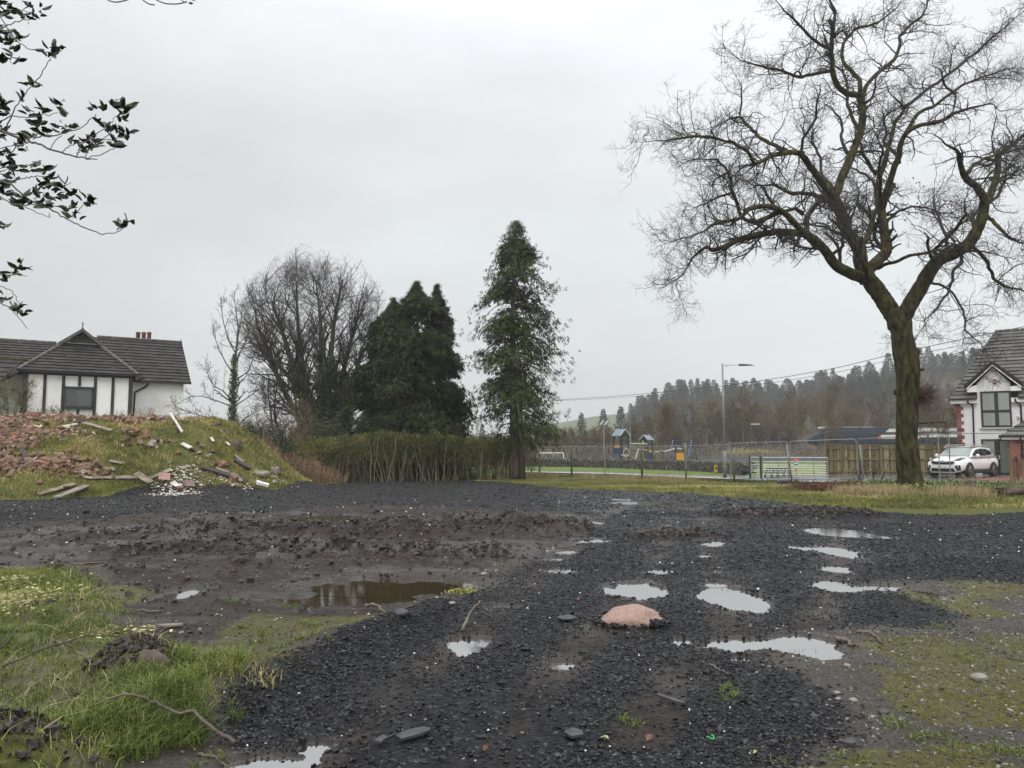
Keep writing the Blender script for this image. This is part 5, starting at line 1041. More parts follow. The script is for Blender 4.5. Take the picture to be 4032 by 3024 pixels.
# ------------------------------------------------------------------ hedge, shrubs, dead docks
M_hleaf = pm('hedge_leaf', (.045,.052,.010), (.125,.125,.022), scale=1.2, rough=.8, tint=.9, c3=(.21,.19,.045), ramp=(.2,.8))
M_hstem = pm('hedge_stem', (.06,.048,.026), (.22,.175,.10), scale=3, rough=.85, tint=.6)
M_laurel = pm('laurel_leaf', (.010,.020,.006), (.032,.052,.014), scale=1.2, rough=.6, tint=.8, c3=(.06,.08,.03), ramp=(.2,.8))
def hedge(name, label, pts, ztop, seed, dens=1.0, leafmat=None, bare=.45, cat='hedge', width=.9, size=.085):
    rs = np.random.RandomState(seed); pts = np.asarray(pts, float); L_ = np.linalg.norm(np.diff(pts[:,:2], axis=0), axis=1); d = np.concatenate([[0], np.cumsum(L_)]); tot = d[-1]
    b = pts[0].copy(); b[2] = cz(b[0], b[1]); t = thing(name, label, cat, b)
    def at(s): return np.stack([np.interp(s, d, pts[:,0]), np.interp(s, d, pts[:,1])], 1), np.interp(s, d, pts[:,2])
    n = int(tot*11*dens); s = rs.rand(n)*tot; p, zt = at(s); x = p[:,0]+.3*rs.randn(n)*width; y = p[:,1]+.35*rs.randn(n)*width; z0 = Hbase(x, y); K = 7
    Hh = (zt-z0)*(.75+.3*rs.rand(n)); B = np.zeros((n,K,3)); B[:,0] = np.stack([x, y, z0-.05], 1); dd = unit(np.stack([.16*rs.randn(n), .12*rs.randn(n), np.ones(n)], 1))
    for k in range(1,K): dd = unit(dd+.10*rs.randn(n,3)+np.array([0,0,.08])); B[:,k] = B[:,k-1]+dd*(Hh/(K-1))[:,None]
    rad = (.012+.022*rs.rand(n)**2)[:,None]*np.linspace(1,.4,K)
    sm_ = MB(); mtube(sm_, B, rad, 4, tint=rs.rand(n)); b1, q1 = branch(B, rad, n*5, .6, rs, ang=(20,55), k=4, wig=.2, up=.08, r=.6, rmin=.007, t0=.35); mtube(sm_, b1, q1, 3, tint=rs.rand(n*5)); sm_.build('stems', M_hstem, t)
    lf = MB(); m_ = int(tot*1500*dens); s = rs.rand(m_)*tot; p, zt = at(s); hh = bare+(1-bare)*rs.rand(m_)**.8; keep = rs.rand(m_) < .45+.55*sm(hh, bare, bare+.3); 
    wob = .12*fbm(s*.9, s*0, seed, 3)+.1*fbm(s*4, s*0, seed+1, 2); z = hh*(zt+wob)+(1-hh)*Hbase(p[:,0], p[:,1]); o = (rs.rand(m_)*2-1)*width*.62; 
    nrm = np.array([0,1.]); c = np.stack([p[:,0]+.1*rs.randn(m_), p[:,1]+o, z+.05*rs.randn(m_)], 1)[keep]; m_ = len(c)
    leaves(lf, c, unit(rs.randn(m_,3)+np.array([0,0,.4])), size*(.6+.8*rs.rand(m_)), size*.55, rs, tint=np.clip(.5+.8*fbm(c[:,0]*1.5, c[:,2]*2, seed+5, 3)+.3*rs.randn(m_), 0, 1)); lf.build('foliage', leafmat or M_hleaf, t); return t
zt = lambda u, v, Y: P(u, v, Y)
hedge('hedge', 'long olive-brown hedge with bare stems below, in front of the conifers', [P(1175,1735,42.0), P(1400,1712,43), P(1500,1700,43.5), P(1700,1712,45), P(1830,1722,46.3), P(2005,1722,47.6)], 0, 81, dens=1.5, bare=.40)
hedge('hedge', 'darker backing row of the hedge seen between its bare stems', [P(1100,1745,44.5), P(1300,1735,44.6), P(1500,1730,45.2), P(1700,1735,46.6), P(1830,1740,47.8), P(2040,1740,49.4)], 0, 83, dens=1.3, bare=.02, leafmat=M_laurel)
hedge('hedge', 'stretch of hedge behind, showing between the dense conifers and the tall one', [P(1815,1712,54), P(1960,1708,54), P(2060,1735,54), P(2120,1762,54)], 0, 82, dens=1.0, bare=.2)
def bush(name, label, u, v, Y, w, h, seed, mat=None, n=2600, size=.12, cat='shrub', stemm=None, dens=1.0):
    rs = np.random.RandomState(seed); b = P(u, v, Y); b[2] = cz(b[0], b[1]); t = thing(name, label, cat, b); k = 26; a = rs.rand(k)*6.283
    B = np.zeros((k,6,3)); B[:,0] = b; dd = unit(np.stack([np.cos(a)*w/h*.5*rs.rand(k), np.sin(a)*w/h*.5*rs.rand(k), np.ones(k)], 1))
    for s in range(1,6): dd = unit(dd+.12*rs.randn(k,3)); B[:,s] = B[:,s-1]+dd*h/5*(.8+.3*rs.rand(k,1))
    sm_ = MB(); mtube(sm_, B, np.full((k,6), .02)*np.linspace(1,.4,6), 4); b1, q1 = branch(B, np.full((k,6), .014), 160, h*.35, rs, k=4, rmin=.007); mtube(sm_, b1, q1, 3); sm_.build('stems', stemm or M_hstem, t)
    if n:
        ph = rs.rand(n)*6.283; ct = rs.rand(n)*1.0; r = rs.rand(n)**.38; lob = 1+.22*np.sin(ph*3+seed)+.18*np.sin(ph*7+seed*2+ct*5)
        c = b+np.stack([np.cos(ph)*np.sqrt(1-ct**2*.8)*w/2*r*lob, np.sin(ph)*np.sqrt(1-ct**2*.8)*w/2*r*lob, ct*h*r*(1+.12*np.sin(ph*5+seed))+.05], 1)
        lf = MB(); leaves(lf, c, unit(rs.randn(n,3)+np.array([0,0,.2])), size*(.6+.8*rs.rand(n)), size*.55, rs, tint=np.clip(.45+1.0*fbm(c[:,0]*1.6, c[:,2]*1.8, seed, 3)+.2*rs.randn(n),0,1)); lf.build('foliage', mat or M_laurel, t)
    return t
for i, (u, Y, w, vt, lab, n) in enumerate(((960,44.5,2.6,1672,'dark laurel shrub beside the young ivy-stemmed tree',3500),(1035,44,2.4,1690,'dark laurel shrub left of the brown dock stems',3600),(1110,46,2.6,1665,'dark laurel shrub behind the brown dock stems',3600),(1215,47.5,3.0,1640,'dark evergreen shrub at the foot of the beech',4200),(1310,49,2.6,1650,'tall evergreen shrub between the beech stems and the hedge',3600),(1480,45.2,1.8,1700,'glossy evergreen bush growing through the hedge',2600),(1000,52,3.2,1640,'grey-green shrub far behind the end of the mound',3000),(870,44,2.4,1668,'low dark shrub just over the end of the mound',2500),(1400,49,3.0,1620,'ivy-covered bush at the left foot of the dense conifers',4200),(1770,49,2.4,1650,'dark bush at the right foot of the dense conifers',3200))):
    top = P(u, vt, Y); h = top[2]-cz(top[0], top[1]); bush('laurel_shrub', lab, u, 1800, Y, w, h, 90+i, n=int(n*1.5))
# brown bare shrubs left of beech
for i, (u, Y, w, vt, lab) in enumerate(((1045,50,3.4,1600,'leafless grey thicket left of the beech, above the laurels'),(985,47,2.6,1620,'leafless twiggy bush behind the young tree'),(30,39.3,2.2,1500,'straggly half-bare bush against the left end of the cottage'),(1195,45,.9,1620,'pale ivy-wrapped sapling in front of the beech stems'))):
    top = P(u, vt, Y); b = P(u, 1800, Y); b[2] = cz(b[0], b[1]); t = thing('bare_shrub', lab, 'shrub', b); mb = MB(); rs = np.random.RandomState(120+i)
    bare_tree(mb, b, top[2]-b[2], 0, rs, stems=9 if i != 3 else 1, fan=38, r0=.035 if i != 3 else .09, n1=60, n2=300, n3=900, rm=(.012,.008,.006)); mb.build('stems', M_hstem, t)
    if i >= 2:
        lf = MB(); n = 900; h = top[2]-b[2]; c = b+np.stack([.30*w*rs.randn(n), .3*w*rs.randn(n), h*(.15+.8*rs.rand(n))], 1) if i == 2 else b+np.stack([.09*rs.randn(n), .09*rs.randn(n), h*.62*rs.rand(n)], 1); leaves(lf, c, unit(rs.randn(n,3)), .07, .04, rs, tint=.6+.4*rs.rand(n)); lf.build('foliage', M_hleaf if i == 2 else M_ivy, t)
for i, (u, Y, vt, lab, n) in enumerate(((220,38.4,1590,'scrubby half-bare weed shrub under the cottage window',420),(150,38.2,1600,'thin twiggy weed at the left of the cottage front',60),(420,39.3,1625,'small leafy weed by the cottage wall right of the window',160),(475,39.5,1605,'thin bare weed clump in front of the last timber bay',0),(575,40.5,1595,'pale bare weed clump in front of the plain white wall',0),(340,38.6,1620,'low bare weed stems below the cottage window',0),(650,41,1640,'short dry weed tuft by the far corner of the cottage',0))):
    b = P(u, 1650, Y); b[2] = cz(b[0], b[1]); top = P(u, vt, Y); t = thing('weed', lab, 'weed', b, 'weeds along the cottage wall'); rs = np.random.RandomState(140+i); h = max(.5, top[2]-b[2]); K = 6; k = 22
    B = np.zeros((k,K,3)); B[:,0] = b+np.stack([.25*rs.randn(k), .1*rs.randn(k), np.zeros(k)], 1); dd = unit(np.stack([.35*rs.randn(k), .3*rs.randn(k), np.ones(k)], 1))
    for s in range(1,K): dd = unit(dd+.12*rs.randn(k,3)); B[:,s] = B[:,s-1]+dd*h/(K-1)*(.7+.4*rs.rand(k,1))
    mb = MB(); mtube(mb, B, np.full((k,K), .006), 3); b1, q1 = branch(B, np.full((k,K), .006), 150, h*.3, rs, k=4, rmin=.004); mtube(mb, b1, q1, 3); mb.build('stems', M_hstem, t)
    if n: lf = MB(); pp = b1[rs.randint(0,150,n), rs.randint(1,4,n)]; leaves(lf, pp+.03*rs.randn(n,3), unit(rs.randn(n,3)), .07, .04, rs); lf.build('foliage', M_hleaf, t)
# brown dock / willowherb stems
M_dock = pm('dead_dock', (.10,.06,.035), (.26,.17,.10), scale=4, rough=.85, tint=.8)
rs = np.random.RandomState(150); gx = MB(); n = 520
u = np.concatenate([rs.uniform(1020,1100,150), rs.normal(1210,55,370)]); Y = rs.uniform(37,41.5,n); B = np.zeros((n,6,3))
for i in range(n): b = P(u[i], 1860, Y[i]); B[i,0] = (b[0], b[1], cz(b[0], b[1]))
h = (.55+.75*rs.rand(n))*np.where(u < 1110, .9, 1.0)*np.where(u > 1260, .7, 1); dd = unit(np.stack([.13*rs.randn(n), .13*rs.randn(n), np.ones(n)], 1))
for s in range(1,6): dd = unit(dd+.05*rs.randn(n,3)); B[:,s] = B[:,s-1]+dd*(h/5)[:,None]
mtube(gx, B, np.full((n,6), .009), 3, tint=rs.rand(n)); bi = rs.randint(0,n,9000); ss = rs.randint(2,6,9000); c = B[bi,ss]+.035*rs.randn(9000,3); c[:,2] += .08*rs.randn(9000); leaves(gx, c, unit(rs.randn(9000,3)+np.array([0,0,.5])), .09, .03, rs)
tag(gx.build('dead_dock_stems', M_dock), kind='stuff', label='rust-brown dead dock stems in front of the laurels', cat='weeds')
# ------------------------------------------------------------------ fences, lamps, playground, gates, car, train
M_galv = pm('galvanised_steel', (.20,.21,.21), (.34,.35,.35), scale=6, rough=.45, metal=.6)
M_postw = pm('rough_post', (.07,.055,.035), (.15,.115,.06), scale=5, rough=.85, stretch=(1,1,.2))
M_fencew = pm('fence_boards', (.12,.095,.040), (.27,.23,.11), scale=4, rough=.8, tint=1.1, stretch=(1,1,.25), c3=(.36,.33,.20), ramp=(.15,.75))
M_fenced = pm('fence_posts', (.13,.085,.035), (.24,.17,.08), scale=4, rough=.8, stretch=(1,1,.2))
M_rubber = pm('rubber_foot', (.02,.02,.02), (.05,.05,.05), scale=5, rough=.6)
M_asph = pm('wet_asphalt', (.07,.072,.078), (.13,.132,.14), scale=1.5, rough=.22, bump=.2, bscale=60, rvar=.12)
M_conc = pm('concrete', (.30,.29,.27), (.45,.44,.41), scale=3, rough=.7, bump=.2)
M_blockp = pm('red_block_paving', (.12,.035,.022), (.24,.075,.045), scale=12, rough=.5, bump=.3)
def loft(name, A, B, mat, dz, n=60, kind='structure', m=8):
    A = resamp([G(u, v) if not isinstance(v, tuple) else v for u, v in A], n); B = resamp([G(u, v) for u, v in B], n); g_ = MB()
    X = np.stack([A+(B-A)*t for t in np.linspace(0,1,m)]); X[:,:,2] = Hbase(X[:,:,0], X[:,:,1])+dz
    g_.add(X.reshape(-1,3), q=[[i*n+j, i*n+j+1, (i+1)*n+j+1, (i+1)*n+j] for i in range(m-1) for j in range(n-1)]); return tag(g_.build(name, mat), kind=kind)
def near_far_road():
    near = [(2048,1862),(2400,1870),(2640,1880),(2890,1891),(3110,1900),(3300,1907),(3520,1903),(3690,1904),(3830,1909),(4032,1921),(4300,1934)]
    far = [(2048,1857),(2400,1864),(2640,1872),(2890,1881),(3000,1879),(3200,1879),(3262,1869),(3420,1868),(3600,1868),(3900,1870),(4300,1872)]
    return near, far
rn, rf_ = near_far_road()
loft('road', rn, rf_, M_asph, .075, 80)
loft('path_edging', [(u, v+.5) for u, v in rn[:6]], [(u, v-3) for u, v in rn[:6]], M_conc, .083, 60)
k_ = MB(); kp = resamp([G(u, v) for u, v in [(3300,1908),(3520,1905),(3690,1905),(3830,1910),(4032,1922),(4300,1935)]], 40); kp[:,2] = Hbase(kp[:,0], kp[:,1])
for a, b in zip(kp[:-1], kp[1:]): k_.bar(a+[0,-.1,.06], b+[0,-.1,.06], .13, .14)
tag(k_.build('kerb', M_conc), kind='structure')
loft('paving', [(3835,1895),(3900,1898),(3975,1900),(4300,1908)], [(3835,1893),(3900,1887),(3975,1881),(4300,1868)], M_blockp, .083, 30)
# lawn behind the gates
loft('lawn', [(2935,1880.5),(3000,1878.5),(3200,1878.5),(3262,1868.5),(3500,1868),(3900,1860)], [(2935,1829),(3000,1829),(3200,1829),(3262,1829),(3500,1829),(3900,1829)], pm('lawn', (.12,.14,.03), (.19,.20,.055), scale=.6, rough=.9, bump=.3, bscale=30), .05, 40, m=14)
# site fence panels
def panel(a, b, ha=2.0, label='', lean=0.0):
    a = np.array([a[0], a[1], cz(*a)+.08]); b = np.array([b[0], b[1], cz(*b)+.08]); t = thing('site_fence', label, 'fence', a, 'mesh site fence panels')
    d = (b-a); d[2] = 0; Ln = np.linalg.norm(d); d /= Ln; nrm = np.array([-d[1], d[0], 0]); rC = .16; zt_ = ha
    def pt(s, h): return a+(b-a)*(s/Ln)+UP*h+nrm*lean*h
    fr = [pt(.04,0), pt(.04,zt_-rC)]+[pt(.04+rC*(1-math.cos(q)), zt_-rC+rC*math.sin(q)) for q in np.linspace(.2,1.4,5)]+[pt(Ln-.04-rC, zt_)]+[pt(Ln-.04-rC*(1-math.cos(q)), zt_-rC+rC*math.sin(q)) for q in np.linspace(1.4,.2,5)]+[pt(Ln-.04,zt_-rC), pt(Ln-.04,0)]
    f = MB(); f.tube(fr, .021, n=6, cap=False); f.tube([pt(.04,.12), pt(Ln-.04,.12)], .018, n=5); f.build('frame', M_galv, t, smooth=True)
    w = MB(); n = int(Ln/.06); S_ = np.linspace(.08, Ln-.08, n); Pz = np.stack([np.stack([pt(s,.13) for s in S_]), np.stack([pt(s,zt_-.02) for s in S_])], 1); mtube(w, Pz, np.full((n,2), .0012), 3)
    hs = np.linspace(.3, zt_-.2, 7); Pz = np.stack([np.stack([pt(.05,h) for h in hs]), np.stack([pt(Ln-.05,h) for h in hs])], 1); mtube(w, Pz, np.full((7,2), .0012), 3); w.build('wire_mesh', M_galv, t); return t
J = {u: P(u, 1768, Y)[:2] for u, Y in ((1600,57),(1850,55),(1990,54),(2123,53),(2250,51.5),(2381,50),(2526,47.6),(2700,45),(2875,41.5),(3105,38.8),(3375,37.2),(3540,34.2),(3698,31.1),(3733,31.7),(4090,30.4))}
jl = [1600,1850,1990,2123,2250,2381,2526,2700,2875,3105,3375,3540,3698]
plab = ['mesh site fence panel half lost in the hedge, farthest left','mesh site fence panel behind the bare lower trunk of the tall conifer, left part','mesh site fence panel just right of the tall conifer, with the second lamp post behind','mesh site fence panel in front of the goal, ending at a wooden post','mesh site fence panel right of the first wooden post','mesh site fence panel in front of the slide tower','mesh site fence panel in front of the lower playground tower and swings','mesh site fence panel left of the street lamp','round-cornered mesh site fence panel in front of the picnic table','round-cornered mesh site fence panel in front of the gate signs','round-cornered mesh site fence panel left of the oak trunk','round-cornered mesh site fence panel behind the oak trunk, ending at the car']
for a, b, l in zip(jl[:-1], jl[1:], plab): panel(J[a], J[b], 2.02 if a > 2800 else 1.95, l)
panel(J[3733], J[4090], 2.05, 'round-cornered mesh site fence panel in front of the car and house at the right edge')
# extra leaning pole at two joints
for u, Y, l, du in ((3102,38.7,'galvanised fence brace pole leaning at the joint beside the gate signs',14),(3390,37.1,'galvanised fence pole standing at the joint in front of the board fence',6)):
    a = P(u, 1768, Y); a[2] = cz(a[0], a[1]); t = MB(); t.tube([P(u-5,1752,Y), np.array([P(u+du,1768,Y)[0], Y, a[2]])], .035, n=6); tag(t.build('fence_pole', M_galv, origin=a, smooth=True), l, 'pole')
for u, v0, w_, Y, l in ((2250,1763,.12,51.4,'rough wooden post right of the second lamp post'),(2526,1752,.14,47.5,'rough wooden post in front of the lower playground tower'),(2888,1807,.12,40.9,'short rough wooden post just right of the street lamp'),(2699,1741,.11,44.8,'tall grey post in front of the swing frame')):
    a = P(u, 1768, Y); a[2] = cz(a[0], a[1])-.1; tp_ = P(u, v0, Y); t = MB(); t.tube([a, (a+tp_)/2+[.01,0,0], tp_], [w_*.55,w_*.5,w_*.48], n=9); tag(t.build('wooden_post', M_postw if u != 2699 else pm('grey_post',(.10,.09,.08),(.2,.18,.16),scale=4,rough=.8), origin=a, smooth=True), l, 'post')
for u, v, Y, l, rz in ((3088,1915,38.0,'black rubber fence foot on the verge below the gate signs',.35),(3738,1906,31.3,'black rubber fence foot in front of the white car',-.2)):
    c = P(u, v, Y); c[2] = cz(c[0], c[1]); t = thing('rubber_block', l, 'rubber block', c, 'rubber feet of the site fence'); m_ = MB(); m_.box(c+UP*.1, (.72,.24,.16), rz=rz, taper=.86); m_.build('block', M_rubber, t); m_ = MB(); m_.box(c+UP*.19, (.5,.1,.025), rz=rz); m_.build('lug', M_galv, t)
# street lamps
def lamp(u, vtop, Y, lab, arm=True, r=.075, base=None):
    b = P(u, 1800, Y); b[2] = cz(b[0], b[1]); tp_ = P(u, vtop, Y); t = thing('street_lamp', lab, 'street lamp', b, 'grey street lamps')
    z1 = b[2]+(1.7 if arm else 1.5); m_ = MB(); m_.tube([np.array([b[0],b[1],b[2]+.35]), np.array([b[0],b[1],z1]), np.array([b[0],b[1],z1+.06])], [.115,.11,r], n=12); m_.tube([np.array([b[0],b[1],z1+.05]), np.array([b[0],b[1],tp_[2]])], [r*.9,r*.75], n=10); m_.build('column', pm('lamp_column',(.17,.175,.18),(.28,.285,.29),scale=3,rough=.55,metal=.2), t, smooth=True)
    m_ = MB(); m_.tube([b-UP*.05, b+UP*.36], [.12,.12], n=12); m_.build('base_band', M_black if arm else M_galv, t, smooth=True)
    if arm:
        m_ = MB(); c = np.array([tp_[0],Y,tp_[2]-.12]); m_.tube([c, c+[.95,0,.02]], [.025,.02], n=6); m_.tube([c-UP*.14, c+[.2,0,0]], .014, n=5); m_.build('arm', M_galv, t)
        m_ = MB(); c = c+np.array([.9,0,0]); pr_ = [(0,.06,.07),(.08,.13,.11),(.35,.14,.10),(.8,.09,.055),(.98,.05,.02)]
        X = np.array([[c+[x,w*math.cos(a_),h*max(math.sin(a_),-.35)] for a_ in np.linspace(0,2*math.pi,12,endpoint=False)] for x, w, h in pr_]); m_.add(X.reshape(-1,3), q=[[i*12+j,i*12+(j+1)%12,(i+1)*12+(j+1)%12,(i+1)*12+j] for i in range(4) for j in range(12)]); m_.ng.append((list(range(11,-1,-1)),0)); m_.ng.append((list(range(48,60)),0)); m_.build('lamp_head', pm('lamp_head',(.05,.045,.05),rough=.4), t, smooth=True)
    else:
        m_ = MB(); m_.box((tp_[0]-.12,Y,tp_[2]), (.5,.2,.06)); m_.build('lamp_head', M_galv, t)
lamp(2853, 1431, 48.7, 'tall grey street lamp with a black base band, left of the gates')
lamp(2179, 1590, 84, 'distant thin grey lamp post beside the tall conifer', arm=False, r=.08)
b = P(2378,1768,128); b[2] = -.3; t = thing('floodlight_mast', 'slim mast with a pair of pale floodlight heads behind the slide tower', 'floodlight', b); m_ = MB(); m_.tube([b, P(2378,1672,128)], .09, n=6); m_.build('mast', M_galv, t)
for du in (-8,8): m_ = MB(); c = P(2378+du,1664,128); m_.bar(c-[.22,0,.35], c+[.22,0,.35] if du < 0 else c+[.3,0,.3], .4, .25); m_.build('lamp_head', pm('lamp_glass',(.5,.52,.52),rough=.3), t)
# overhead wires: two cables sagging from the far pole to the house side
for k, (dv0, dv1, lab) in enumerate(((0,0,'upper black cable crossing the valley to the white house'),(3,26,'lower black cable crossing the valley to the white house'))):
    pts = [P(u, v+dv0+(dv1-dv0)*max(0,(u-2180)/1850)**.9, Y) for u, v, Y in ((1700,1590,92),(1940,1592,88),(2180,1576,80),(2400,1562,73),(2650,1541,66),(2853,1520,60),(3100,1483,54),(3300,1448,50),(3510,1396,47),(3700,1355,44.5),(3900,1312,43),(4040,1285,42),(4300,1225,41))]
    m_ = MB(); m_.tube(resamp(pts, 60), .014 if k else .02, n=5); tag(m_.build('overhead_cable', M_black, origin=pts[0]), lab, 'cable', 'overhead cables')
# drystone wall
rs = np.random.RandomState(160); wl = resamp([G(2040,1836), G(2250,1838), G(2480,1845), G(2650,1852), G(2800,1858), G(2950,1871)], 60); wl[:,2] = Hbase(wl[:,0], wl[:,1])
t = thing('drystone_wall', 'low mossy grey drystone wall between the grass strip and the playground', 'stone wall', wl[0]); m_ = MB(); hw = .78
for a, b in zip(wl[:-1], wl[1:]): d = unit(b-a); nn = np.array([-d[1], d[0], 0]); m_.hexa([a-nn*.18, b-nn*.18, b+nn*.22, a+nn*.22], [p+UP*(hw-.12) for p in (a-nn*.12, b-nn*.12, b+nn*.15, a+nn*.15)])
m_.build('core', pm('wall_core',(.012,.011,.009),rough=1), t)
m_ = MB(); n = 5200; s = rs.rand(n)*(len(wl)-1.01); i = s.astype(int); f = (s-i)[:,None]; p = wl[i]*(1-f)+wl[i+1]*f; hh = rs.rand(n)**.9; side = np.where(rs.rand(n) < .8, -1, 1); d = unit(wl[i+1]-wl[i]); nn = np.stack([-d[:,1], d[:,0], 0*d[:,0]], 1)
p = p+nn*(side*(.19-.08*hh))[:,None]; stones(m_, p[:,0], p[:,1], p[:,2]+hh*hw, .17+.16*rs.rand(n), seed=161, flat=.62, tilt=.4)
n = 420; s = np.linspace(0, len(wl)-1.02, n); i = s.astype(int); f = (s-i)[:,None]; p = wl[i]*(1-f)+wl[i+1]*f; stones(m_, p[:,0], p[:,1], p[:,2]+hw-.02, .26+.16*rs.rand(n), seed=162, flat=.6, tilt=.5, tint=.6+.4*rs.rand(n))
c = wl[-1]; stones(m_, c[0]+.3*rs.randn(90)*.6, c[1]+.25*rs.randn(90), c[2]+hw*rs.rand(90)*1.05, .25+.15*rs.rand(90), seed=163, flat=.6)
m_.build('stones', pm('mossy_stone', (.022,.020,.016), (.10,.092,.075), scale=4, rough=.85, tint=.9, c3=(.18,.17,.15), ramp=(.25,.85), bump=.5), t)
mk = MB(); c = P(2818,1850,58); c[2] = cz(c[0],c[1]); mk.box(c+UP*.42, (.22,.12,.55)); mk.m = 1; mk.box(c+UP*.1+[0,.01,0], (.09,.09,.3)); mk.m = 2; mk.box(c+UP*.45+[0,-.065,0], (.13,.01,.16)); tag(mk.build('marker_post', [pm('yellow_plate',(.45,.32,.03),rough=.6), M_fenced, M_black], origin=c), 'small yellow hydrant marker plate in front of the stone wall', 'marker')
# gates
M_grn = pm('green_post', (.008,.028,.018), rough=.4)
def gate(name, lab, ul, Yl, ur, Yr, ztop, zbots, rails, verts):
    a = P(ul, 1800, Yl); b = P(ur, 1800, Yr); a[2] = b[2] = 0; t = thing(name, lab, 'gate', np.array([a[0],a[1],cz(a[0],a[1])])); m_ = MB()
    for r_ in rails: m_.tube([a+UP*r_, b+UP*r_], .024, n=6)
    m_.build('rails', pm('pale_galv',(.45,.48,.47),(.6,.63,.62),scale=4,rough=.4,metal=.3), t); m_ = MB()
    for s in verts: c = a+(b-a)*s; m_.tube([c+UP*rails[0], c+UP*rails[-1]], .028, n=6)
    m_.build('uprights', M_galv, t); return t, a, b
rl_ = [P(3000, v, 46.3)[2] for v in (1867,1858,1849,1839.5,1831,1817,1801)]
gt, ga, gb_ = gate('field_gate', 'wide galvanised seven-bar field gate carrying three small signs', 3002, 46.3, 3259, 44.8, 0, 0, rl_, (0,.255,.52,.785,1))
sg_, _, _ = gate('side_gate', 'narrow galvanised bar gate between the stone wall and a green post', 2956, 47.2, 2991, 46.6, 0, 0, [z for z in rl_], (0,1))
for u, Y, l in ((2951.5,47.4,'dark green steel gate post at the end of the stone wall'),(2994.5,46.4,'dark green steel gate post between the narrow and the wide gate')):
    c = P(u,1790,Y); b = c.copy(); b[2] = cz(c[0],c[1]); m_ = MB(); m_.box((c[0],c[1],(b[2]+c[2]+ -.1)/2), (.10,.10,c[2]-b[2]-.1)); m_.box((c[0],c[1],c[2]-.09), (.13,.13,.03)); m_.build('post', M_grn, gt if u > 2980 else sg_)
def signR(u0, u1, v0, v1, Y, cols, lab, draw):
    a, b = P(u0, v1, Y), P(u1, v0, Y); m_ = MB(); m_.box(((a[0]+b[0])/2, Y, (a[2]+b[2])/2), (b[0]-a[0], .012, b[2]-a[2])); o = tag(m_.build('sign', pm('sign_face', cols[0], rough=.5), origin=np.array([(a[0]+b[0])/2, Y, a[2]])), lab, 'sign')
    m_ = MB(); w, h = b[0]-a[0], b[2]-a[2]
    for x, z, ww_, hh_ in draw: m_.box((a[0]+w*x, Y-.009, a[2]+h*z), (w*ww_, .006, h*hh_))
    m_.build('lettering_block', pm('sign_mark', cols[1], rough=.5), o)
bars = [(.5,.24,.55,.08),(.5,.42,.4,.08),(.5,.6,.6,.08),(.5,.78,.42,.08)]
signR(3124.3,3143.9,1804,1817,45.5,((.62,.05,.09),(.70,.42,.42)),'red rectangular sign with pale lettering, top of the three on the wide gate',bars+[(.5,.97,1,.05),(.5,.03,1,.05),(.03,.5,.05,.9),(.97,.5,.05,.9)])
signR(3125.8,3144.8,1821,1834,45.48,((.42,.66,.62),(.03,.28,.22)),'pale green sign with a dark green block, middle of the three on the wide gate',[(.5,.36,.8,.5)])
signR(3129,3139,1835,1847,45.46,((.75,.72,.72),(.6,.06,.08)),'small white and red sign, lowest of the three on the wide gate',[(.5,.22,.9,.3),(.5,.7,.25,.3)])
# picnic table
M_navy = pm('navy_plastic', (.010,.011,.022), (.02,.022,.04), scale=5, rough=.3)
c = P(3062,1879,48.2); c[2] = cz(c[0],c[1])+.05; t = thing('picnic_table', 'dark navy picnic table standing behind the wide gate', 'picnic table', c)
X0 = (3107-3013)/FPX*48.2
m_ = MB(); 
for k in range(5): m_.box(c+np.array([0,-.28+.14*k,.50]), (X0*.74,.125,.05))
m_.build('table_top', M_navy, t)
for sy in (-1,1):
    m_ = MB(); m_.box(c+np.array([0,sy*.62,.30]), (X0,.26,.05)); m_.build('bench', M_navy, t)
for sx in (-.85,-.28,.28,.85):
    m_ = MB(); m_.bar(c+np.array([sx*X0*.45,-.75,.26]), c+np.array([sx*X0*.45,.75,.26]), .07,.08); m_.build('cross_beam', M_navy, t)
    for sy in (-1,1): m_ = MB(); m_.bar(c+np.array([sx*X0*.45,sy*.66,-.02]), c+np.array([sx*X0*(.45 if abs(sx)>.5 else .38),sy*.22,.48]), .10,.08, up=(1,0,0)); m_.build('leg', M_navy, t)
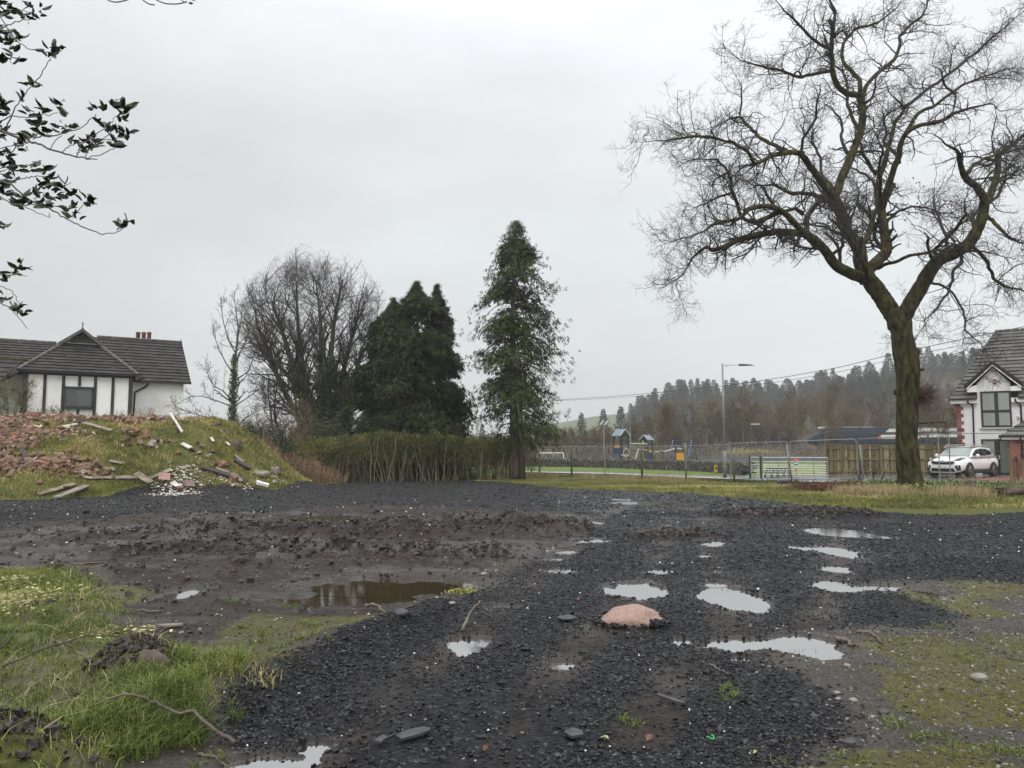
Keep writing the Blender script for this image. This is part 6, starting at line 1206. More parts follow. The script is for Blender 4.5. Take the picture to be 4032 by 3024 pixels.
# close-board timber fence
def boardfence(a, b, lab, zt, npost, seed, cap=False):
    rs = np.random.RandomState(seed); a = np.array([a[0],a[1],cz(a[0],a[1])]); b = np.array([b[0],b[1],cz(b[0],b[1])]); d = b-a; d[2] = 0; L_ = np.linalg.norm(d); d /= L_; nn = np.array([d[1],-d[0],0]); t = thing('board_fence', lab, 'fence', a)
    m_ = MB(); s = 0
    while s < L_-.05:
        w = .12; h = zt-a[2]-.03*rs.rand(); c = a+d*(s+w/2); ang = math.atan2(d[1],d[0]); m_.box(c+UP*(h/2+.04), (w*.80,.022,h-.08), rz=ang, tint=rs.rand()); s += w
    s = .05
    while s < L_-.05: m_.box(a+d*s-nn*.05+UP*((zt-a[2])/2+.04), (.10,.02,zt-a[2]-.12), rz=math.atan2(d[1],d[0]), tint=.0+.2*rs.rand()); s += .12
    m_.build('boards', M_fencew, t)
    for hz_ in (.25,(zt-a[2])*.55,zt-a[2]-.15): m_ = MB(); m_.bar(a+UP*hz_+nn*.045, b-a*0+UP*hz_+nn*.045+UP*(a[2]-b[2]), .06, .09); m_.build('rail', M_fenced, t)
    for k in range(npost): c = a+d*(L_*k/(npost-1)); m_ = MB(); m_.box(c+nn*.10+UP*((zt-a[2])/2), (.11,.10,zt-a[2]+.02), rz=math.atan2(d[1],d[0])); m_.build('post', M_fenced, t)
    m_ = MB(); m_.bar(np.array([a[0],a[1],zt+.015]), np.array([b[0],b[1],zt+.015]), .12, .035); m_.build('capping', M_fenced, t)
A_ = P(3258,1768,46.2); B_ = P(3318,1768,45.2); C_ = P(3690,1768,44.4); D_ = P(3790,1768,46.5); ztf = P(3400,1754.5,45)[2]
boardfence(A_, B_, 'short return of slatted board fence beside the wide gate', ztf, 2, 170); boardfence(B_, C_, 'long slatted timber board fence running behind the oak trunk', ztf, 6, 171); boardfence(C_, D_, 'last stretch of board fence behind the white car', ztf, 3, 172)
# gate and fence by the porch
c = P(3979,1768,36.5); e_ = P(4022,1768,36.0); zg2 = cz(c[0],c[1]); t = thing('garden_gate', 'arched brown trellis-topped wooden gate in front of the stone porch', 'gate', np.array([c[0],c[1],zg2]))
w = e_[0]-c[0]; zt2 = P(4000,1802,36)[2]-zg2; m_ = MB(); 
for k in range(6): m_.box((c[0]+w*(k+.5)/6, 36.3, zg2+.1+zt2*.39), (w/6-.01,.03,zt2*.78))
for k in range(9): m_.bar(np.array([c[0]+w*k/9, 36.3, zg2+zt2*.8]), np.array([c[0]+w*min(1,(k+2)/9), 36.3, zg2+zt2*(1.02 if 1<k<6 else .95)]), .02); m_.bar(np.array([c[0]+w*(k+1)/9, 36.3, zg2+zt2*.8]), np.array([c[0]+w*max(0,(k-1)/9), 36.3, zg2+zt2*(1.02 if 2<k<7 else .95)]), .02)
arc = [np.array([c[0]+w*s, 36.3, zg2+zt2*(.93+.14*math.sin(math.pi*s))]) for s in np.linspace(0,1,12)]; m_.tube(arc, .03, n=6); m_.bar(np.array([c[0],36.3,zg2]), np.array([c[0],36.3,zg2+zt2*.95]), .06); m_.bar(np.array([e_[0],36.3,zg2]), np.array([e_[0],36.3,zg2+zt2*.95]), .06)
m_.build('leaf', pm('brown_gate',(.09,.035,.018),(.17,.075,.04),scale=5,rough=.7), t)
pp = P(3978,1768,36.4); m_ = MB(); m_.box((pp[0]-.03,36.4,zg2+.8), (.10,.10,1.6)); m_.build('post', M_fenced, t)
boardfence(P(4022,1768,36.3), P(4120,1768,36.0), 'olive wooden fence stub at the far right edge beside the brown gate', P(4028,1812,36)[2], 2, 173)
# ------------------------------------------------------------------ playground
M_pg = pm('charcoal_post', (.022,.028,.036), rough=.5); M_blue = pm('blue_panel', (.012,.025,.11), rough=.4); M_yel = pm('yellow_panel', (.55,.27,.012), rough=.45); M_cream = pm('cream_tube', (.5,.5,.45), rough=.45); M_roofg = pm('blue_grey_roof', (.15,.19,.25), rough=.5); M_trim = pm('grey_trim',(.38,.38,.38), rough=.5)
Z4 = lambda x, y, Y: P(2380+x/5.267, 1660+y/5.267, Y)
def tower(name, lab, c, A, B, sA, sB, zf, z_eave, z_apex, side_panels):
    c = np.asarray(c, float); t = thing(name, lab, 'play tower', c); A = np.asarray(A); B = np.asarray(B); cor = [c, c+A*sA, c+A*sA+B*sB, c+B*sB]
    for p in cor: m_ = MB(); m_.box(np.array([p[0],p[1],(c[2]+z_eave)/2]), (.14,.14,z_eave-c[2]), rz=math.atan2(A[1],A[0])); m_.build('post', M_pg, t)
    up = lambda p, z: np.array([p[0],p[1],z]); oh = .14; m_ = MB()
    for s in (0,1):   # two slopes: eaves along B at A=0 and A=sA
        e0 = up(c+A*(sA*s+(oh if s else -oh))-B*.1, z_eave-.05); e1 = up(c+A*(sA*s+(oh if s else -oh))+B*(sB+.1), z_eave-.05); r0 = up(c+A*sA/2-B*.1, z_apex); r1 = up(c+A*sA/2+B*(sB+.1), z_apex)
        m_.hexa([e0,e1,r1,r0], [p+UP*.05 for p in (e0,e1,r1,r0)])
    rf = m_.build('roof', M_roofg, t)
    for bb in (-.13, sB+.13):
        for s in (0,1): m_ = MB(); m_.bar(up(c+A*(sA*s+(oh if s else -oh))+B*bb, z_eave-.04), up(c+A*sA/2+B*bb, z_apex+.05), .09,.07, up=B); m_.build('barge_board', M_trim, rf)
    m_ = MB(); m_.prism([up(p, zf) for p in cor], UP*.06); m_.build('platform', M_pg, t)
    for (p, q_) in side_panels:
        P0, P1 = cor[p], cor[q_]; n_ = unit(np.cross(P1-P0, UP))*.0
        m_ = MB(); m_.bar(up(P0,zf+.38), up(P1,zf+.38), .05, .72); m_.build('blue_panel', M_blue, t); m_ = MB(); m_.bar(up(P0,zf+.90), up(P1,zf+.90), .05, .28); m_.build('yellow_panel', M_yel, t)
    return t, cor
th = R(31); A1 = np.array([math.cos(th), math.sin(th), 0]); B1 = np.array([-math.sin(th), math.cos(th), 0]); c1 = Z4(338,850,79); c1[2] = -.45
t1, cor1 = tower('play_tower', 'taller playground tower with pitched roof and slide, left one of the two', c1, A1, B1, 1.07, 1.07, Z4(0,700,79)[2], Z4(0,290,79)[2], Z4(0,165,79)[2]+.02, ((0,3),))
m_ = MB(); s0 = (cor1[0]+cor1[3])/2; s0[2] = Z4(0,690,79)[2]; s1 = Z4(60,860,79); s1[2] = -.35; ss = unit(s1-s0); wv = unit(np.cross(ss, UP))*.25
m_.hexa([s0-wv,s0+wv,s1+wv,s1-wv],[p+UP*.05 for p in (s0-wv,s0+wv,s1+wv,s1-wv)]); 
for sg in (-1,1): m_.bar(s0+wv*sg+UP*.12, s1+wv*sg+UP*.12, .05,.22)
m_.build('slide', pm('slide_grey',(.10,.10,.11),rough=.35), t1)
m_ = MB(); c = Z4(452,645,78.4); m_.tube([c+np.array([math.cos(a)*.335*.9, 0, math.sin(a)*.42]) for a in np.linspace(0,2*math.pi,24,endpoint=False)], .03, n=6, closed=True); m_.build('hoop', M_cream, t1, smooth=True); m_ = MB(); m_.bar(Z4(345,692,78.6), Z4(505,692,78.6), .08,.10); m_.build('cream_bar', M_cream, t1)
for v in (740,785,835): m_ = MB(); m_.bar(Z4(415,v,79.8), Z4(522,v,79.6), .05); m_.build('rung', M_pg, t1)
th = R(-36); A2 = np.array([-math.cos(R(36)), math.sin(R(36)), 0]); B2 = np.array([math.sin(R(36)), math.cos(R(36)), 0]); c2 = Z4(902,840,82); c2[2] = -.45
t2, cor2 = tower('play_tower', 'lower playground tower with pitched roof, right one of the two', c2, A2, B2, .80, 1.05, Z4(0,790,82)[2], Z4(0,375,82)[2], Z4(0,285,82)[2], ((0,3),))
m_ = MB(); pp_ = (cor2[0]+cor2[3])/2; pp_[2] = Z4(0,795,82)[2]; m_.lathe([(0,-.18),(.2,-.12),(.28,0)], pp_, n=12); m_.build('bucket', M_navy, t2)
for a, b, w, l in ((Z4(535,452,79.5), Z4(885,460,81),.10,'straight cream beam joining the two play towers'),(Z4(702,565,80), Z4(622,850,80),.12,'slanting cream balance pole between the play towers'),(Z4(700,570,81),Z4(885,590,81.5),.09,'short low cream beam left of the lower play tower'),(Z4(790,425,81),Z4(880,480,81),.08,'short tilted cream bar under the lower tower roof')):
    b = b.copy(); m_ = MB(); m_.bar(a, b, w, up=(0,1,0)); tag(m_.build('play_beam', M_cream, origin=a), l, 'play beam')
pts = resamp([Z4(1035,622,82.5), Z4(1140,630,82.5), Z4(1250,620,82.5), Z4(1360,590,82.5), Z4(1455,560,82.5)], 14); t = thing('play_track', 'curved cream overhead track with a grey seat, between tower and swings', 'play equipment', np.array([pts[7,0],pts[7,1],-.4])); m_ = MB(); m_.tube(pts, .06, n=8); m_.build('track', M_cream, t, smooth=True)
m_ = MB(); m_.lathe([(0,-.2),(.2,-.12),(.25,.02),(.1,.14),(0,.16)], Z4(1185,622,82.4), n=12); m_.build('seat', pm('grey_seat',(.10,.11,.11),rough=.5), t, smooth=True)
t = thing('activity_board', 'orange activity panel between two dark posts under the swing frame', 'activity board', np.array([*Z4(1470,850,83)[:2],-.4]))
for x_ in (1475,1630): a = Z4(x_,500,83); b = a.copy(); b[2] = -.4; m_ = MB(); m_.bar(a, b, .16); m_.build('post', M_pg, t)
a, b = Z4(1490,725,82.9), Z4(1650,725,82.9); m_ = MB(); m_.bar(a, b, .06, (800-650)/5.267/FPX*83); m_.build('panel', M_yel, t); m_ = MB(); m_.bar(Z4(1480,815,82.8), Z4(1660,820,82.8), .12,.08); m_.bar(Z4(1500,552,83), Z4(1615,562,83), .12); m_.build('cream_bar', M_cream, t)
M_swb = pm('blue_swing_leg',(.06,.14,.30),rough=.4)
t = thing('swing_frame', 'swing frame with blue and dark splayed legs, right of the play towers', 'swing', np.array([*Z4(1500,850,84)[:2],-.4]))
for ax, lx_, rx_, ma, mb_ in ((1430,1290,1550,M_swb,M_pg),(1815,1685,1955,M_swb,M_pg)):
    ap_ = Z4(ax,395,84)
    for xx, m2, dy in ((lx_,ma,-1.2),(rx_,mb_,1.2)):
        f = Z4(xx,850,84+dy); f[2] = -.42; mid = ap_*.86+f*.14; mid[2] += .12; m_ = MB(); m_.tube([f, f*.4+ap_*.6+[(mid[0]-ap_[0])*.3,0,.05], mid, ap_+[(mid[0]-ap_[0])*.35,0,.03], ap_], .055, n=8); m_.build('leg', m2, t, smooth=True)
m_ = MB(); m_.tube([Z4(1430,398,84), Z4(1815,398,84)], .06, n=8); m_.build('top_bar', M_pg, t)
for x_ in (1500,1600,1680):
    m_ = MB(); a = Z4(x_,400,84); b = Z4(x_,740,84); m_.tube([a,b], .012, n=4); m_.build('chain', M_pg, t)
t = thing('swing_frame', 'dark distant swing frame behind the goal', 'swing', np.array([*P(2235,1820,100)[:2],-.4]))
for uu in (2220,2268):
    for du in (-9,14): m_ = MB(); a = P(uu,1763,100); b = P(uu+du,1822,100+du*.1); m_.tube([b,a*.7+b*.3,a], .05, n=6); m_.build('leg', M_pg, t)
m_ = MB(); m_.tube([P(2220,1763,100), P(2268,1763,100)], .05, n=6); m_.build('top_bar', M_pg, t)
t = thing('goal', 'white football goal frame behind the stone wall, right of the tall conifer', 'goal', np.array([*P(2168,1820,90)[:2],-.4]))
for a, b in (((2116,1783),(2219,1783)),((2116,1783),(2116,1830)),((2219,1783),(2219,1830))): m_ = MB(); m_.bar(P(*a,90), P(*b,90), .10); m_.build('bar', M_whitep, t)
m_ = MB(); m_.box(P(2097,1782,92), (1.1,.06,.35)); m_.m = 1; m_.box(P(2090,1782,91.9), (.35,.08,.22)); m_.box(P(2105,1782,91.9), (.35,.08,.22)); m_.m = 0; m_.bar(P(2082,1782,92), P(2082,1830,92), .06); tag(m_.build('notice_board', [M_pg, pm('board_face',(.3,.33,.33),rough=.5)], origin=P(2097,1830,92)), 'low dark notice board left of the goal', 'notice board')
# palisade fence beyond the lawn
t = thing('palisade_fence', 'grey steel palisade fence across the far side of the lawn', 'fence', P(2780,1824,97)); m_ = MB(); a, b = P(2740,1800,100), P(4000,1800,92); n = 320
for k in range(n): c = a+(b-a)*k/n; m_.box((c[0],c[1],.15), (.075,.02,1.25), rz=.1)
m_.bar(np.array([a[0],a[1],.5]), np.array([b[0],b[1],.5]), .05); m_.bar(np.array([a[0],a[1],-.2]), np.array([b[0],b[1],-.2]), .05); m_.build('pales', pm('palisade_grey',(.13,.14,.15),rough=.6), t)
# ------------------------------------------------------------------ railway embankment, poles, train
u_ = np.linspace(-.5, 1.2, 340); yy = np.linspace(0, 1, 40); U_, T_ = np.meshgrid(u_, yy); 
Yc = 118+45*T_; XX_ = U_*150; prof = np.interp(T_, [0,.12,.40,.5,.75,1.0], [0,.05,.88,1,1,.6]); Zc = -.35+2.55*prof+.25*fbm(XX_*.25, Yc*.3, 301, 4)*prof*(prof<.99)
m_ = MB(); nr_, nc_ = U_.shape; ii_ = (np.arange(nr_-1)[:,None]*nc_+np.arange(nc_-1)[None]).ravel(); m_.add(np.stack([XX_.ravel(), Yc.ravel(), Zc.ravel()],1), q=np.stack([ii_,ii_+1,ii_+nc_+1,ii_+nc_],1))
M_emb = pm('embankment_scrub', (.022,.017,.011), (.06,.045,.025), scale=.12, rough=.95, c3=(.15,.135,.045), ramp=(.38,.55), bump=1, bscale=2.5, detail=8, dist=.4, stretch=(1,1,2))
tag(m_.build('railway_embankment', M_emb, smooth=True), kind='structure')
m_ = MB(); rs = np.random.RandomState(180); n = 15000; x = -40+190*rs.rand(n); t_ = rs.rand(n)*.5; y = 118+45*t_; z = -.35+2.55*np.interp(t_, [0,.12,.40,.5], [0,.05,.88,1]); 
kp = ~((x > 50) & (t_ > .36)); x, y, z, t_ = x[kp], y[kp], z[kp], t_[kp]; n = len(x); d = unit(rs.randn(n,3)+np.array([0,0,1.6])); leaves(m_, np.stack([x,y,z],1), d, .35+.5*rs.rand(n), .12, rs, tint=np.clip(.5+.9*fbm(x*.1, y*.1, 303, 4)+.2*rs.randn(n),0,1)); tag(m_.build('embankment_scrub', pm('scrub',(.025,.019,.011),(.07,.052,.026),scale=.3,rough=.95,tint=.9,c3=(.15,.14,.045),ramp=(.25,.7))), kind='stuff', label='rough brown and yellow scrub covering the railway embankment', cat='scrub')
for u, v0, v1, Y, l, arms in ((2395,1682,1768,130,'dark trackside pole with a box, behind the slide tower',0),(2481,1681,1768,130,'thin grey trackside pole right of the slide tower roof',0),(2954,1660,1768,135,'dark signal pole with pale lights left of the train',1),(2300,1700,1768,170,'faint far trackside pole left of the slide tower',0)):
    a = P(u,v1,Y); a[2] = .5; m_ = MB(); m_.tube([a, P(u,v0,Y)], .12 if u != 2481 else .08, n=6); 
    if arms: m_.m = 1; m_.bar(P(2952,1670,Y), P(2990,1670,Y), .12,.25); m_.m = 0; m_.box(P(2958,1700,Y), (.35,.2,1.6))
    else: m_.box(P(u-2,1722,Y), (.3,.2,1.4))
    tag(m_.build('trackside_pole', [M_timber if u != 2481 else M_galv, M_trim], origin=a), l, 'pole')
TYY = 150.0; tz0 = 2.1; zr_ = P(3400,1682,TYY)[2]; x0 = P(3183,1740,TYY)[0]
t = thing('train', 'dark blue express train with pale second livery passing along the embankment', 'train', (x0, TYY, tz0))
def trainbody(mb, xs, tops, bots, halfw, zcut=None):
    n = 18; X = []
    for x, tp2, bt, hw in zip(xs, tops, bots, halfw):
        ring = []
        for k in range(n):
            a = 2*math.pi*k/n; cx_, sz_ = math.cos(a), math.sin(a); cy_ = np.sign(cx_)*abs(cx_)**.45*hw; zz2 = (tp2+bt)/2+np.sign(sz_)*abs(sz_)**.6*(tp2-bt)/2; ring.append([x, TYY+cy_, zz2])
        X.append(ring)
    X = np.array(X); m = len(xs); mb.add(X.reshape(-1,3), q=[[i*n+k, i*n+(k+1)%n, (i+1)*n+(k+1)%n, (i+1)*n+k] for i in range(m-1) for k in range(n)]); b = mb.n-m*n; mb.ng.append((list(range(b+n-1,b-1,-1)),mb.m)); mb.ng.append((list(range(b+(m-1)*n,b+m*n)),mb.m))
ux = lambda u: P(u,1700,TYY)[0]
def tbody(name, xs, tops, bots, hw, mat): m_ = MB(); trainbody(m_, xs, tops, bots, hw); return m_.build(name, mat, t, smooth=False)
M_tbl = pm('train_blue', (.010,.020,.034), (.014,.030,.045), scale=.2, rough=.55, spec=.2); M_tdk = pm('train_dark', (.015,.02,.03), rough=.4); M_twh = pm('train_white', (.55,.55,.50), rough=.4); M_tor = pm('train_orange', (.55,.10,.04), rough=.4); M_trf = pm('train_roof', (.07,.068,.07), (.10,.098,.10), scale=.3, rough=.5)
xs = [x0,x0+.3,x0+1,x0+2,x0+3.3,x0+5,x0+7,ux(3620)-.2]; T2 = zr_-.15
tbody('power_car', xs, [tz0+1.3,tz0+1.7,tz0+2.25,tz0+2.8,tz0+3.3,T2-.02,T2,T2], [tz0+.8,tz0+.5,tz0+.4]+[tz0+.35]*5, [.5,.8,1.1,1.25,1.32,1.35,1.35,1.35], M_tbl)
tbody('coach', [ux(3625),ux(3625)+23], [T2]*2, [tz0+.35]*2, [1.35]*2, M_tbl); tbody('coach', [ux(3625)+23.4,ux(3625)+46], [T2]*2, [tz0+.35]*2, [1.35]*2, M_tbl)
yf = TYY-1.362
def decal(name, pts, mat, off=0.0): m_ = MB(); m_.prism([np.array([P(u,v,yf-off)[0], yf-off, P(u,v,yf-off)[2]]) for u, v in pts], (0,-.012,0)); m_.build(name, mat, t)
decal('window_band', [(3325,1711),(3325,1702),(3620,1701),(3620,1711)], M_tdk)
decal('window_band', [(3625,1709),(3625,1699),(4080,1698),(4080,1709)], pm('train_windows',(.05,.055,.06),rough=.2))
decal('white_wedge', [(3487,1701.5),(3502,1688),(3620,1687),(3620,1700.5)], M_twh); decal('white_upper_band', [(3625,1698.5),(3625,1686),(4080,1685),(4080,1697.5)], pm('train_pale',(.34,.35,.33),(.5,.5,.46),scale=.15,rough=.4))
decal('orange_tip', [(3451,1727.5),(3468,1712),(3472,1727.5)], M_tor, .004); decal('white_stripe', [(3472,1727.5),(3468,1712),(3620,1711.5),(3620,1727)], M_twh); decal('white_stripe', [(3625,1722),(3625,1710),(4080,1709.5),(4080,1719)], M_twh)
m_ = MB(); 
for a, b in ((3222,3290),(3318,3375),(3392,3430)): m_.hexa([np.array([ux(a),TYY+sy,T2-.05]) if 0 else np.array([ux(a if k in (0,3) else b),TYY+(-.9 if k < 2 else .9),T2-.1]) for k in range(4)], [np.array([ux((a+8) if k in (0,3) else b),TYY+(-.8 if k < 2 else .8),T2+.20]) for k in range(4)])
m_.build('roof_pod', pm('roof_pod',(.30,.31,.30),rough=.5), t)
m_ = MB(); m_.box(((ux(3240)+ux(3620))/2,TYY,T2+.03), (ux(3620)-ux(3240),2.2,.16)); m_.box(((ux(3626)+ux(4080))/2,TYY,T2+.03), (ux(4080)-ux(3626),2.2,.16)); m_.build('roof', M_trf, t)
for u in (3240,3290,3560,3640,3700,3900): m_ = MB(); c = P(u,1745,TYY); m_.box((c[0],TYY,tz0+.35), (2.6,2.2,.65)); m_.build('bogie', M_tdk, t)
# ------------------------------------------------------------------ white car, local coords: x forward, y left, z up
cc0 = P(3716,1882,39.6); vh = math.atan2(-.584, -.812)
car = thing('parked_car', 'white compact SUV with roof bars parked in front of the white house', 'car', (0,0,0))
M_cw = pm('car_white', (.80,.80,.80), rough=.3, coat=.35); M_ck = pm('car_black_trim', (.012,.012,.013), rough=.5); M_cg = pm('car_glass', (.015,.02,.022), rough=.05, spec=.8); M_wsg = pm('windscreen_glass', (.16,.19,.19), (.22,.25,.25), scale=2, rough=.06, spec=.8)
M_tyre = pm('tyre', (.012,.012,.012), rough=.8); M_alloy = pm('alloy', (.30,.28,.26), rough=.35, metal=.8); M_chr = pm('car_chrome', (.55,.56,.57), rough=.3, metal=.3)
xs_ = np.array([2.24,2.20,2.08,1.85,1.5,1.15,.85,.3,-.4,-1.1,-1.7,-2.0,-2.15,-2.22])
hw_ = np.array([.62,.74,.84,.89,.92,.925,.925,.925,.925,.925,.91,.87,.82,.74])
zb_ = np.array([.38,.28,.26,.27,.30,.30,.30,.30,.30,.30,.32,.38,.42,.50])
zt_ = np.array([.72,.84,.92,.98,1.03,1.06,1.08,1.09,1.10,1.12,1.13,1.10,1.02,.92])
def ring(x, hw, zb, zt, n=22):
    r = []
    for k in range(n):
        a = 2*math.pi*k/n; c, s = math.cos(a), math.sin(a); y = np.sign(c)*abs(c)**.42*hw; z = (zt+zb)/2+np.sign(s)*abs(s)**.55*(zt-zb)/2
        if s > .35: y *= .97-.10*(s-.35)
        r.append([x, y, z])
    return r
def loftm(rings, mb):
    X = np.array(rings); m, n = X.shape[:2]; mb.add(X.reshape(-1,3), q=[[i*n+k, i*n+(k+1)%n, (i+1)*n+(k+1)%n, (i+1)*n+k] for i in range(m-1) for k in range(n)]); b = mb.n-m*n; mb.ng.append((list(range(b+n-1,b-1,-1)),mb.m)); mb.ng.append((list(range(b+(m-1)*n,b+m*n)),mb.m))
m_ = MB(); loftm([ring(*a) for a in zip(xs_, hw_, zb_, zt_)], m_); m_.build('body', M_cw, car, smooth=True)
# cabin: roof shell + glass
cxs = [1.02,.55,.20,-.3,-.9,-1.4,-1.75,-2.0]; ct = [1.09,1.37,1.52,1.585,1.58,1.53,1.44,1.12]; cb = [1.04]*8; ch = [.80,.70,.66,.655,.65,.63,.60,.66]; cbw = [.86,.87,.875,.88,.88,.86,.83,.78]
m_ = MB(); X = []
for x, t_, w, wb in zip(cxs, ct, ch, cbw): X.append([[x,wb,1.04],[x,(wb*.35+w*.65),1.04+(t_-1.04)*.62],[x,w,t_-.035],[x,w*.75,t_],[x,0,t_+.012],[x,-w*.75,t_],[x,-w,t_-.035],[x,-(wb*.35+w*.65),1.04+(t_-1.04)*.62],[x,-wb,1.04]])
loftm(X, m_); m_.build('cabin', M_cw, car, smooth=True)
X = np.array(X)
def strip(name, idx, j0, j1, off, mat, f=(0,1)):  # panel over cabin surface between ring columns
    m_ = MB(); n = len(idx); A = X[idx, j0]; B = X[idx, j1]; cen = np.array([0,0,1.2]); nn = np.zeros((n,3)); nn[:,1] = np.sign(A[:,1]) ; nn[:,2] = .5
    a = A+(B-A)*f[0]+nn*off; b = A+(B-A)*f[1]+nn*off; m_.add(np.vstack([a,b]), q=[[i,i+1,n+i+1,n+i] for i in range(n-1)]); return m_.build(name, mat, car)
for s, (j0, j1, j2) in ((1,(0,1,2)),(-1,(8,7,6))):
    m_ = MB(); ids = [(0.72,1.12,1.20),(.52,1.12,1.30),(.15,1.13,1.45),(-.35,1.14,1.50),(-.95,1.16,1.49),(-1.40,1.19,1.42),(-1.62,1.24,1.30)]
    lo = []; hi = []
    for x, z0, z1 in ids:
        i = max(0, min(6, int(np.searchsorted(-np.array(cxs), -x))-1)); f = (cxs[i]-x)/(cxs[i]-cxs[i+1]); col = X[i]*(1-f)+X[i+1]*f
        def at(z): c3 = [col[j0], col[j1], col[j2]]; zz = [q[2] for q in c3]; yy = [abs(q[1]) for q in c3]; return s*(np.interp(z, zz, yy)+.012)
        lo.append([x, at(z0), z0]); hi.append([x, at(z1), z1])
    n = len(ids); mid = [(np.array(a)+np.array(b))/2+[0,s*.012,0] for a, b in zip(lo, hi)]; m_.add(np.vstack([lo,mid,hi]), q=[[i,i+1,n+i+1,n+i] for i in range(n-1)]+[[n+i,n+i+1,2*n+i+1,2*n+i] for i in range(n-1)]); m_.build('side_window', M_cg, car)
    m_ = MB(); m_.bar((-.36,s*.90,1.12), (-.42,s*.72,1.50), .05,.02); m_.build('door_pillar', M_ck, car)
    m_ = MB(); m_.bar((.6,s*.62,1.60), (-1.35,s*.60,1.62), .04,.05); m_.bar((.6,s*.62,1.52),(.6,s*.62,1.60),.05); m_.bar((-1.3,s*.60,1.55),(-1.3,s*.60,1.62),.05); m_.build('roof_rail', M_chr, car)
    mr = MB(); mr.lathe([(0,-.10),(.07,-.09),(.10,0),(.09,.06),(0,.08)], (.66,s*1.02,1.13), axis=(1,0,0), n=12); mr.bar((.66,s*.9,1.10),(.66,s*.98,1.11),.05); mr.build('wing_mirror', M_cw, car, smooth=True)
    for xx in (.12,-.85): dh = MB(); dh.bar((xx-.1,s*.945,.98), (xx+.1,s*.945,.985), .03); dh.build('door_handle', M_chr, car)
    m_ = MB(); m_.bar((-1.0,s*.90,.34), (1.0,s*.90,.34), .10,.16); m_.build('sill_cladding', M_ck, car)
    for xw, r_ in ((1.37,.365),(-1.30,.365)):
        arch = MB(); a = np.linspace(-.25,math.pi+.25,20); o = [[xw+(r_+.085)*math.cos(q), s*.934, .36+(r_+.085)*math.sin(q)] for q in a]; i_ = [[xw+(r_-.02)*math.cos(q), s*.94, .36+(r_-.02)*math.sin(q)] for q in a]
        arch.ngon([[p[0], s*.932, max(p[2],.24)] for p in o] if s < 0 else [[p[0], s*.932, max(p[2],.24)] for p in o][::-1]); arch.build('wheel_arch', M_ck, car)
        wt = thing('wheel', None, None, (0,0,0)); bpy.data.objects.remove(wt)
        w_ = MB(); w_.lathe([(.22,-.11),(.33,-.115),(.36,-.08),(.362,.08),(.33,.115),(.22,.11)], (xw, s*.87, .362), axis=(0,1,0), n=28); wo = w_.build('wheel', M_tyre, car, smooth=True)
        rm_ = MB(); yo = s*.985; rm_.lathe([(.235,-.02),(.25,0),(.235,.02)], (xw, yo, .362), axis=(0,1,0), n=28)
        for k in range(5):
            for dk in (-.13,.13):
                q = k*2*math.pi/5+dk*.6; q2 = k*2*math.pi/5+dk*1.9; rm_.bar((xw+.03*math.cos(q), yo, .362+.03*math.sin(q)), (xw+.24*math.cos(q2), yo, .362+.24*math.sin(q2)), .028,.03, up=(0,1,0))
        rm_.lathe([(0,-.02),(.05,-.02),(.05,.02),(0,.02)], (xw, yo, .362), axis=(0,1,0), n=14); rm_.build('rim', M_alloy, wo)
        bk = MB(); bk.lathe([(0,0),(.235,0)], (xw, s*.965, .362), axis=(0,1,0), n=24); bk.build('brake_disc', M_ck, wo)
# windscreen
m_ = MB(); r0 = [[.985,-.77,1.105],[1.03,0,1.12],[.985,.77,1.105]]; r1 = [[.30,-.60,1.515],[.33,0,1.535],[.30,.60,1.515]]; m_.add(np.array(r0+r1)+[.02,0,.02], q=[[0,1,4,3],[1,2,5,4]]); m_.build('windscreen', M_wsg, car, smooth=True)
m_ = MB(); m_.add([[.26,-.58,1.565],[.26,.58,1.565],[-1.0,.58,1.60],[-1.0,-.58,1.60]], q=[[0,1,2,3]]); m_.build('sunroof', M_cg, car)
for x in (.25,-.75):
    m_ = MB(); m_.bar((x,-.72,1.70), (x,.72,1.70), .05,.03); 
    for s in (-1,1): m_.box((x,s*.62,1.655), (.10,.05,.07))
    m_.build('roof_bar', M_chr if x < 2 else M_ck, car)
def front(name, pts, mat, d=.0, th=.03, k=.26):   # y,z outline laid over the curved nose
    m_ = MB(); p = [[2.262-max(0,abs(y)-.5)**2*1.3*(k > 0)+d*.55, y, z] for y, z in pts]; m_.prism(p, (-th,0,0)); return m_.build(name, mat, car)
front('grille', [(-.52,.84),(-.56,.78),(-.46,.70),(-.2,.69),(.2,.69),(.46,.70),(.56,.78),(.52,.84),(.2,.80),(-.2,.80)][::-1], M_ck, .02)
front('grille_surround', [(-.56,.87),(-.6,.78),(-.48,.68),(.48,.68),(.6,.78),(.56,.87)][::-1], M_chr, .006)
front('lower_intake', [(-.52,.50),(-.60,.32),(.60,.32),(.52,.50)][::-1], M_ck, .03)
front('skid_plate', [(-.62,.31),(-.58,.27),(.58,.27),(.62,.31)][::-1], pm('skid',(.35,.34,.32),rough=.4), .05)
pl_ = front('number_plate', [(-.26,.60),(-.26,.49),(.26,.49),(.26,.60)][::-1], pm('plate_white',(.75,.75,.72),rough=.5), .065, k=.0)
fc = bpy.data.curves.new('plate', 'FONT'); fc.body = 'M6 YBX'; fc.size = .115; fc.align_x = 'CENTER'; fc.align_y = 'CENTER'; fc.extrude = .002; fc.space_character = 1.15
fo = bpy.data.objects.new('plate_text', fc); C.objects.link(fo); bpy.context.view_layer.update()
me = bpy.data.meshes.new_from_object(fo.evaluated_get(bpy.context.evaluated_depsgraph_get())); bpy.data.objects.remove(fo)
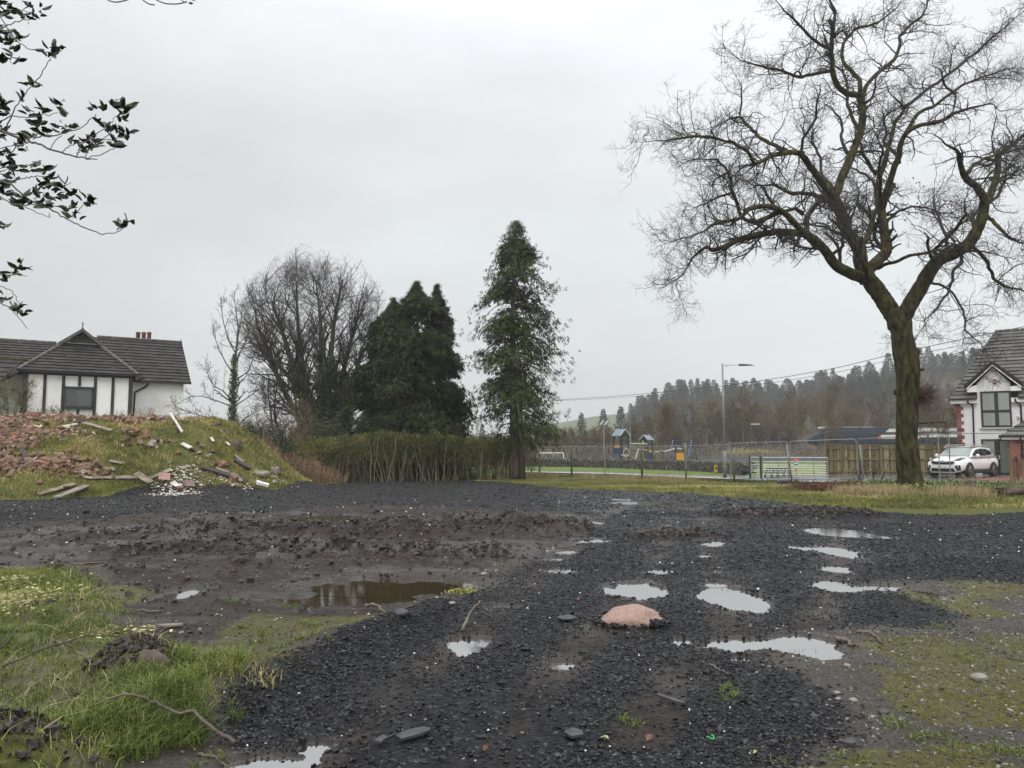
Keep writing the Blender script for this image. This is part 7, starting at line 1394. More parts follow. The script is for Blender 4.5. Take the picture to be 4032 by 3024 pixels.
to = bpy.data.objects.new('plate_lettering', me); me.materials.clear(); me.materials.append(M_ck); C.objects.link(to); to.parent = pl_; to.matrix_local = Matrix.Translation((2.300,0,.545))@Matrix(((0,0,1,0),(1,0,0,0),(0,1,0,0),(0,0,0,1)))
front('badge', [(-.07,.925),(-.07,.885),(.07,.885),(.07,.925)][::-1], M_chr, .03, k=0)
for s in (-1,1):
    sg = (lambda L_: L_ if s < 0 else L_[::-1])
    m_ = MB(); pts = [(2.13,.50,.87),(2.06,.72,.90),(1.78,.885,.98),(1.60,.905,1.03),(1.86,.80,1.03),(2.05,.62,.965)]; m_.ngon(sg([[x+.02, s*(y-.03), z+.012] for x, y, z in pts])); 
    m_.ngon(sg([[x+.0, s*(y-.02), z-.01] for x, y, z in pts])); m_.build('headlight', pm('headlamp',(.16,.17,.20),(.3,.3,.33),scale=9,rough=.1), car)
    fs = front('fog_surround', sg([(s*.60,.42),(s*.66,.34),(s*.80,.36),(s*.83,.50),(s*.82,.66),(s*.70,.66),(s*.60,.58)]) if 0 else ([(s*.60,.56),(s*.62,.64),(s*.80,.66),(s*.82,.40),(s*.68,.38)] if s < 0 else [(s*.60,.56),(s*.62,.64),(s*.80,.66),(s*.82,.40),(s*.68,.38)][::-1]), M_ck, .055, th=.05, k=.30)
    m_ = MB(); m_.lathe([(0,0),(.055,0),(.055,.02)], (2.23,s*.70,.585), axis=(1,0,.0), n=14); m_.build('fog_lamp', M_chr, fs)
    m_ = MB(); m_.ngon(sg([[-2.02,s*.885,1.02],[-2.20,s*.79,.99],[-2.17,s*.80,1.08],[-1.9,s*.905,1.10]])); m_.build('tail_light', pm('tail_red',(.10,.012,.012),rough=.2), car)
m_ = MB(); m_.box((0,0,.30), (3.9,1.6,.16)); m_.build('underbody', M_ck, car)
m_ = MB(); m_.bar((-1.70,-.6,1.48), (-1.70,.6,1.48), .22,.05); m_.build('spoiler', M_cw, car)
fw = np.array([math.cos(vh), math.sin(vh)]); ctr = cc0[:2]-fw*2.2; car.location = (float(ctr[0]), float(ctr[1]), cz(*ctr)+.08); car.rotation_euler = (0,0,vh)
# ------------------------------------------------------------------ hills, woods, haze
def hillmesh(name, us, vs, Y0, Y1, Y2, z0, mat, nu=140, ny=46):
    a = np.linspace((us[0]-2016)/FPX, (us[-1]-2016)/FPX, nu); zr = CAMZ+(1768-np.interp(a*FPX+2016, us, vs))/FPX*Y1
    y = np.concatenate([np.linspace(Y0,Y1,ny-12), np.linspace(Y1,Y2,13)[1:]]); A_, YY_ = np.meshgrid(a, y); Zr = np.broadcast_to(zr, A_.shape)
    t = np.where(YY_ <= Y1, sm(YY_, Y0-30, Y1), 1-sm(YY_, Y1, Y2)); X_ = A_*YY_; Z_ = z0+(Zr-z0)*t+1.2*fbm(X_*.02, YY_*.02, 401, 4)*np.clip(t*3,0,1)
    m_ = MB(); n1, n2 = A_.shape; ii = (np.arange(n1-1)[:,None]*n2+np.arange(n2-1)[None]).ravel(); m_.add(np.stack([X_.ravel(), YY_.ravel(), Z_.ravel()],1), q=np.stack([ii,ii+1,ii+n2+1,ii+n2],1))
    o = tag(m_.build(name, mat, smooth=True), kind='structure')
    def hf(x, yq):
        aq = x/np.maximum(yq,1); zq = CAMZ+(1768-np.interp(aq*FPX+2016, us, vs))/FPX*Y1; tq = np.where(yq <= Y1, sm(yq, Y0-30, Y1), 1-sm(yq, Y1, Y2)); return z0+(zq-z0)*tq
    return hf
ridge_u = [2300,2430,2500,2645,2900,3000,3160,3230,3350,3460,3670,3800,4300,5200]; ridge_v = [1752,1725,1690,1614,1602,1612,1612,1580,1565,1540,1508,1508,1490,1480]
hfA = hillmesh('wooded_hill', ridge_u, ridge_v, 168, 450, 800, 1.2, pm('woodland_floor', (.014,.011,.008), (.032,.025,.016), scale=.05, rough=1))
hfB = hillmesh('field_hill', [800,1500,1780,1900,2100,2200,2330,2450,2560,2700,3300], [1752,1735,1722,1725,1708,1668,1645,1632,1622,1612,1600], 420, 900, 1500, -.5, pm('hill_field', (.06,.085,.03), (.085,.11,.04), scale=.012, rough=1), 120)
M_wood = pm('winter_twigs', (.048,.034,.017), (.118,.088,.045), scale=.03, rough=.95, tint=1.0, c3=(.14,.115,.045), ramp=(.25,.8), spec=.1)
M_farcon = pm('far_conifer', (.008,.018,.008), (.028,.048,.018), scale=.4, rough=.9, tint=.8, spec=.1)
def treeproto(seed, Ht, stems=1, fan=20, n=(26,120,380)):
    rs = np.random.RandomState(seed); m_ = MB(); bare_tree(m_, (0,0,0), Ht, 0, rs, stems=stems, fan=fan, r0=.14, n1=n[0], n2=n[1], n3=n[2], wig=.10, rm=(.06,.045,.035), L1=.34, L2=.20, L3=.13)
    return np.vstack(m_.v), np.vstack(m_.q)
protos = [treeproto(500+k, 11, stems=(1,2,3,1)[k], fan=(10,16,22,10)[k]) for k in range(4)]
def scatter_trees(name, lab, X, Y, Zf, sc, seed, mat, tint=None):
    rs = np.random.RandomState(seed); m_ = MB()
    for i, (x, y, s) in enumerate(zip(X, Y, sc)):
        v, q = protos[rs.randint(4)]; a = rs.rand()*6.28; c_, s_ = math.cos(a), math.sin(a); vv = v@np.array([[c_,s_,0],[-s_,c_,0],[0,0,1]])*s; m_.add(vv+[x,y,Zf[i]-.3], q=q, tint=np.clip((.5 if tint is None else tint[i])+.15*rs.randn(),0,1))
    return tag(m_.build(name, mat), kind='stuff', label=lab, cat='woodland')
rs = np.random.RandomState(510)
n = 520; f = rs.rand(n)**1.4; Y = 172+250*f; u = 2080+2250*rs.rand(n); X = (u-2016)/FPX*Y; Z = hfA(X, Y); kp = ~((u < 2620) & (Y > 300)); X, Y, Z, u = X[kp], Y[kp], Z[kp], u[kp]
scatter_trees('woodland', 'brown leafless woodland covering the lower hillside behind the railway', X, Y, Z, (.62+.26*rs.rand(len(X)))*np.interp(u, [2080,2500,2640,4300], [.52,.58,1.0,1.08])*np.interp(Y, [172,260,420], [1.0,.78,.45]), 511, M_wood, tint=.5+1.2*fbm(X*.03, Y*.02, 403, 3))
n = 90; Y = 166+9*rs.rand(n); u = 2050+1080*rs.rand(n); X = (u-2016)/FPX*Y
scatter_trees('trackside_scrub', 'low leafless scrub growing along the top of the embankment', X, Y, np.full(n, 1.6), .24+.20*rs.rand(n), 512, M_wood, tint=.4+.8*fbm(X*.05, Y*.05, 404, 3))
n = 130; Y = 250+330*rs.rand(n); u = 1500+1050*rs.rand(n); X = (u-2016)/FPX*Y
scatter_trees('far_woodland', 'far grey leafless trees at the foot of the misty field hill', X, Y, np.full(n,-.3), .34+.26*rs.rand(n), 513, M_wood)
# individual foreground trees of the wood
for k, (u, Y, s, lab) in enumerate(((2610,112,.62,'thin bare tree behind the lower playground tower, in front of the embankment'),(3240,140,.85,'bare pale-stemmed tree in front of the nose of the train'),(3275,112,.52,'small bare tree at the left end of the board fence, behind it'),(3140,118,.42,'low bare tree behind the wide gate'),(3690,70,.42,'thin bare bush between the oak and the white house'),(2925,150,.9,'pale-stemmed bare tree right of the street lamp'),(3060,168,1.05,'round-headed bare tree standing above the wood, left of the train'))):
    x = (u-2016)/FPX*Y; z = -.3 if Y < 118 else 2.0; v, q = protos[(0,2,1,2,2,1,3)[k]]; m_ = MB(); m_.add(v*s*[1,1,1]+[x,Y,z], q=q, tint=.75); t = thing('bare_tree', lab, 'tree', (x,Y,z)); m_.build('crown', M_wood, t)
# pines and spruces
def conproto(seed, Ht=13.0, R0=2.6, gap=.0, n=1500, clear=.2):
    rs = np.random.RandomState(seed); m_ = MB(); m_.tube([(0,0,0),(0,0,Ht*.95)], [.28,.05], n=5); h = clear+(1-clear)*rs.rand(n)**.9; tier = np.round(h*16)/16; h = h*.82+tier*.18
    a = rs.rand(n)*6.283; sect = 1+.3*np.sin(a*3+h*23+seed)+.25*np.sin(a*2-h*41+seed*3); r = R0*(1-h)**.75*sect*np.sqrt(rs.rand(n))*1.05+.12; c = np.stack([r*np.cos(a), r*np.sin(a), h*Ht-r*.22], 1)
    leaves(m_, c, unit(np.stack([np.cos(a), np.sin(a), -.35+.4*rs.randn(n)],1)), .75*(.5+.7*rs.rand(n))*(1.1-h*.6), .42, rs, nrm=np.array([0,0,1.])+0*c); return m_
cm_ = [conproto(520+k, 13, (2.3,2.8,1.9,3.2)[k], n=(1300,1500,900,1600)[k], clear=(.15,.1,.35,.25)[k]) for k in range(4)]
pm_ = [m_.build('far_conifer', M_farcon, link=False) for m_ in cm_]
rs = np.random.RandomState(530); lst = []
for u in np.linspace(2485, 3260, 56): lst.append((u+6*rs.randn(), 445+14*rs.rand(), .75+.72*rs.rand(), 0))
for u in np.linspace(3215, 3960, 42): lst.append((u+7*rs.randn(), 430+25*rs.rand(), .85+.75*rs.rand(), 0))
for u in list(np.linspace(2530, 3960, 60))+list(np.linspace(2500, 3960, 40)): lst.append((u+12*rs.randn(), 395+45*rs.rand(), .55+.65*rs.rand(), 0))
for u in np.linspace(3290, 3560, 16): lst.append((u+8*rs.randn(), 300+50*rs.rand(), .68+.3*rs.rand(), 1))
for u in np.linspace(1760, 2300, 26): lst.append((u+8*rs.randn(), 420+60*rs.rand(), .42+.25*rs.rand(), 2))
for k, (u, Y, s, w) in enumerate(lst):
    x = (u-2016)/FPX*Y; z = float(hfA(np.array([x]), np.array([Y]))[0]) if w < 2 else -.3+ (Y-420)*.03
    o = bpy.data.objects.new('conifer', pm_[rs.randint(4)].data); C.objects.link(o); o.location = (x, Y, z-.4); o.rotation_euler = (0,0,rs.rand()*6.28); o.scale = (s*(1.15+.5*rs.rand()),)*2+(s,)
    tag(o, ('dark conifer on the skyline of the misty wooded hill','taller darker conifer on the hillside just left of the oak trunk','dark conifer in the distant row behind the hedge and tall conifer')[w], 'tree', ('conifers along the hill skyline','near conifers on the hillside left of the oak trunk','distant conifers behind the hedge')[w])
for u, vt, Y, l in ((2290,1626,300,'broad dark conifer left of the slide tower, standing before the green hill'),(2377,1611,290,'spired dark conifer left above the slide tower'),(2446,1601,280,'largest dark conifer of the group above the slide tower'),(2498,1634,290,'small dark conifer right of the largest one above the play towers'),(1898,1668,330,'small dark conifer just above the hedge top left of the tall conifer'),(2830,1618,210,'small dark conifer poking out of the brown wood left of the street lamp')):
    b = P(u,1750,Y); b[2] = 1.0; s = (P(u,vt,Y)[2]-b[2])/13; o = bpy.data.objects.new('conifer', pm_[rs.randint(2)].data); C.objects.link(o); o.location = b; o.scale = (s*1.25,s*1.25,s); o.rotation_euler = (0,0,rs.rand()*6); tag(o, l, 'tree')
# little round bare trees on the far hill
for u, Y, s, l in ((2195,880,1.15,'rounded leafless tree on the far green hill, left of a pair'),(2233,890,1.2,'rounded leafless tree on the far green hill, right of a pair'),(1815,900,1.1,'tiny far bare tree on the misty skyline, left one'),(1872,900,1.3,'tiny far bare tree on the misty skyline, right one')):
    x = (u-2016)/FPX*Y; z = float(hfB(np.array([x]), np.array([Y]))[0]); v, q = protos[2]; m_ = MB(); m_.add(v*s*[1,1,.95]+[x,Y,z], q=q, tint=.4); tag(m_.build('round_tree', M_wood, origin=(x,Y,z)), l, 'tree')
# hedge lines on the far hill
m_ = MB(); 
for ua, va, ub, vb in ((2160,1672,2350,1650),(2350,1650,2560,1618),(2420,1652,2600,1640)):
    for s in np.linspace(0,1,60):
        u = ua+(ub-ua)*s; Y = 860; x = (u-2016)/FPX*Y; z = P(u, va+(vb-va)*s, Y)[2]; m_.box((x,Y,z), (3.2,2,1.6+.6*math.sin(s*40)))
tag(m_.build('field_hedges', M_wood), kind='stuff', label='thin dark hedge lines across the far green hill', cat='hedge')
# haze
hz_ = bpy.data.materials.new('haze'); hz_.use_nodes = True; n_ = hz_.node_tree; n_.nodes.clear(); o_ = n_.nodes.new('ShaderNodeOutputMaterial'); pv = n_.nodes.new('ShaderNodeVolumePrincipled')
pv.inputs['Color'].default_value = (.95,.96,.965,1); pv.inputs['Density'].default_value = .00055; pv.inputs['Anisotropy'].default_value = .2; n_.links.new(pv.outputs[0], o_.inputs['Volume'])
m_ = MB(); m_.box((0,1200,58), (7000,2900,124)); tag(m_.build('haze', hz_), kind='stuff', label='thin grey drizzle haze over the valley', cat='haze')
# ------------------------------------------------------------------ rubble on the mound
M_whitep = pm('dusty_white', (.38,.36,.32), (.62,.60,.56), scale=5, rough=.7)
M_brick = [pm('old_brick', (.10,.055,.034), (.22,.13,.08), scale=9, rough=.85, c3=(.29,.22,.15)), pm('red_brick', (.16,.070,.040), (.26,.13,.08), scale=9, rough=.8), pm('mortared_brick', (.12,.08,.055), (.24,.17,.12), scale=8, rough=.9, c3=(.34,.31,.27))]
def mound_pt(x, y): return float(Hbase(x, y))
def nrm_at(x, y): e = .25; return unit(np.array([-(mound_pt(x+e,y)-mound_pt(x-e,y))/(2*e), -(mound_pt(x,y+e)-mound_pt(x,y-e))/(2*e), 1.0]))
def brick_mesh(k, mat):
    rs = np.random.RandomState(600+k); m_ = MB(); l = (.215,.215,.14,.18)[k%4]; v = BX*np.array([l,.10,.065])/2*1.12; v = v+.006*rs.randn(8,3)
    if k%4 in (2,3): v[[1,3,5,7],0] *= rs.uniform(.4,1,4)
    m_.add(v, q=BQ); o = m_.build('brick', mat, link=False); b = o.modifiers.new('b','BEVEL'); b.width = .006; return o
bp_ = [brick_mesh(k, M_brick[(0,0,1,2,0,1,0,2)[k]]) for k in range(8)]
rs = np.random.RandomState(610); cand = []
dens = [(0,2.2),(1,1.6),(2,1.5),(3,.35),(4,1.3),(5,.12),(6,.4),(7,.6),(8,.5),(9,.18),(10,.06),(11,.10),(12,.04)]
w = np.array([d for _, d in dens]); w /= w.sum()
while len(cand) < 1500:
    k = rs.choice(len(RUB), p=w); cx, cy, a, b_ = RUB[k]; x, y = cx+a*rs.randn()*.75, cy+b_*rs.randn()*.8
    if Hbase(x, y) > .15 and abs(x) < y*.69 and rubf(np.array([x]),np.array([y]))[0] > .75*rs.rand(): cand.append((x, y))
cand = np.array(cand)
nb = 296
for i in range(nb):
    x, y = cand[i]; o = bpy.data.objects.new('brick', bp_[rs.randint(8)].data); C.objects.link(o); n_ = nrm_at(x, y); q = Vector(n_).to_track_quat('Z','Y').to_matrix()@Matrix.Rotation(rs.rand()*6.28, 3, 'Z')@Matrix.Rotation(rs.randn()*.5, 3, 'X')@Matrix.Rotation(rs.randn()*.35, 3, 'Y')
    o.rotation_euler = q.to_euler(); s = 1.05+.55*rs.rand(); o.scale = (s,)*3; o.location = (x, y, mound_pt(x,y)+.05+.10*rs.rand()); tag(o, 'broken weathered brick lying in the rubble on the grassy mound', 'brick', 'bricks strewn over the mound')
m_ = MB(); xy = cand[nb:]; n = len(xy); z = Hbase(xy[:,0], xy[:,1])
v = BX[None]*np.stack([.10+.05*rs.rand(n), .055+.02*rs.rand(n), .04+.01*rs.rand(n)],1)[:,None]*(1-.3*rs.rand(n,8,1)); R3 = np.array([np.array(Matrix.Rotation(rs.rand()*6.28,3,'Z')@Matrix.Rotation(rs.randn()*.6,3,'X')@Matrix.Rotation(rs.randn()*.5,3,'Y')) for _ in range(n)])
v = np.einsum('nij,nkj->nki', R3, v)+np.stack([xy[:,0], xy[:,1], z+.02+.06*rs.rand(n)],1)[:,None]; m_.add(v.reshape(-1,3), q=(BQ[None]+np.arange(n)[:,None,None]*8).reshape(-1,4), tint=np.repeat(rs.rand(n),8))
xx, yy_ = cand[rs.randint(0,1500,2600)].T; xx = xx+.25*rs.randn(2600); yy_ = yy_+.2*rs.randn(2600); stones(m_, xx, yy_, Hbase(xx,yy_), .03+.08*rs.rand(2600), seed=611, flat=.7)
tag(m_.build('rubble', pm('rubble_mix', (.07,.045,.03), (.20,.12,.08), scale=6, rough=.9, tint=1.1, c3=(.36,.28,.22), ramp=(.2,.8))), kind='stuff', label='mixed brick fragments and rubble heaped over the mound', cat='rubble')
M_plank = pm('weathered_plank', (.12,.095,.07), (.26,.22,.17), scale=4, rough=.85, stretch=(.3,1,1), c3=(.30,.24,.16)); M_plankd = pm('charred_plank', (.014,.011,.009), (.05,.038,.03), scale=4, rough=.7, stretch=(.3,1,1)); M_slate = pm('grey_slab', (.14,.12,.11), (.24,.20,.185), scale=5, rough=.8); M_pink = pm('pink_slab', (.22,.12,.10), (.32,.19,.16), scale=5, rough=.75)
def Z1(x, y): return G(x/1.952, 1150+y/1.952)
def plank(name, cat, lab, a, b, w, th, mat, lift=.06, twist=0):
    a = a+UP*lift; b = b+UP*lift; m_ = MB(); d = unit(b-a); n_ = nrm_at(*(a+b)[:2]/2); n_ = unit(n_+twist*np.cross(d, n_)); s = unit(np.cross(d, n_)); n_ = np.cross(s, d); A = [a-s*w/2, a+s*w/2, a+s*w/2+n_*th, a-s*w/2+n_*th]; B = [b-s*w/2*.9, b+s*w/2, b+s*w/2+n_*th, b-s*w/2*.9+n_*th]
    k = 5; rr = np.random.RandomState(int(abs(a[0]*977))%9999)
    prev = np.array(A)
    L_ = [np.array(A)+(np.array(B)-np.array(A))*t+(.006*rr.randn(4,3) if 0 < t < 1 else 0) for t in np.linspace(0,1,k)]
    V = np.array(L_); m_.add(V.reshape(-1,3), q=[[i*4+j, i*4+(j+1)%4, (i+1)*4+(j+1)%4, (i+1)*4+j] for i in range(k-1) for j in range(4)]+[[3,2,1,0],[(k-1)*4+j for j in range(4)]]); return tag(m_.build(name, mat, origin=(a+b)/2), lab, cat)
PK = [((640,1018),(858,1078),.16,.04,M_plank,'long pale plank slanting down just right of the white board at the mound top'),((405,1085),(495,1150),.26,.03,M_plank,'short wide brown board on the grass left of the mound centre'),((690,1442),(1065,1438),.14,.03,M_plank,'long thin straw-coloured batten lying level near the foot of the mound'),((1045,1405),(1160,1478),.26,.03,M_plank,'wide pale board leaning at the foot of the mound, left of the plaster heap'),((1140,1450),(1320,1375),.15,.03,M_plank,'narrow light board crossing behind the pink slab'),((290,1570),(575,1488),.16,.03,M_plank,'long straw-brown batten at the lower left foot of the mound'),((430,1595),(665,1502),.24,.03,M_slate,'long grey-brown board at the very foot of the mound, lower left'),((1548,1362),(1830,1452),.20,.08,M_plankd,'long charred dark beam at the right foot of the mound'),((1660,1368),(1760,1400),.14,.04,M_plank,'grey plank behind the charred beam'),((1780,1405),(1860,1468),.26,.03,M_slate,'short wide slate-brown board at the lower end of the charred beam'),((1800,1310),(1920,1375),.20,.10,M_plankd,'dark brown timber lump pile on the right slope of the mound'),((1800,1265),(1870,1320),.14,.04,M_plank,'grey weathered plank above the dark timber lump'),
 ((40,1000),(200,1012),.16,.04,M_plank,'pale flat plank at the top left of the mound'),((70,1066),(300,1075),.12,.03,M_plank,'thin level batten just below the top left plank'),((215,1047),(320,1052),.20,.07,M_whitep,'white-faced dark block near the top left of the mound'),((150,1180),(205,1310),.16,.06,M_plankd,'dark timber standing down the left slope of the mound'),((200,1340),(290,1285),.16,.03,M_plank,'short board slanting up to the right on the left slope'),((620,1180),(700,1120),.12,.03,M_plank,'thin branch-like batten on the grass at mid mound'),((940,1330),(840,1310),.14,.03,M_plank,'curved pale board at the centre of the lower mound'),((810,1400),(875,1372),.22,.05,M_slate,'pale grey slab by the brick pile at the lower mound centre'),((590,1350),(640,1400),.18,.04,M_plank,'brown board at the left end of the lower brick pile'),((1150,1200),(1180,1155),.22,.05,M_slate,'small grey slab in the middle brick pile'),((1380,1370),(1450,1350),.2,.03,M_plank,'arched brown board above the plaster heap'),((1320,1420),(1372,1380),.05,.03,M_plank,'thin stick leaning beside the plaster heap')]
for a, b, w_, th_, mt, lab in PK: plank('plank', 'plank', lab, Z1(*a), Z1(*b), w_, th_, mt)
plank('white_board', 'board', 'white painted board with peeling strips at the top of the mound', Z1(468,1062), Z1(575,1040), .42, .06, M_whitep, .1)
plank('plastic_pipe', 'pipe', 'long white plastic trunking leaning at the mound top, right of centre', Z1(1305,992)+UP*.25, Z1(1398,1135)+UP*.22, .09, .07, M_whitep, .05)
plank('plastic_gutter', 'gutter', 'short broken white plastic piece below the long white trunking', Z1(1398,1180), Z1(1468,1218), .16, .06, M_whitep, .06)
for (a, b, lab) in (((1620,1130),(1640,1160),'small white plastic scrap on the right shoulder of the mound, upper one'),((1738,1165),(1762,1192),'small white plastic scrap on the right shoulder of the mound, lower one')): plank('plastic_scrap', 'plastic scrap', lab, Z1(*a), Z1(*b), .12, .03, M_whitep, .06)
Z8 = lambda x, y: G(600+x/4.022, 1800+y/4.022)
plank('white_pipe', 'pipe', 'bright white pipe length at the right foot of the mound', Z8(1640,440), Z8(1830,490), .15, .12, pm('pipe_white',(.85,.85,.85),rough=.4), .05)
plank('white_tile', 'tile', 'white glazed board lying in the plaster heap', Z8(310,455), Z8(435,505), .22, .03, M_whitep, .10)
plank('brick', 'brick', 'single clean orange brick on the front of the plaster heap', Z8(395,540), Z8(480,535), .14, .10, M_brick[1], .08)
plank('stone_slab', 'slab', 'dull red stone slab on the right of the plaster heap', Z8(505,460), Z8(665,470), .42, .05, pm('maroon_slab',(.12,.075,.07),(.17,.11,.10),scale=5,rough=.8), .08)
plank('pink_slab', 'slab', 'pink plaster slab left of the plaster heap', Z8(95,350), Z8(280,360), .42, .06, M_pink, .08)
def boulder(name, lab, c, s, mat, seed, cat='stone', flat=.6, sub=3, rough=.18):
    bm_v = []; n1, n2 = 18, 28; th = np.linspace(0,math.pi,n1); ph = np.linspace(0,2*math.pi,n2,endpoint=False); T_, P_ = np.meshgrid(th, ph, indexing='ij'); d = np.stack([np.sin(T_)*np.cos(P_), np.sin(T_)*np.sin(P_), np.cos(T_)], -1)
    r = 1+rough*fbm(d[...,0]*1.6+seed, d[...,1]*1.6+d[...,2]*1.3, seed, 4)+rough*.4*fbm(d[...,0]*5+seed, d[...,2]*5+d[...,1]*3, seed+1, 3); v = d*r[...,None]*np.array(s)/2
    m_ = MB(); m_.add(v.reshape(-1,3)+c, q=[[i*n2+j, (i+1)*n2+j, (i+1)*n2+(j+1)%n2, i*n2+(j+1)%n2] for i in range(n1-1) for j in range(n2)]); return tag(m_.build(name, mat, origin=c, smooth=True), lab, cat)
boulder('concrete_lump', 'large pale concrete lump at the right foot of the mound', Z8(1740,310)+UP*.1, (.8,.4,.32), pm('lichen_concrete',(.14,.13,.09),(.26,.25,.19),scale=6,rough=.9,bump=.6), 3, 'rubble', rough=.55)
boulder('concrete_lump', 'brown cubic stone block by the dead dock stems', Z8(1950,265)+UP*.1, (.42,.38,.40), M_slate, 4, 'rubble', rough=.6)
boulder('tree_stump', 'small brown stump beside the young ivy-stemmed tree', G(935,1770)+UP*.1, (.35,.35,.6), M_bark3, 5, 'stump', rough=.5)
m_ = MB(); n = 330; c = Z8(500,420); rs = np.random.RandomState(620); x = c[0]+.38*rs.randn(n); y = c[1]+.65*rs.randn(n)-.2; stones(m_, x, y, hz(x,y)+.05*rs.rand(n)+.02, .04+.08*rs.rand(n), seed=621, flat=.4, tint=rs.rand(n)**.5)
x = c[0]+.45*rs.randn(900); y = c[1]+.8*rs.randn(900)-.2; stones(m_, x, y, hz(x,y)+.02, .02+.04*rs.rand(900), seed=622, flat=.5, tint=rs.rand(900)**1.6)
for cx_, cy_, k in ((1180,360,30),(950,300,20),(1850,340,25),(1500,500,16),(2000,370,16)): p = Z8(cx_,cy_); gx_ = p[0]+.25*rs.randn(k); gy_ = p[1]+.25*rs.randn(k); stones(m_, gx_, gy_, hz(gx_,gy_)+.03, .03+.06*rs.rand(k), seed=k, flat=.5, tint=.8+.2*rs.rand(k))
tag(m_.build('plaster_rubble', pm('plaster', (.12,.09,.07), (.36,.33,.29), scale=6, rough=.8, tint=1.2, c3=(.72,.71,.67), ramp=(.25,.8))), kind='stuff', label='white and grey plaster fragments in a heap at the foot of the mound', cat='plaster')
# ------------------------------------------------------------------ things lying about the site
pb = G(2497,2447); boulder('pink_boulder', 'big rounded pink granite boulder half sunk in the black gravel', np.array([pb[0],pb[1]+.12,-.045]), (.66,.58,.29), pm('pink_granite', (.19,.115,.088), (.31,.21,.168), scale=55, rough=.7, bump=1.0, bscale=90, c3=(.42,.33,.28), dist=.006, ramp=(.3,.6)), 8, rough=.24)
m_ = MB(); rs = np.random.RandomState(630); k = 150; x = pb[0]+.12+.16*rs.rand(k); y = pb[1]-.20-.06*rs.rand(k); stones(m_, x, y, .01+.05*rs.rand(k), .025+.025*rs.rand(k), seed=631); k = 420; a_ = rs.rand(k)*6.283; rr_ = 1+.16*rs.rand(k); stones(m_, pb[0]+.335*rr_*np.cos(a_), pb[1]+.12+.30*rr_*np.sin(a_), -.012+.02*rs.rand(k), .015+.03*rs.rand(k), seed=632); tag(m_.build('piled_gravel', M_shale), kind='stuff', label='black gravel banked against the pink boulder', cat='gravel')
M_stone = pm('grey_stone', (.13,.12,.105), (.25,.235,.21), scale=8, rough=.6, bump=.3); M_dks = pm('dark_stone', (.022,.023,.026), (.05,.052,.056), scale=8, rough=.5, bump=.3)
for u, v, s, l, m in ((3856,2678,.115,'smooth pale grey oval stone on the mossy ground at the right',M_stone),(3295,2725,.05,'small round grey stone in the right foreground, upper of three',M_stone),(3360,2755,.055,'flat brown-grey stone in the right foreground, right of three',M_stone),(3300,2748,.04,'small brownish stone in the right foreground, lowest of three',M_stone),(3480,2805,.07,'half-buried dark stone in the muddy gravel at lower right',M_dks),(1580,2478,.15,'smooth dark stone on the gravel bank beside the moss',M_dks),(1905,2275,.09,'pale pebble at the top right edge of the brown puddle',M_stone),(3335,2622,.055,'small grey stone below the large right puddle',M_stone),(1780,2420,.07,'flat pale pebble at the left edge of the gravel near the sticks',M_stone),(230,2330+190,.08,'small stone in the left grass',M_stone)):
    c = G(u, v); c[2] = float(hz([c[0]],[c[1]])[0])+s*.14; boulder('stone', l, c, (s,s*.8,s*.55), m, int(u)%50)
def slab(lab, u0, v0, u1, v1, w, mat, name='slate_slab', th=.014):
    a, b = G(u0,v0), G(u1,v1); m_ = MB(); d = unit(b-a); s = np.array([-d[1], d[0], 0]); rs = np.random.RandomState(int(u0)); L_ = np.linalg.norm(b-a); pts = [a+d*L_*t+s*w*o for t, o in ((0,.1),(.1,-.35),(.35,-.5),(.7,-.42),(.95,-.3),(1,.1),(.85,.4),(.5,.5),(.2,.42))]
    z = float(hz([((a+b)/2)[0]],[((a+b)/2)[1]])[0]); pts = [np.array([p[0]+.008*rs.randn(), p[1]+.008*rs.randn(), z+.015+.01*rs.rand()]) for p in pts]; m_.prism(pts, (0,0,th)); return tag(m_.build(name, mat, origin=(a+b)/2), lab, 'slate')
slab('long thin dark slate splinter on the gravel right of centre',2585,2735,2700,2770,.05,M_dks); slab('broad flat dark slate slab at the lower centre',1560,2915,1695,2885,.09,M_dks); slab('squat dark slate slab near the bottom centre',2225,2900,2295,2895,.12,M_dks); slab('grey flat slate left of the pink boulder',2195,2438,2265,2432,.16,M_dks); slab('dark slate chip at lower right on the mud',3310,2940,3365,2930,.06,M_dks); slab('wet dark slate pair at the lower left of the gravel',1480,2925,1540,2905,.06,M_dks); slab('dark flat slate lying in the left mud beside the pale leaf',615,2484,720,2476,.09,M_slate)
M_stick = pm('wet_stick', (.045,.035,.026), (.13,.105,.08), scale=8, rough=.6, stretch=(1,1,1)); M_stickd = pm('dark_stick', (.02,.015,.012), (.05,.04,.032), scale=8, rough=.6)
def stick(lab, pts, r, mat=None, hs=None, cat='stick', name='stick'):
    w = [G(u, v) for u, v in pts]; 
    for i, p in enumerate(w): p[2] = float(hz([p[0]],[p[1]])[0])+r*.8+(hs[i] if hs else 0)
    q = resamp(w, len(w)*4); rs = np.random.RandomState(int(pts[0][0])); q[1:-1] += r*.35*rs.randn(len(q)-2,3); m_ = MB(); m_.tube(q, r*np.linspace(1,.5,len(q))*(1+.06*rs.randn(len(q))), n=7); tag(m_.build(name, mat or M_stick, origin=w[0], smooth=True), lab, cat)
stick('long twisting bare branch lying across the grass at the bottom left', [(925,2935),(850,2925),(760,2905),(700,2918),(600,2915),(520,2920),(450,2918),(400,2935),(350,2945)], .012, hs=[.01,.04,.09,.08,.09,.10,.10,.08,.05], name='fallen_branch', cat='branch')
stick('short brown stick under the long branch at the bottom left', [(780,2980),(850,2990),(900,2992)], .009)
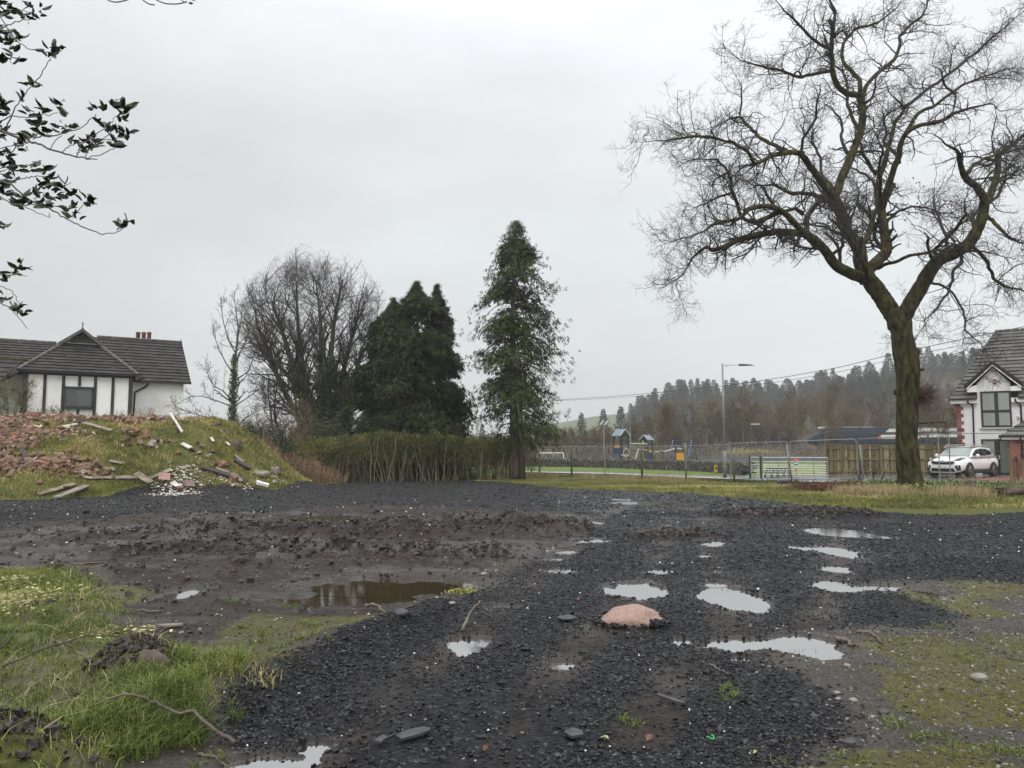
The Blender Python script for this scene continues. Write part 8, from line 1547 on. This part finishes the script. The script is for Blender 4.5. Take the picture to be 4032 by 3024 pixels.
stick('bent grey stick standing out of the moss left of centre', [(1440,2400),(1470,2410),(1500,2432),(1525,2443)], .020, hs=[.02,.05,.04,0]); stick('thin stick lying beside the bent grey stick', [(1555,2442),(1625,2437)], .012)
stick('stick rising from the centre puddle', [(1820,2482),(1850,2450),(1890,2432)], .018, hs=[0,.08,.16]); stick('dark thin upright stick in the left grass', [(352,2395),(380,2340),(415,2280)], .008, M_stickd, hs=[0,.05,.12]); stick('flat dark stick lying in the mud at the left', [(530,2418),(640,2416)], .014); stick('long thin dark stick lying across the left mud', [(280,2222),(430,2226)], .015); stick('thin curved twig lying above the far right puddles', [(3275,2078),(3290,2070),(3330,2070),(3368,2065)], .016); stick('fine twig crossing the right puddles', [(3440,2318),(3470,2308),(3500,2325),(3530,2335)], .01, M_stickd, hs=[0,.06,.02,0])
stick('brown stick on the gravel below the right puddles', [(2795,2608),(2830,2630),(2868,2650)], .009); stick('dead wood fragment right of the large right puddle', [(3370,2498),(3420,2500),(3450,2520),(3475,2545)], .016, name='dead_wood'); stick('pale brown root fragment at the right end of the large puddle', [(3290,2515),(3330,2530),(3350,2545),(3380,2555)], .018, name='dead_wood'); stick('dark twig lying on the moss at the right edge', [(3940,2535),(3970,2600),(4030,2608)], .006, M_stickd, hs=[.12,0,0]); stick('thin bramble stem arching through the left grass', [(0,2760),(150,2720),(260,2695),(330,2700),(400,2670),(470,2590)], .006, M_stickd, hs=[.15,.18,.2,.2,.15,.05]); stick('second dark bramble stem at the left edge', [(0,2680),(60,2620),(130,2575)], .006, M_stickd, hs=[.1,.2,.28]); stick('short dark stick at the left edge of the middle puddle', [(2390,2345),(2445,2348)], .02, M_stickd)
stick('dark fallen stick on the far mud', [(930,2062),(1035,2064)], .03, M_stickd); stick('pale thin stick on the far mud, lying at a slant', [(1195,2075),(1300,2052)], .025)
# leafy sprig in the puddle, fallen leaves, green twine
lf = MB(); c = G(1830,2328); c[2] = float(hz([c[0]],[c[1]])[0]); n = 260; p = c+np.stack([.09*rs.randn(n), .06*rs.randn(n), .02+.06*rs.rand(n)],1); leaves(lf, p, unit(rs.randn(n,3)+[0,0,.6]), .035, .02, rs); t = thing('leafy_sprig', 'yellow-green leafy sprig at the right end of the brown puddle', 'plant', c); tag(lf.build('leaf_cluster', pm('sprig_leaf',(.15,.17,.03),(.36,.36,.08),scale=9,rough=.5,tint=.8), t), kind='stuff'); m_ = MB(); m_.tube([c, c+[-.05,0,.15], c+[-.12,.05,.24], c+[-.02,.05,.30]], .006, n=5); m_.build('stem', M_stickd, t)
M_bl = pm('brown_leaf', (.10,.04,.022), (.18,.085,.045), scale=20, rough=.6); M_yl = pm('pale_leaf', (.30,.30,.15), (.45,.43,.25), scale=20, rough=.6)
for u, v, s, m, l in ((2557,2895,.055,M_bl,'dark red-brown fallen leaf on the gravel near the bottom'),(2380,2908,.045,M_yl,'pale brown curled leaf near the bottom centre slab'),(1912,2955,.04,M_bl,'small orange leaf at the bottom centre'),(2278,2362+0,.05,M_bl,'orange-brown leaf left of the middle puddle'),(3050,2930,.035,M_bl,'tiny dark red leaf at lower right on the gravel'),(600,2498,.10,M_yl,'large pale yellow-green leaf on the mud beside the slate'),(860,2435,.05,M_yl,'small pale leaf on the mossy mud'),(495,2283,.05,M_yl,'small yellow leaf at the top of the left moss'),(1280,2558,.04,M_yl,'yellow leaf at the top edge of the gravel bank'),(922,2715,.045,M_yl,'pale leaf where the grass meets the gravel bank'),(445,2688,.06,M_bl,'pinkish brown dead leaf in the left grass'),(3250,2622,.05,M_yl,'pale curled leaf below the large right puddle'),(2975,2973,.025,M_yl,'tiny white petal at lower right')):
    c = G(u, v); c[2] = float(hz([c[0]],[c[1]])[0])+.02+(.08 if u < 460 else 0); s *= .7; m_ = MB(); a = (u*7)%6.28; dd = np.array([math.cos(a),math.sin(a),.1]); sd_ = np.array([-math.sin(a),math.cos(a),0]); m_.add([c-dd*s, c-dd*s*.3+sd_*s*.5+UP*.01, c+dd*s*.4+sd_*s*.45+UP*.012, c+dd*s, c+dd*s*.4-sd_*s*.45+UP*.015, c-dd*s*.3-sd_*s*.5+UP*.006, c+UP*-.004], t=[[0,1,6],[1,2,6],[2,3,6],[3,4,6],[4,5,6],[5,0,6]]); tag(m_.build('fallen_leaf', m, origin=c), l, 'leaf')
c = G(2795,2912); c[2] = float(hz([c[0]],[c[1]])[0])+.03; m_ = MB(); m_.tube([c+[.022*math.cos(a),.02*math.sin(a),.006*math.sin(a*2)] for a in np.linspace(-2.6,1.0,14)], .003, n=6); tag(m_.build('plastic_strip', pm('bright_green',(.02,.5,.10),rough=.4), origin=c), 'curl of bright green plastic twine on the gravel at the bottom right', 'litter')
# clods of earth with stone at left
c = G(245,2500); t = boulder('stone', 'flat brown stone propped against the soil clod in the left grass', np.array([-2.38,5.20,.14]), (.30,.10,.30), pm('brown_slab',(.06,.045,.035),(.11,.085,.07),scale=6,rough=.8), 14)
# verge plants: daffodils, weeds, logs
rs = np.random.RandomState(640); M_daf = pm('daffodil_yellow', (.75,.65,.06), rough=.5); M_lfg = pm('daffodil_leaf', (.03,.09,.03), (.06,.16,.05), scale=4, rough=.5, tint=.7)
for u, v, l in ((3453,1925,'yellow daffodil just left of the oak trunk'),(3607,1906,'pale yellow daffodil at the right foot of the oak trunk'),(3640,1906,'small yellow daffodil right of the oak roots'),(3740,1959,'yellow daffodil in the verge below the car'),(3846,1955,'yellow daffodil in the verge, farthest right')):
    c = P(u, 1950, OY-1.4 if v > 1940 else OY-.5); c[2] = cz(c[0],c[1]); tp_ = P(u, v, c[1]); t = thing('daffodil', l, 'flower', c, 'daffodils in the verge'); m_ = MB(); m_.tube([c, tp_], .006, n=4); m_.build('stem', M_lfg, t); m_ = MB()
    for k in range(6): a = k*1.047; m_.add([tp_, tp_+[.035*math.cos(a-.3),-.01,.035*math.sin(a-.3)], tp_+[.06*math.cos(a),-.015,.06*math.sin(a)], tp_+[.035*math.cos(a+.3),-.01,.035*math.sin(a+.3)]], q=[[0,1,2,3]])
    m_.lathe([(.015,0),(.025,.03)], tp_, axis=(0,-1,.2), n=8); m_.build('flower_head', M_daf, t); m_ = MB(); blades(m_, c[0]+.05*rs.randn(14), c[1]+.05*rs.randn(14), np.full(14,c[2]), .28+.08*rs.rand(14), .018, seed=int(u)); m_.build('leaf_blades', M_lfg, t)
def patch(name, lab, cat, pts, n, hh, mat, seed, size=.06, spread=.4, blades_=True):
    rs = np.random.RandomState(seed); m_ = MB(); P_ = np.array([[*P(u,1900,Y)[:2]] for u, Y in pts]); k = rs.randint(0,len(P_),n); x = P_[k,0]+spread*rs.randn(n); y = P_[k,1]+spread*rs.randn(n); z = hz(x, y)
    if blades_: blades(m_, x, y, z, hh*(.5+.9*rs.rand(n)), .012, lean=.5, seed=seed)
    else: leaves(m_, np.stack([x,y,z+hh*rs.rand(n)],1), unit(rs.randn(n,3)+[0,0,.5]), size*(.6+.8*rs.rand(n)), size*.7, rs)
    return tag(m_.build(name, mat), kind='stuff', label=lab, cat=cat)
patch('verge_weeds','leafy green weeds round the foot of the oak','weeds',[(u, 29.6+.8*math.sin(u)) for u in range(3380,3760,14)]+[(u, 29.2+1.0*math.sin(u*.7)) for u in range(3760,4032,16)],9000,.20,pm('weed_leaf',(.05,.085,.02),(.12,.17,.04),scale=3,rough=.6,tint=.9,c3=(.25,.27,.09)),650,blades_=False,size=.09,spread=.45)
patch('bramble_patch','reddish dead bramble and stems left of the oak','weeds',[(u, 29.0+.6*math.sin(u)) for u in range(3170,3350,12)],7500,.24,pm('red_stems',(.07,.03,.02),(.16,.08,.05),scale=3,rough=.8,tint=.9),651,blades_=False,size=.055,spread=.35)
patch('tall_dry_grass','tall straw-coloured grass at the front of the right verge','grass',[(u, 26.9+.5*math.sin(u*.3)) for u in range(3330,3560,10)]+[(u, 26.3+.5*math.sin(u*.3)) for u in range(3720,3860,12)],6500,.34,M_straw,652,spread=.3)
patch('dry_tufts','clumps of dry stems along the foot of the site fence','grass',[(u, Y) for u, Y in ((2080,52),(2130,52),(2400,48),(2580,46.5),(2480,47),(2700,43.8),(2300,50),(2620,45),(3800,30.6),(4010,30.2),(2150,50))],2600,.45,M_straw,653,spread=.5)
patch('fence_weeds','dark green weeds and leaf litter along the foot of the site fence','weeds',[(u, Y+1.0) for u, Y in ((2123,53),(2250,51.5),(2381,50),(2450,49),(2526,47.6),(2620,46.5),(2700,45),(2790,43.5),(2875,41.5),(2950,41),(3030,40),(3105,38.8))],7000,.10,pm('fence_litter',(.05,.04,.02),(.09,.12,.03),scale=1,rough=.8,tint=.9),654,blades_=False,size=.09,spread=.55)
for u, v, Y, s, l, m in ((3790,1995,27,(.5,.4,.35),'dark earth-covered log lump in the right verge',M_clod),(3830,1985,28,(.55,.4,.42),'mossy brown root ball in the right verge',M_bark3),(3985,2005,26.6,(1.3,.5,.40),'large dead root mass at the right edge of the verge',M_bark3),(3420,1905,31,(.6,.3,.3),'grey stone leaning by the bare saplings left of the oak',M_slate),(2800-30,1990-30,31,(.2,.15,.12),'small dark clod lying on the verge',M_clod),(3700,1905,31.0,(1.3,.4,.12),'flat grey stones at the foot of the fence by the car',M_stone)):
    c = P(u, v, Y); c[2] = cz(c[0],c[1])+s[2]*.3; boulder('root_lump' if m in (M_clod, M_bark3) else 'stone', l, c, s, m, int(u)%37, 'root' if m in (M_clod, M_bark3) else 'stone', rough=.85)
for u, Y, h, l in ((3440,31.2,1.0,'bare multi-stemmed sapling left of the oak trunk, right one'),(3395,31.6,.9,'bare multi-stemmed sapling left of the oak trunk, left one')):
    b = P(u,1900,Y); b[2] = cz(b[0],b[1]); t = thing('sapling', l, 'sapling', b); m_ = MB(); bare_tree(m_, b, h*1.2, 0, np.random.RandomState(int(u)), stems=5, fan=45, r0=.02, n1=10, n2=20, n3=20, rm=(.007,.005,.004)); m_.build('stems', M_twig, t)
b = P(3390, 1980, 26.6)
# ------------------------------------------------------------------ holly overhanging from the left, close to the camera
HY = 3.1
Z6 = lambda x, y: (x*700/860, y*700/860)
M_holl = pm('holly_leaf', (.012,.024,.010), (.030,.055,.018), scale=12, rough=.3, tint=.9, c3=(.09,.12,.045), ramp=(.2,.85)); M_hst = pm('holly_stem', (.045,.035,.035), (.10,.08,.075), scale=20, rough=.6)
hb = np.array([-3.9,4.2,0.0]); t = thing('holly_tree', 'dark holly branches reaching in from the top left corner', 'tree', hb); m_ = MB(); m_.tube([hb-UP*.1, hb+[.05,0,1.2], hb+[.0,-.1,2.6], hb+[.1,-.15,4.2]], [.13,.10,.08,.04], n=12); m_.build('trunk', M_bark2, t, smooth=True)
HB = [([(-250,600),(0,630),(100,665),(200,705),(300,742),(400,765),(470,771)],3,8,3),([(-60,560),(40,640),(150,665),(240,660),(300,648),(380,625),(430,590),(465,552)],0,5,2.4),([(-150,700),(-40,580),(20,650),(35,600),(75,520),(120,450),(165,400),(205,355),(240,290)],0,5,2.4),([(100,665),(60,740),(-60,760)],0,4,2),([(240,725),(265,680),(300,655)],0,3,2),([(370,755),(385,720),(410,690),(450,660),(500,625),(540,590),(560,560)],0,3.5,2),([(410,765),(425,730),(470,690),(530,650),(545,600)],0,3,2),([(420,765),(480,750),(530,730),(560,715)],0,3,2),([(300,740),(330,705),(380,690),(440,680),(540,678),(600,660)],0,3,2),
 ([(-260,820),(-60,850),(0,870),(60,890),(120,950),(200,995),(260,1020),(330,1060),(400,1100),(450,1120),(510,1134),(560,1125),(595,1105)],0,6,2),([(-200,900),(0,950),(60,985),(120,995),(170,990)],0,4,2.5),([(-80,880),(40,880),(120,860),(200,850),(240,862)],0,4,2),([(120,1000),(180,1030),(240,1050),(240,1030)],0,3,1.5),([(345,1050),(375,1020),(400,990)],0,3,2),([(200,1000),(240,970),(280,955),(320,940)],0,3,2),([(-100,-60),(-10,60),(30,130),(90,205),(140,235),(190,250),(232,252)],0,4,2),([(-60,60),(0,140),(40,120),(100,100),(150,95)],0,4,2),([(0,0),(60,35),(110,55),(155,60)],0,4,2),([(-150,1310),(0,1330),(60,1330),(132,1335)],0,4,1.5),([(-120,1360),(0,1380),(60,1410),(95,1470),(90,1500)],0,3,1.5),([(-150,1440),(0,1465),(50,1490),(100,1545),(133,1590)],0,4,1.5),([(-80,1060),(0,1075),(40,1090)],0,3,2),([(-150,760),(-20,720),(80,700),(140,690)],0,4,2),([(-100,420),(0,470),(40,520)],0,4,2),([(-150,520),(-20,590),(60,560),(130,570),(200,555),(280,545)],0,4,2),([(-60,820),(60,800),(130,800),(180,800)],0,3,2)]
tips = []; sb = MB(); allp = []
rs = np.random.RandomState(660)
for pl, dy, r0, r1 in HB:
    y0 = HY+.5*rs.randn()*.5; k = len(pl); pts = [np.append(P(*Z6(x, y), y0+.25*math.sin(i*1.3)*.4), (r0+(r1-r0)*i/(k-1))*.00068) for i, (x, y) in enumerate(pl)]
    q = resamp(pts, k*4); q[1:-1,:3] += .0022*rs.randn(len(q)-2,3); sb.tube(q[:,:3], q[:,3], n=7); allp.append(q)
    if pl[0][0] < -50: sb.tube(resamp([q[0,:3], q[0,:3]+[-.5,.3,-.1], hb+[.05,-.1,max(1.6,min(4.0,q[0,2]*.92))]], 8), [r0*.0009]*8, n=6)
sb.build('branch', M_hst, t, smooth=True)
CL = [((165,35),5),((150,75),6),((190,58),2),((80,190),7),((40,180),6),((60,260),6),((30,210),5),((60,300),3),((250,230),5),((275,230),4),((255,270),6),((150,415),4),((100,470),4),((20,500),8),((30,540),7),((10,640),6),((130,540),5),((200,530),6),((190,600),6),((200,640),6),((290,515),5),((320,545),3),((465,530),4),((500,550),3),((560,510),9),((590,530),7),((575,565),6),((500,600),3),((520,630),5),((590,650),6),((615,660),3),((555,700),6),((450,680),9),((430,710),8),((470,700),6),((350,690),4),((300,620),7),((335,605),3),((140,670),5),((75,710),5),((120,720),4),((20,740),7),((30,790),7),((80,810),6),((60,860),6),((170,800),7),((210,830),5),((230,860),2),((210,900),7),((240,915),6),((190,925),5),((310,900),8),((330,935),5),((270,960),4),((110,950),6),((70,985),5),((150,975),6),((190,985),5),((10,900),8),((20,940),6),((410,960),6),((440,975),4),((330,1015),7),((345,1050),5),((600,1085),8),((580,1090),4),((15,1095),4),((45,1355),3),((95,1300),6),((75,1325),4),((75,1495),8),((100,1515),3),((15,1450),5),((10,20),6),((30,45),5),((10,75),5),((-10,120),5),((130,95),4),((0,300),4),((-20,600),9),((-30,830),9),((-10,680),8),((0,160),6),((-5,1320),4)]
lf = MB()
for (x, y), n in CL:
    n = int(n*1.1)+1; c = P(*Z6(x, y), HY+.12*rs.randn())
    for k in range(n):
        a = rs.rand()*6.283; el = .25+.9*rs.rand()-.35; d = unit(np.array([math.cos(a)*.9, math.sin(a)*.8, el])); L_ = .032+.020*rs.rand(); W_ = L_*.25; s = unit(np.cross(d, rs.randn(3))); n_ = np.cross(s, d); p0_ = c+.010*rs.randn(3)
        prof_ = [(0,.0),(.12,.55),(.24,.8),(.34,.66),(.46,1.0),(.58,.74),(.70,.82),(.82,.42),(1.0,.0)]; V = []
        for tq, wq in prof_: cpt = p0_+d*L_*tq-n_*L_*.18*tq*tq; V += [cpt+s*W_*wq+n_*.003*wq, cpt-n_*.002, cpt-s*W_*wq+n_*.003*wq]
        q = []; m = len(prof_)
        for i in range(m-1): q += [[i*3,i*3+1,i*3+4,i*3+3],[i*3+1,i*3+2,i*3+5,i*3+4]]
        lf.add(V, q=q, tint=rs.rand())
tag(lf.build('foliage', M_holl, t), kind='stuff')
# bare twigs hanging in at the very top
hb2 = MB(); pts_ = [[(500,-60),(515,0),(560,12),(620,0),(680,-60)],[(640,-70),(690,0),(720,20),(748,24)],[(700,-80),(755,0),(800,18),(860,20),(905,8)]]
for pl in pts_: hb2.tube(resamp([P(*Z6(x, y), 2.7) for x, y in pl], 14), .0022, n=6)
for pl in pts_: hb2.tube(resamp([P(*Z6(*pl[0]), 2.7), P(*Z6(200,-200), 3.0), hb+[.1,-.15,4.2]], 8), .004, n=6)
hb2.build('top_twigs', M_hst, t, smooth=True)
lf = MB(); c = P(748,10,2.7)
for k in range(7):
    a = rs.rand()*6.28; d = unit(np.array([math.cos(a), math.sin(a)*.5, .3*rs.randn()])); leaves(lf, c[None]+.01*rs.randn(1,3), d[None], .025, .012, rs)
lf.build('top_leaves', M_holl, t)
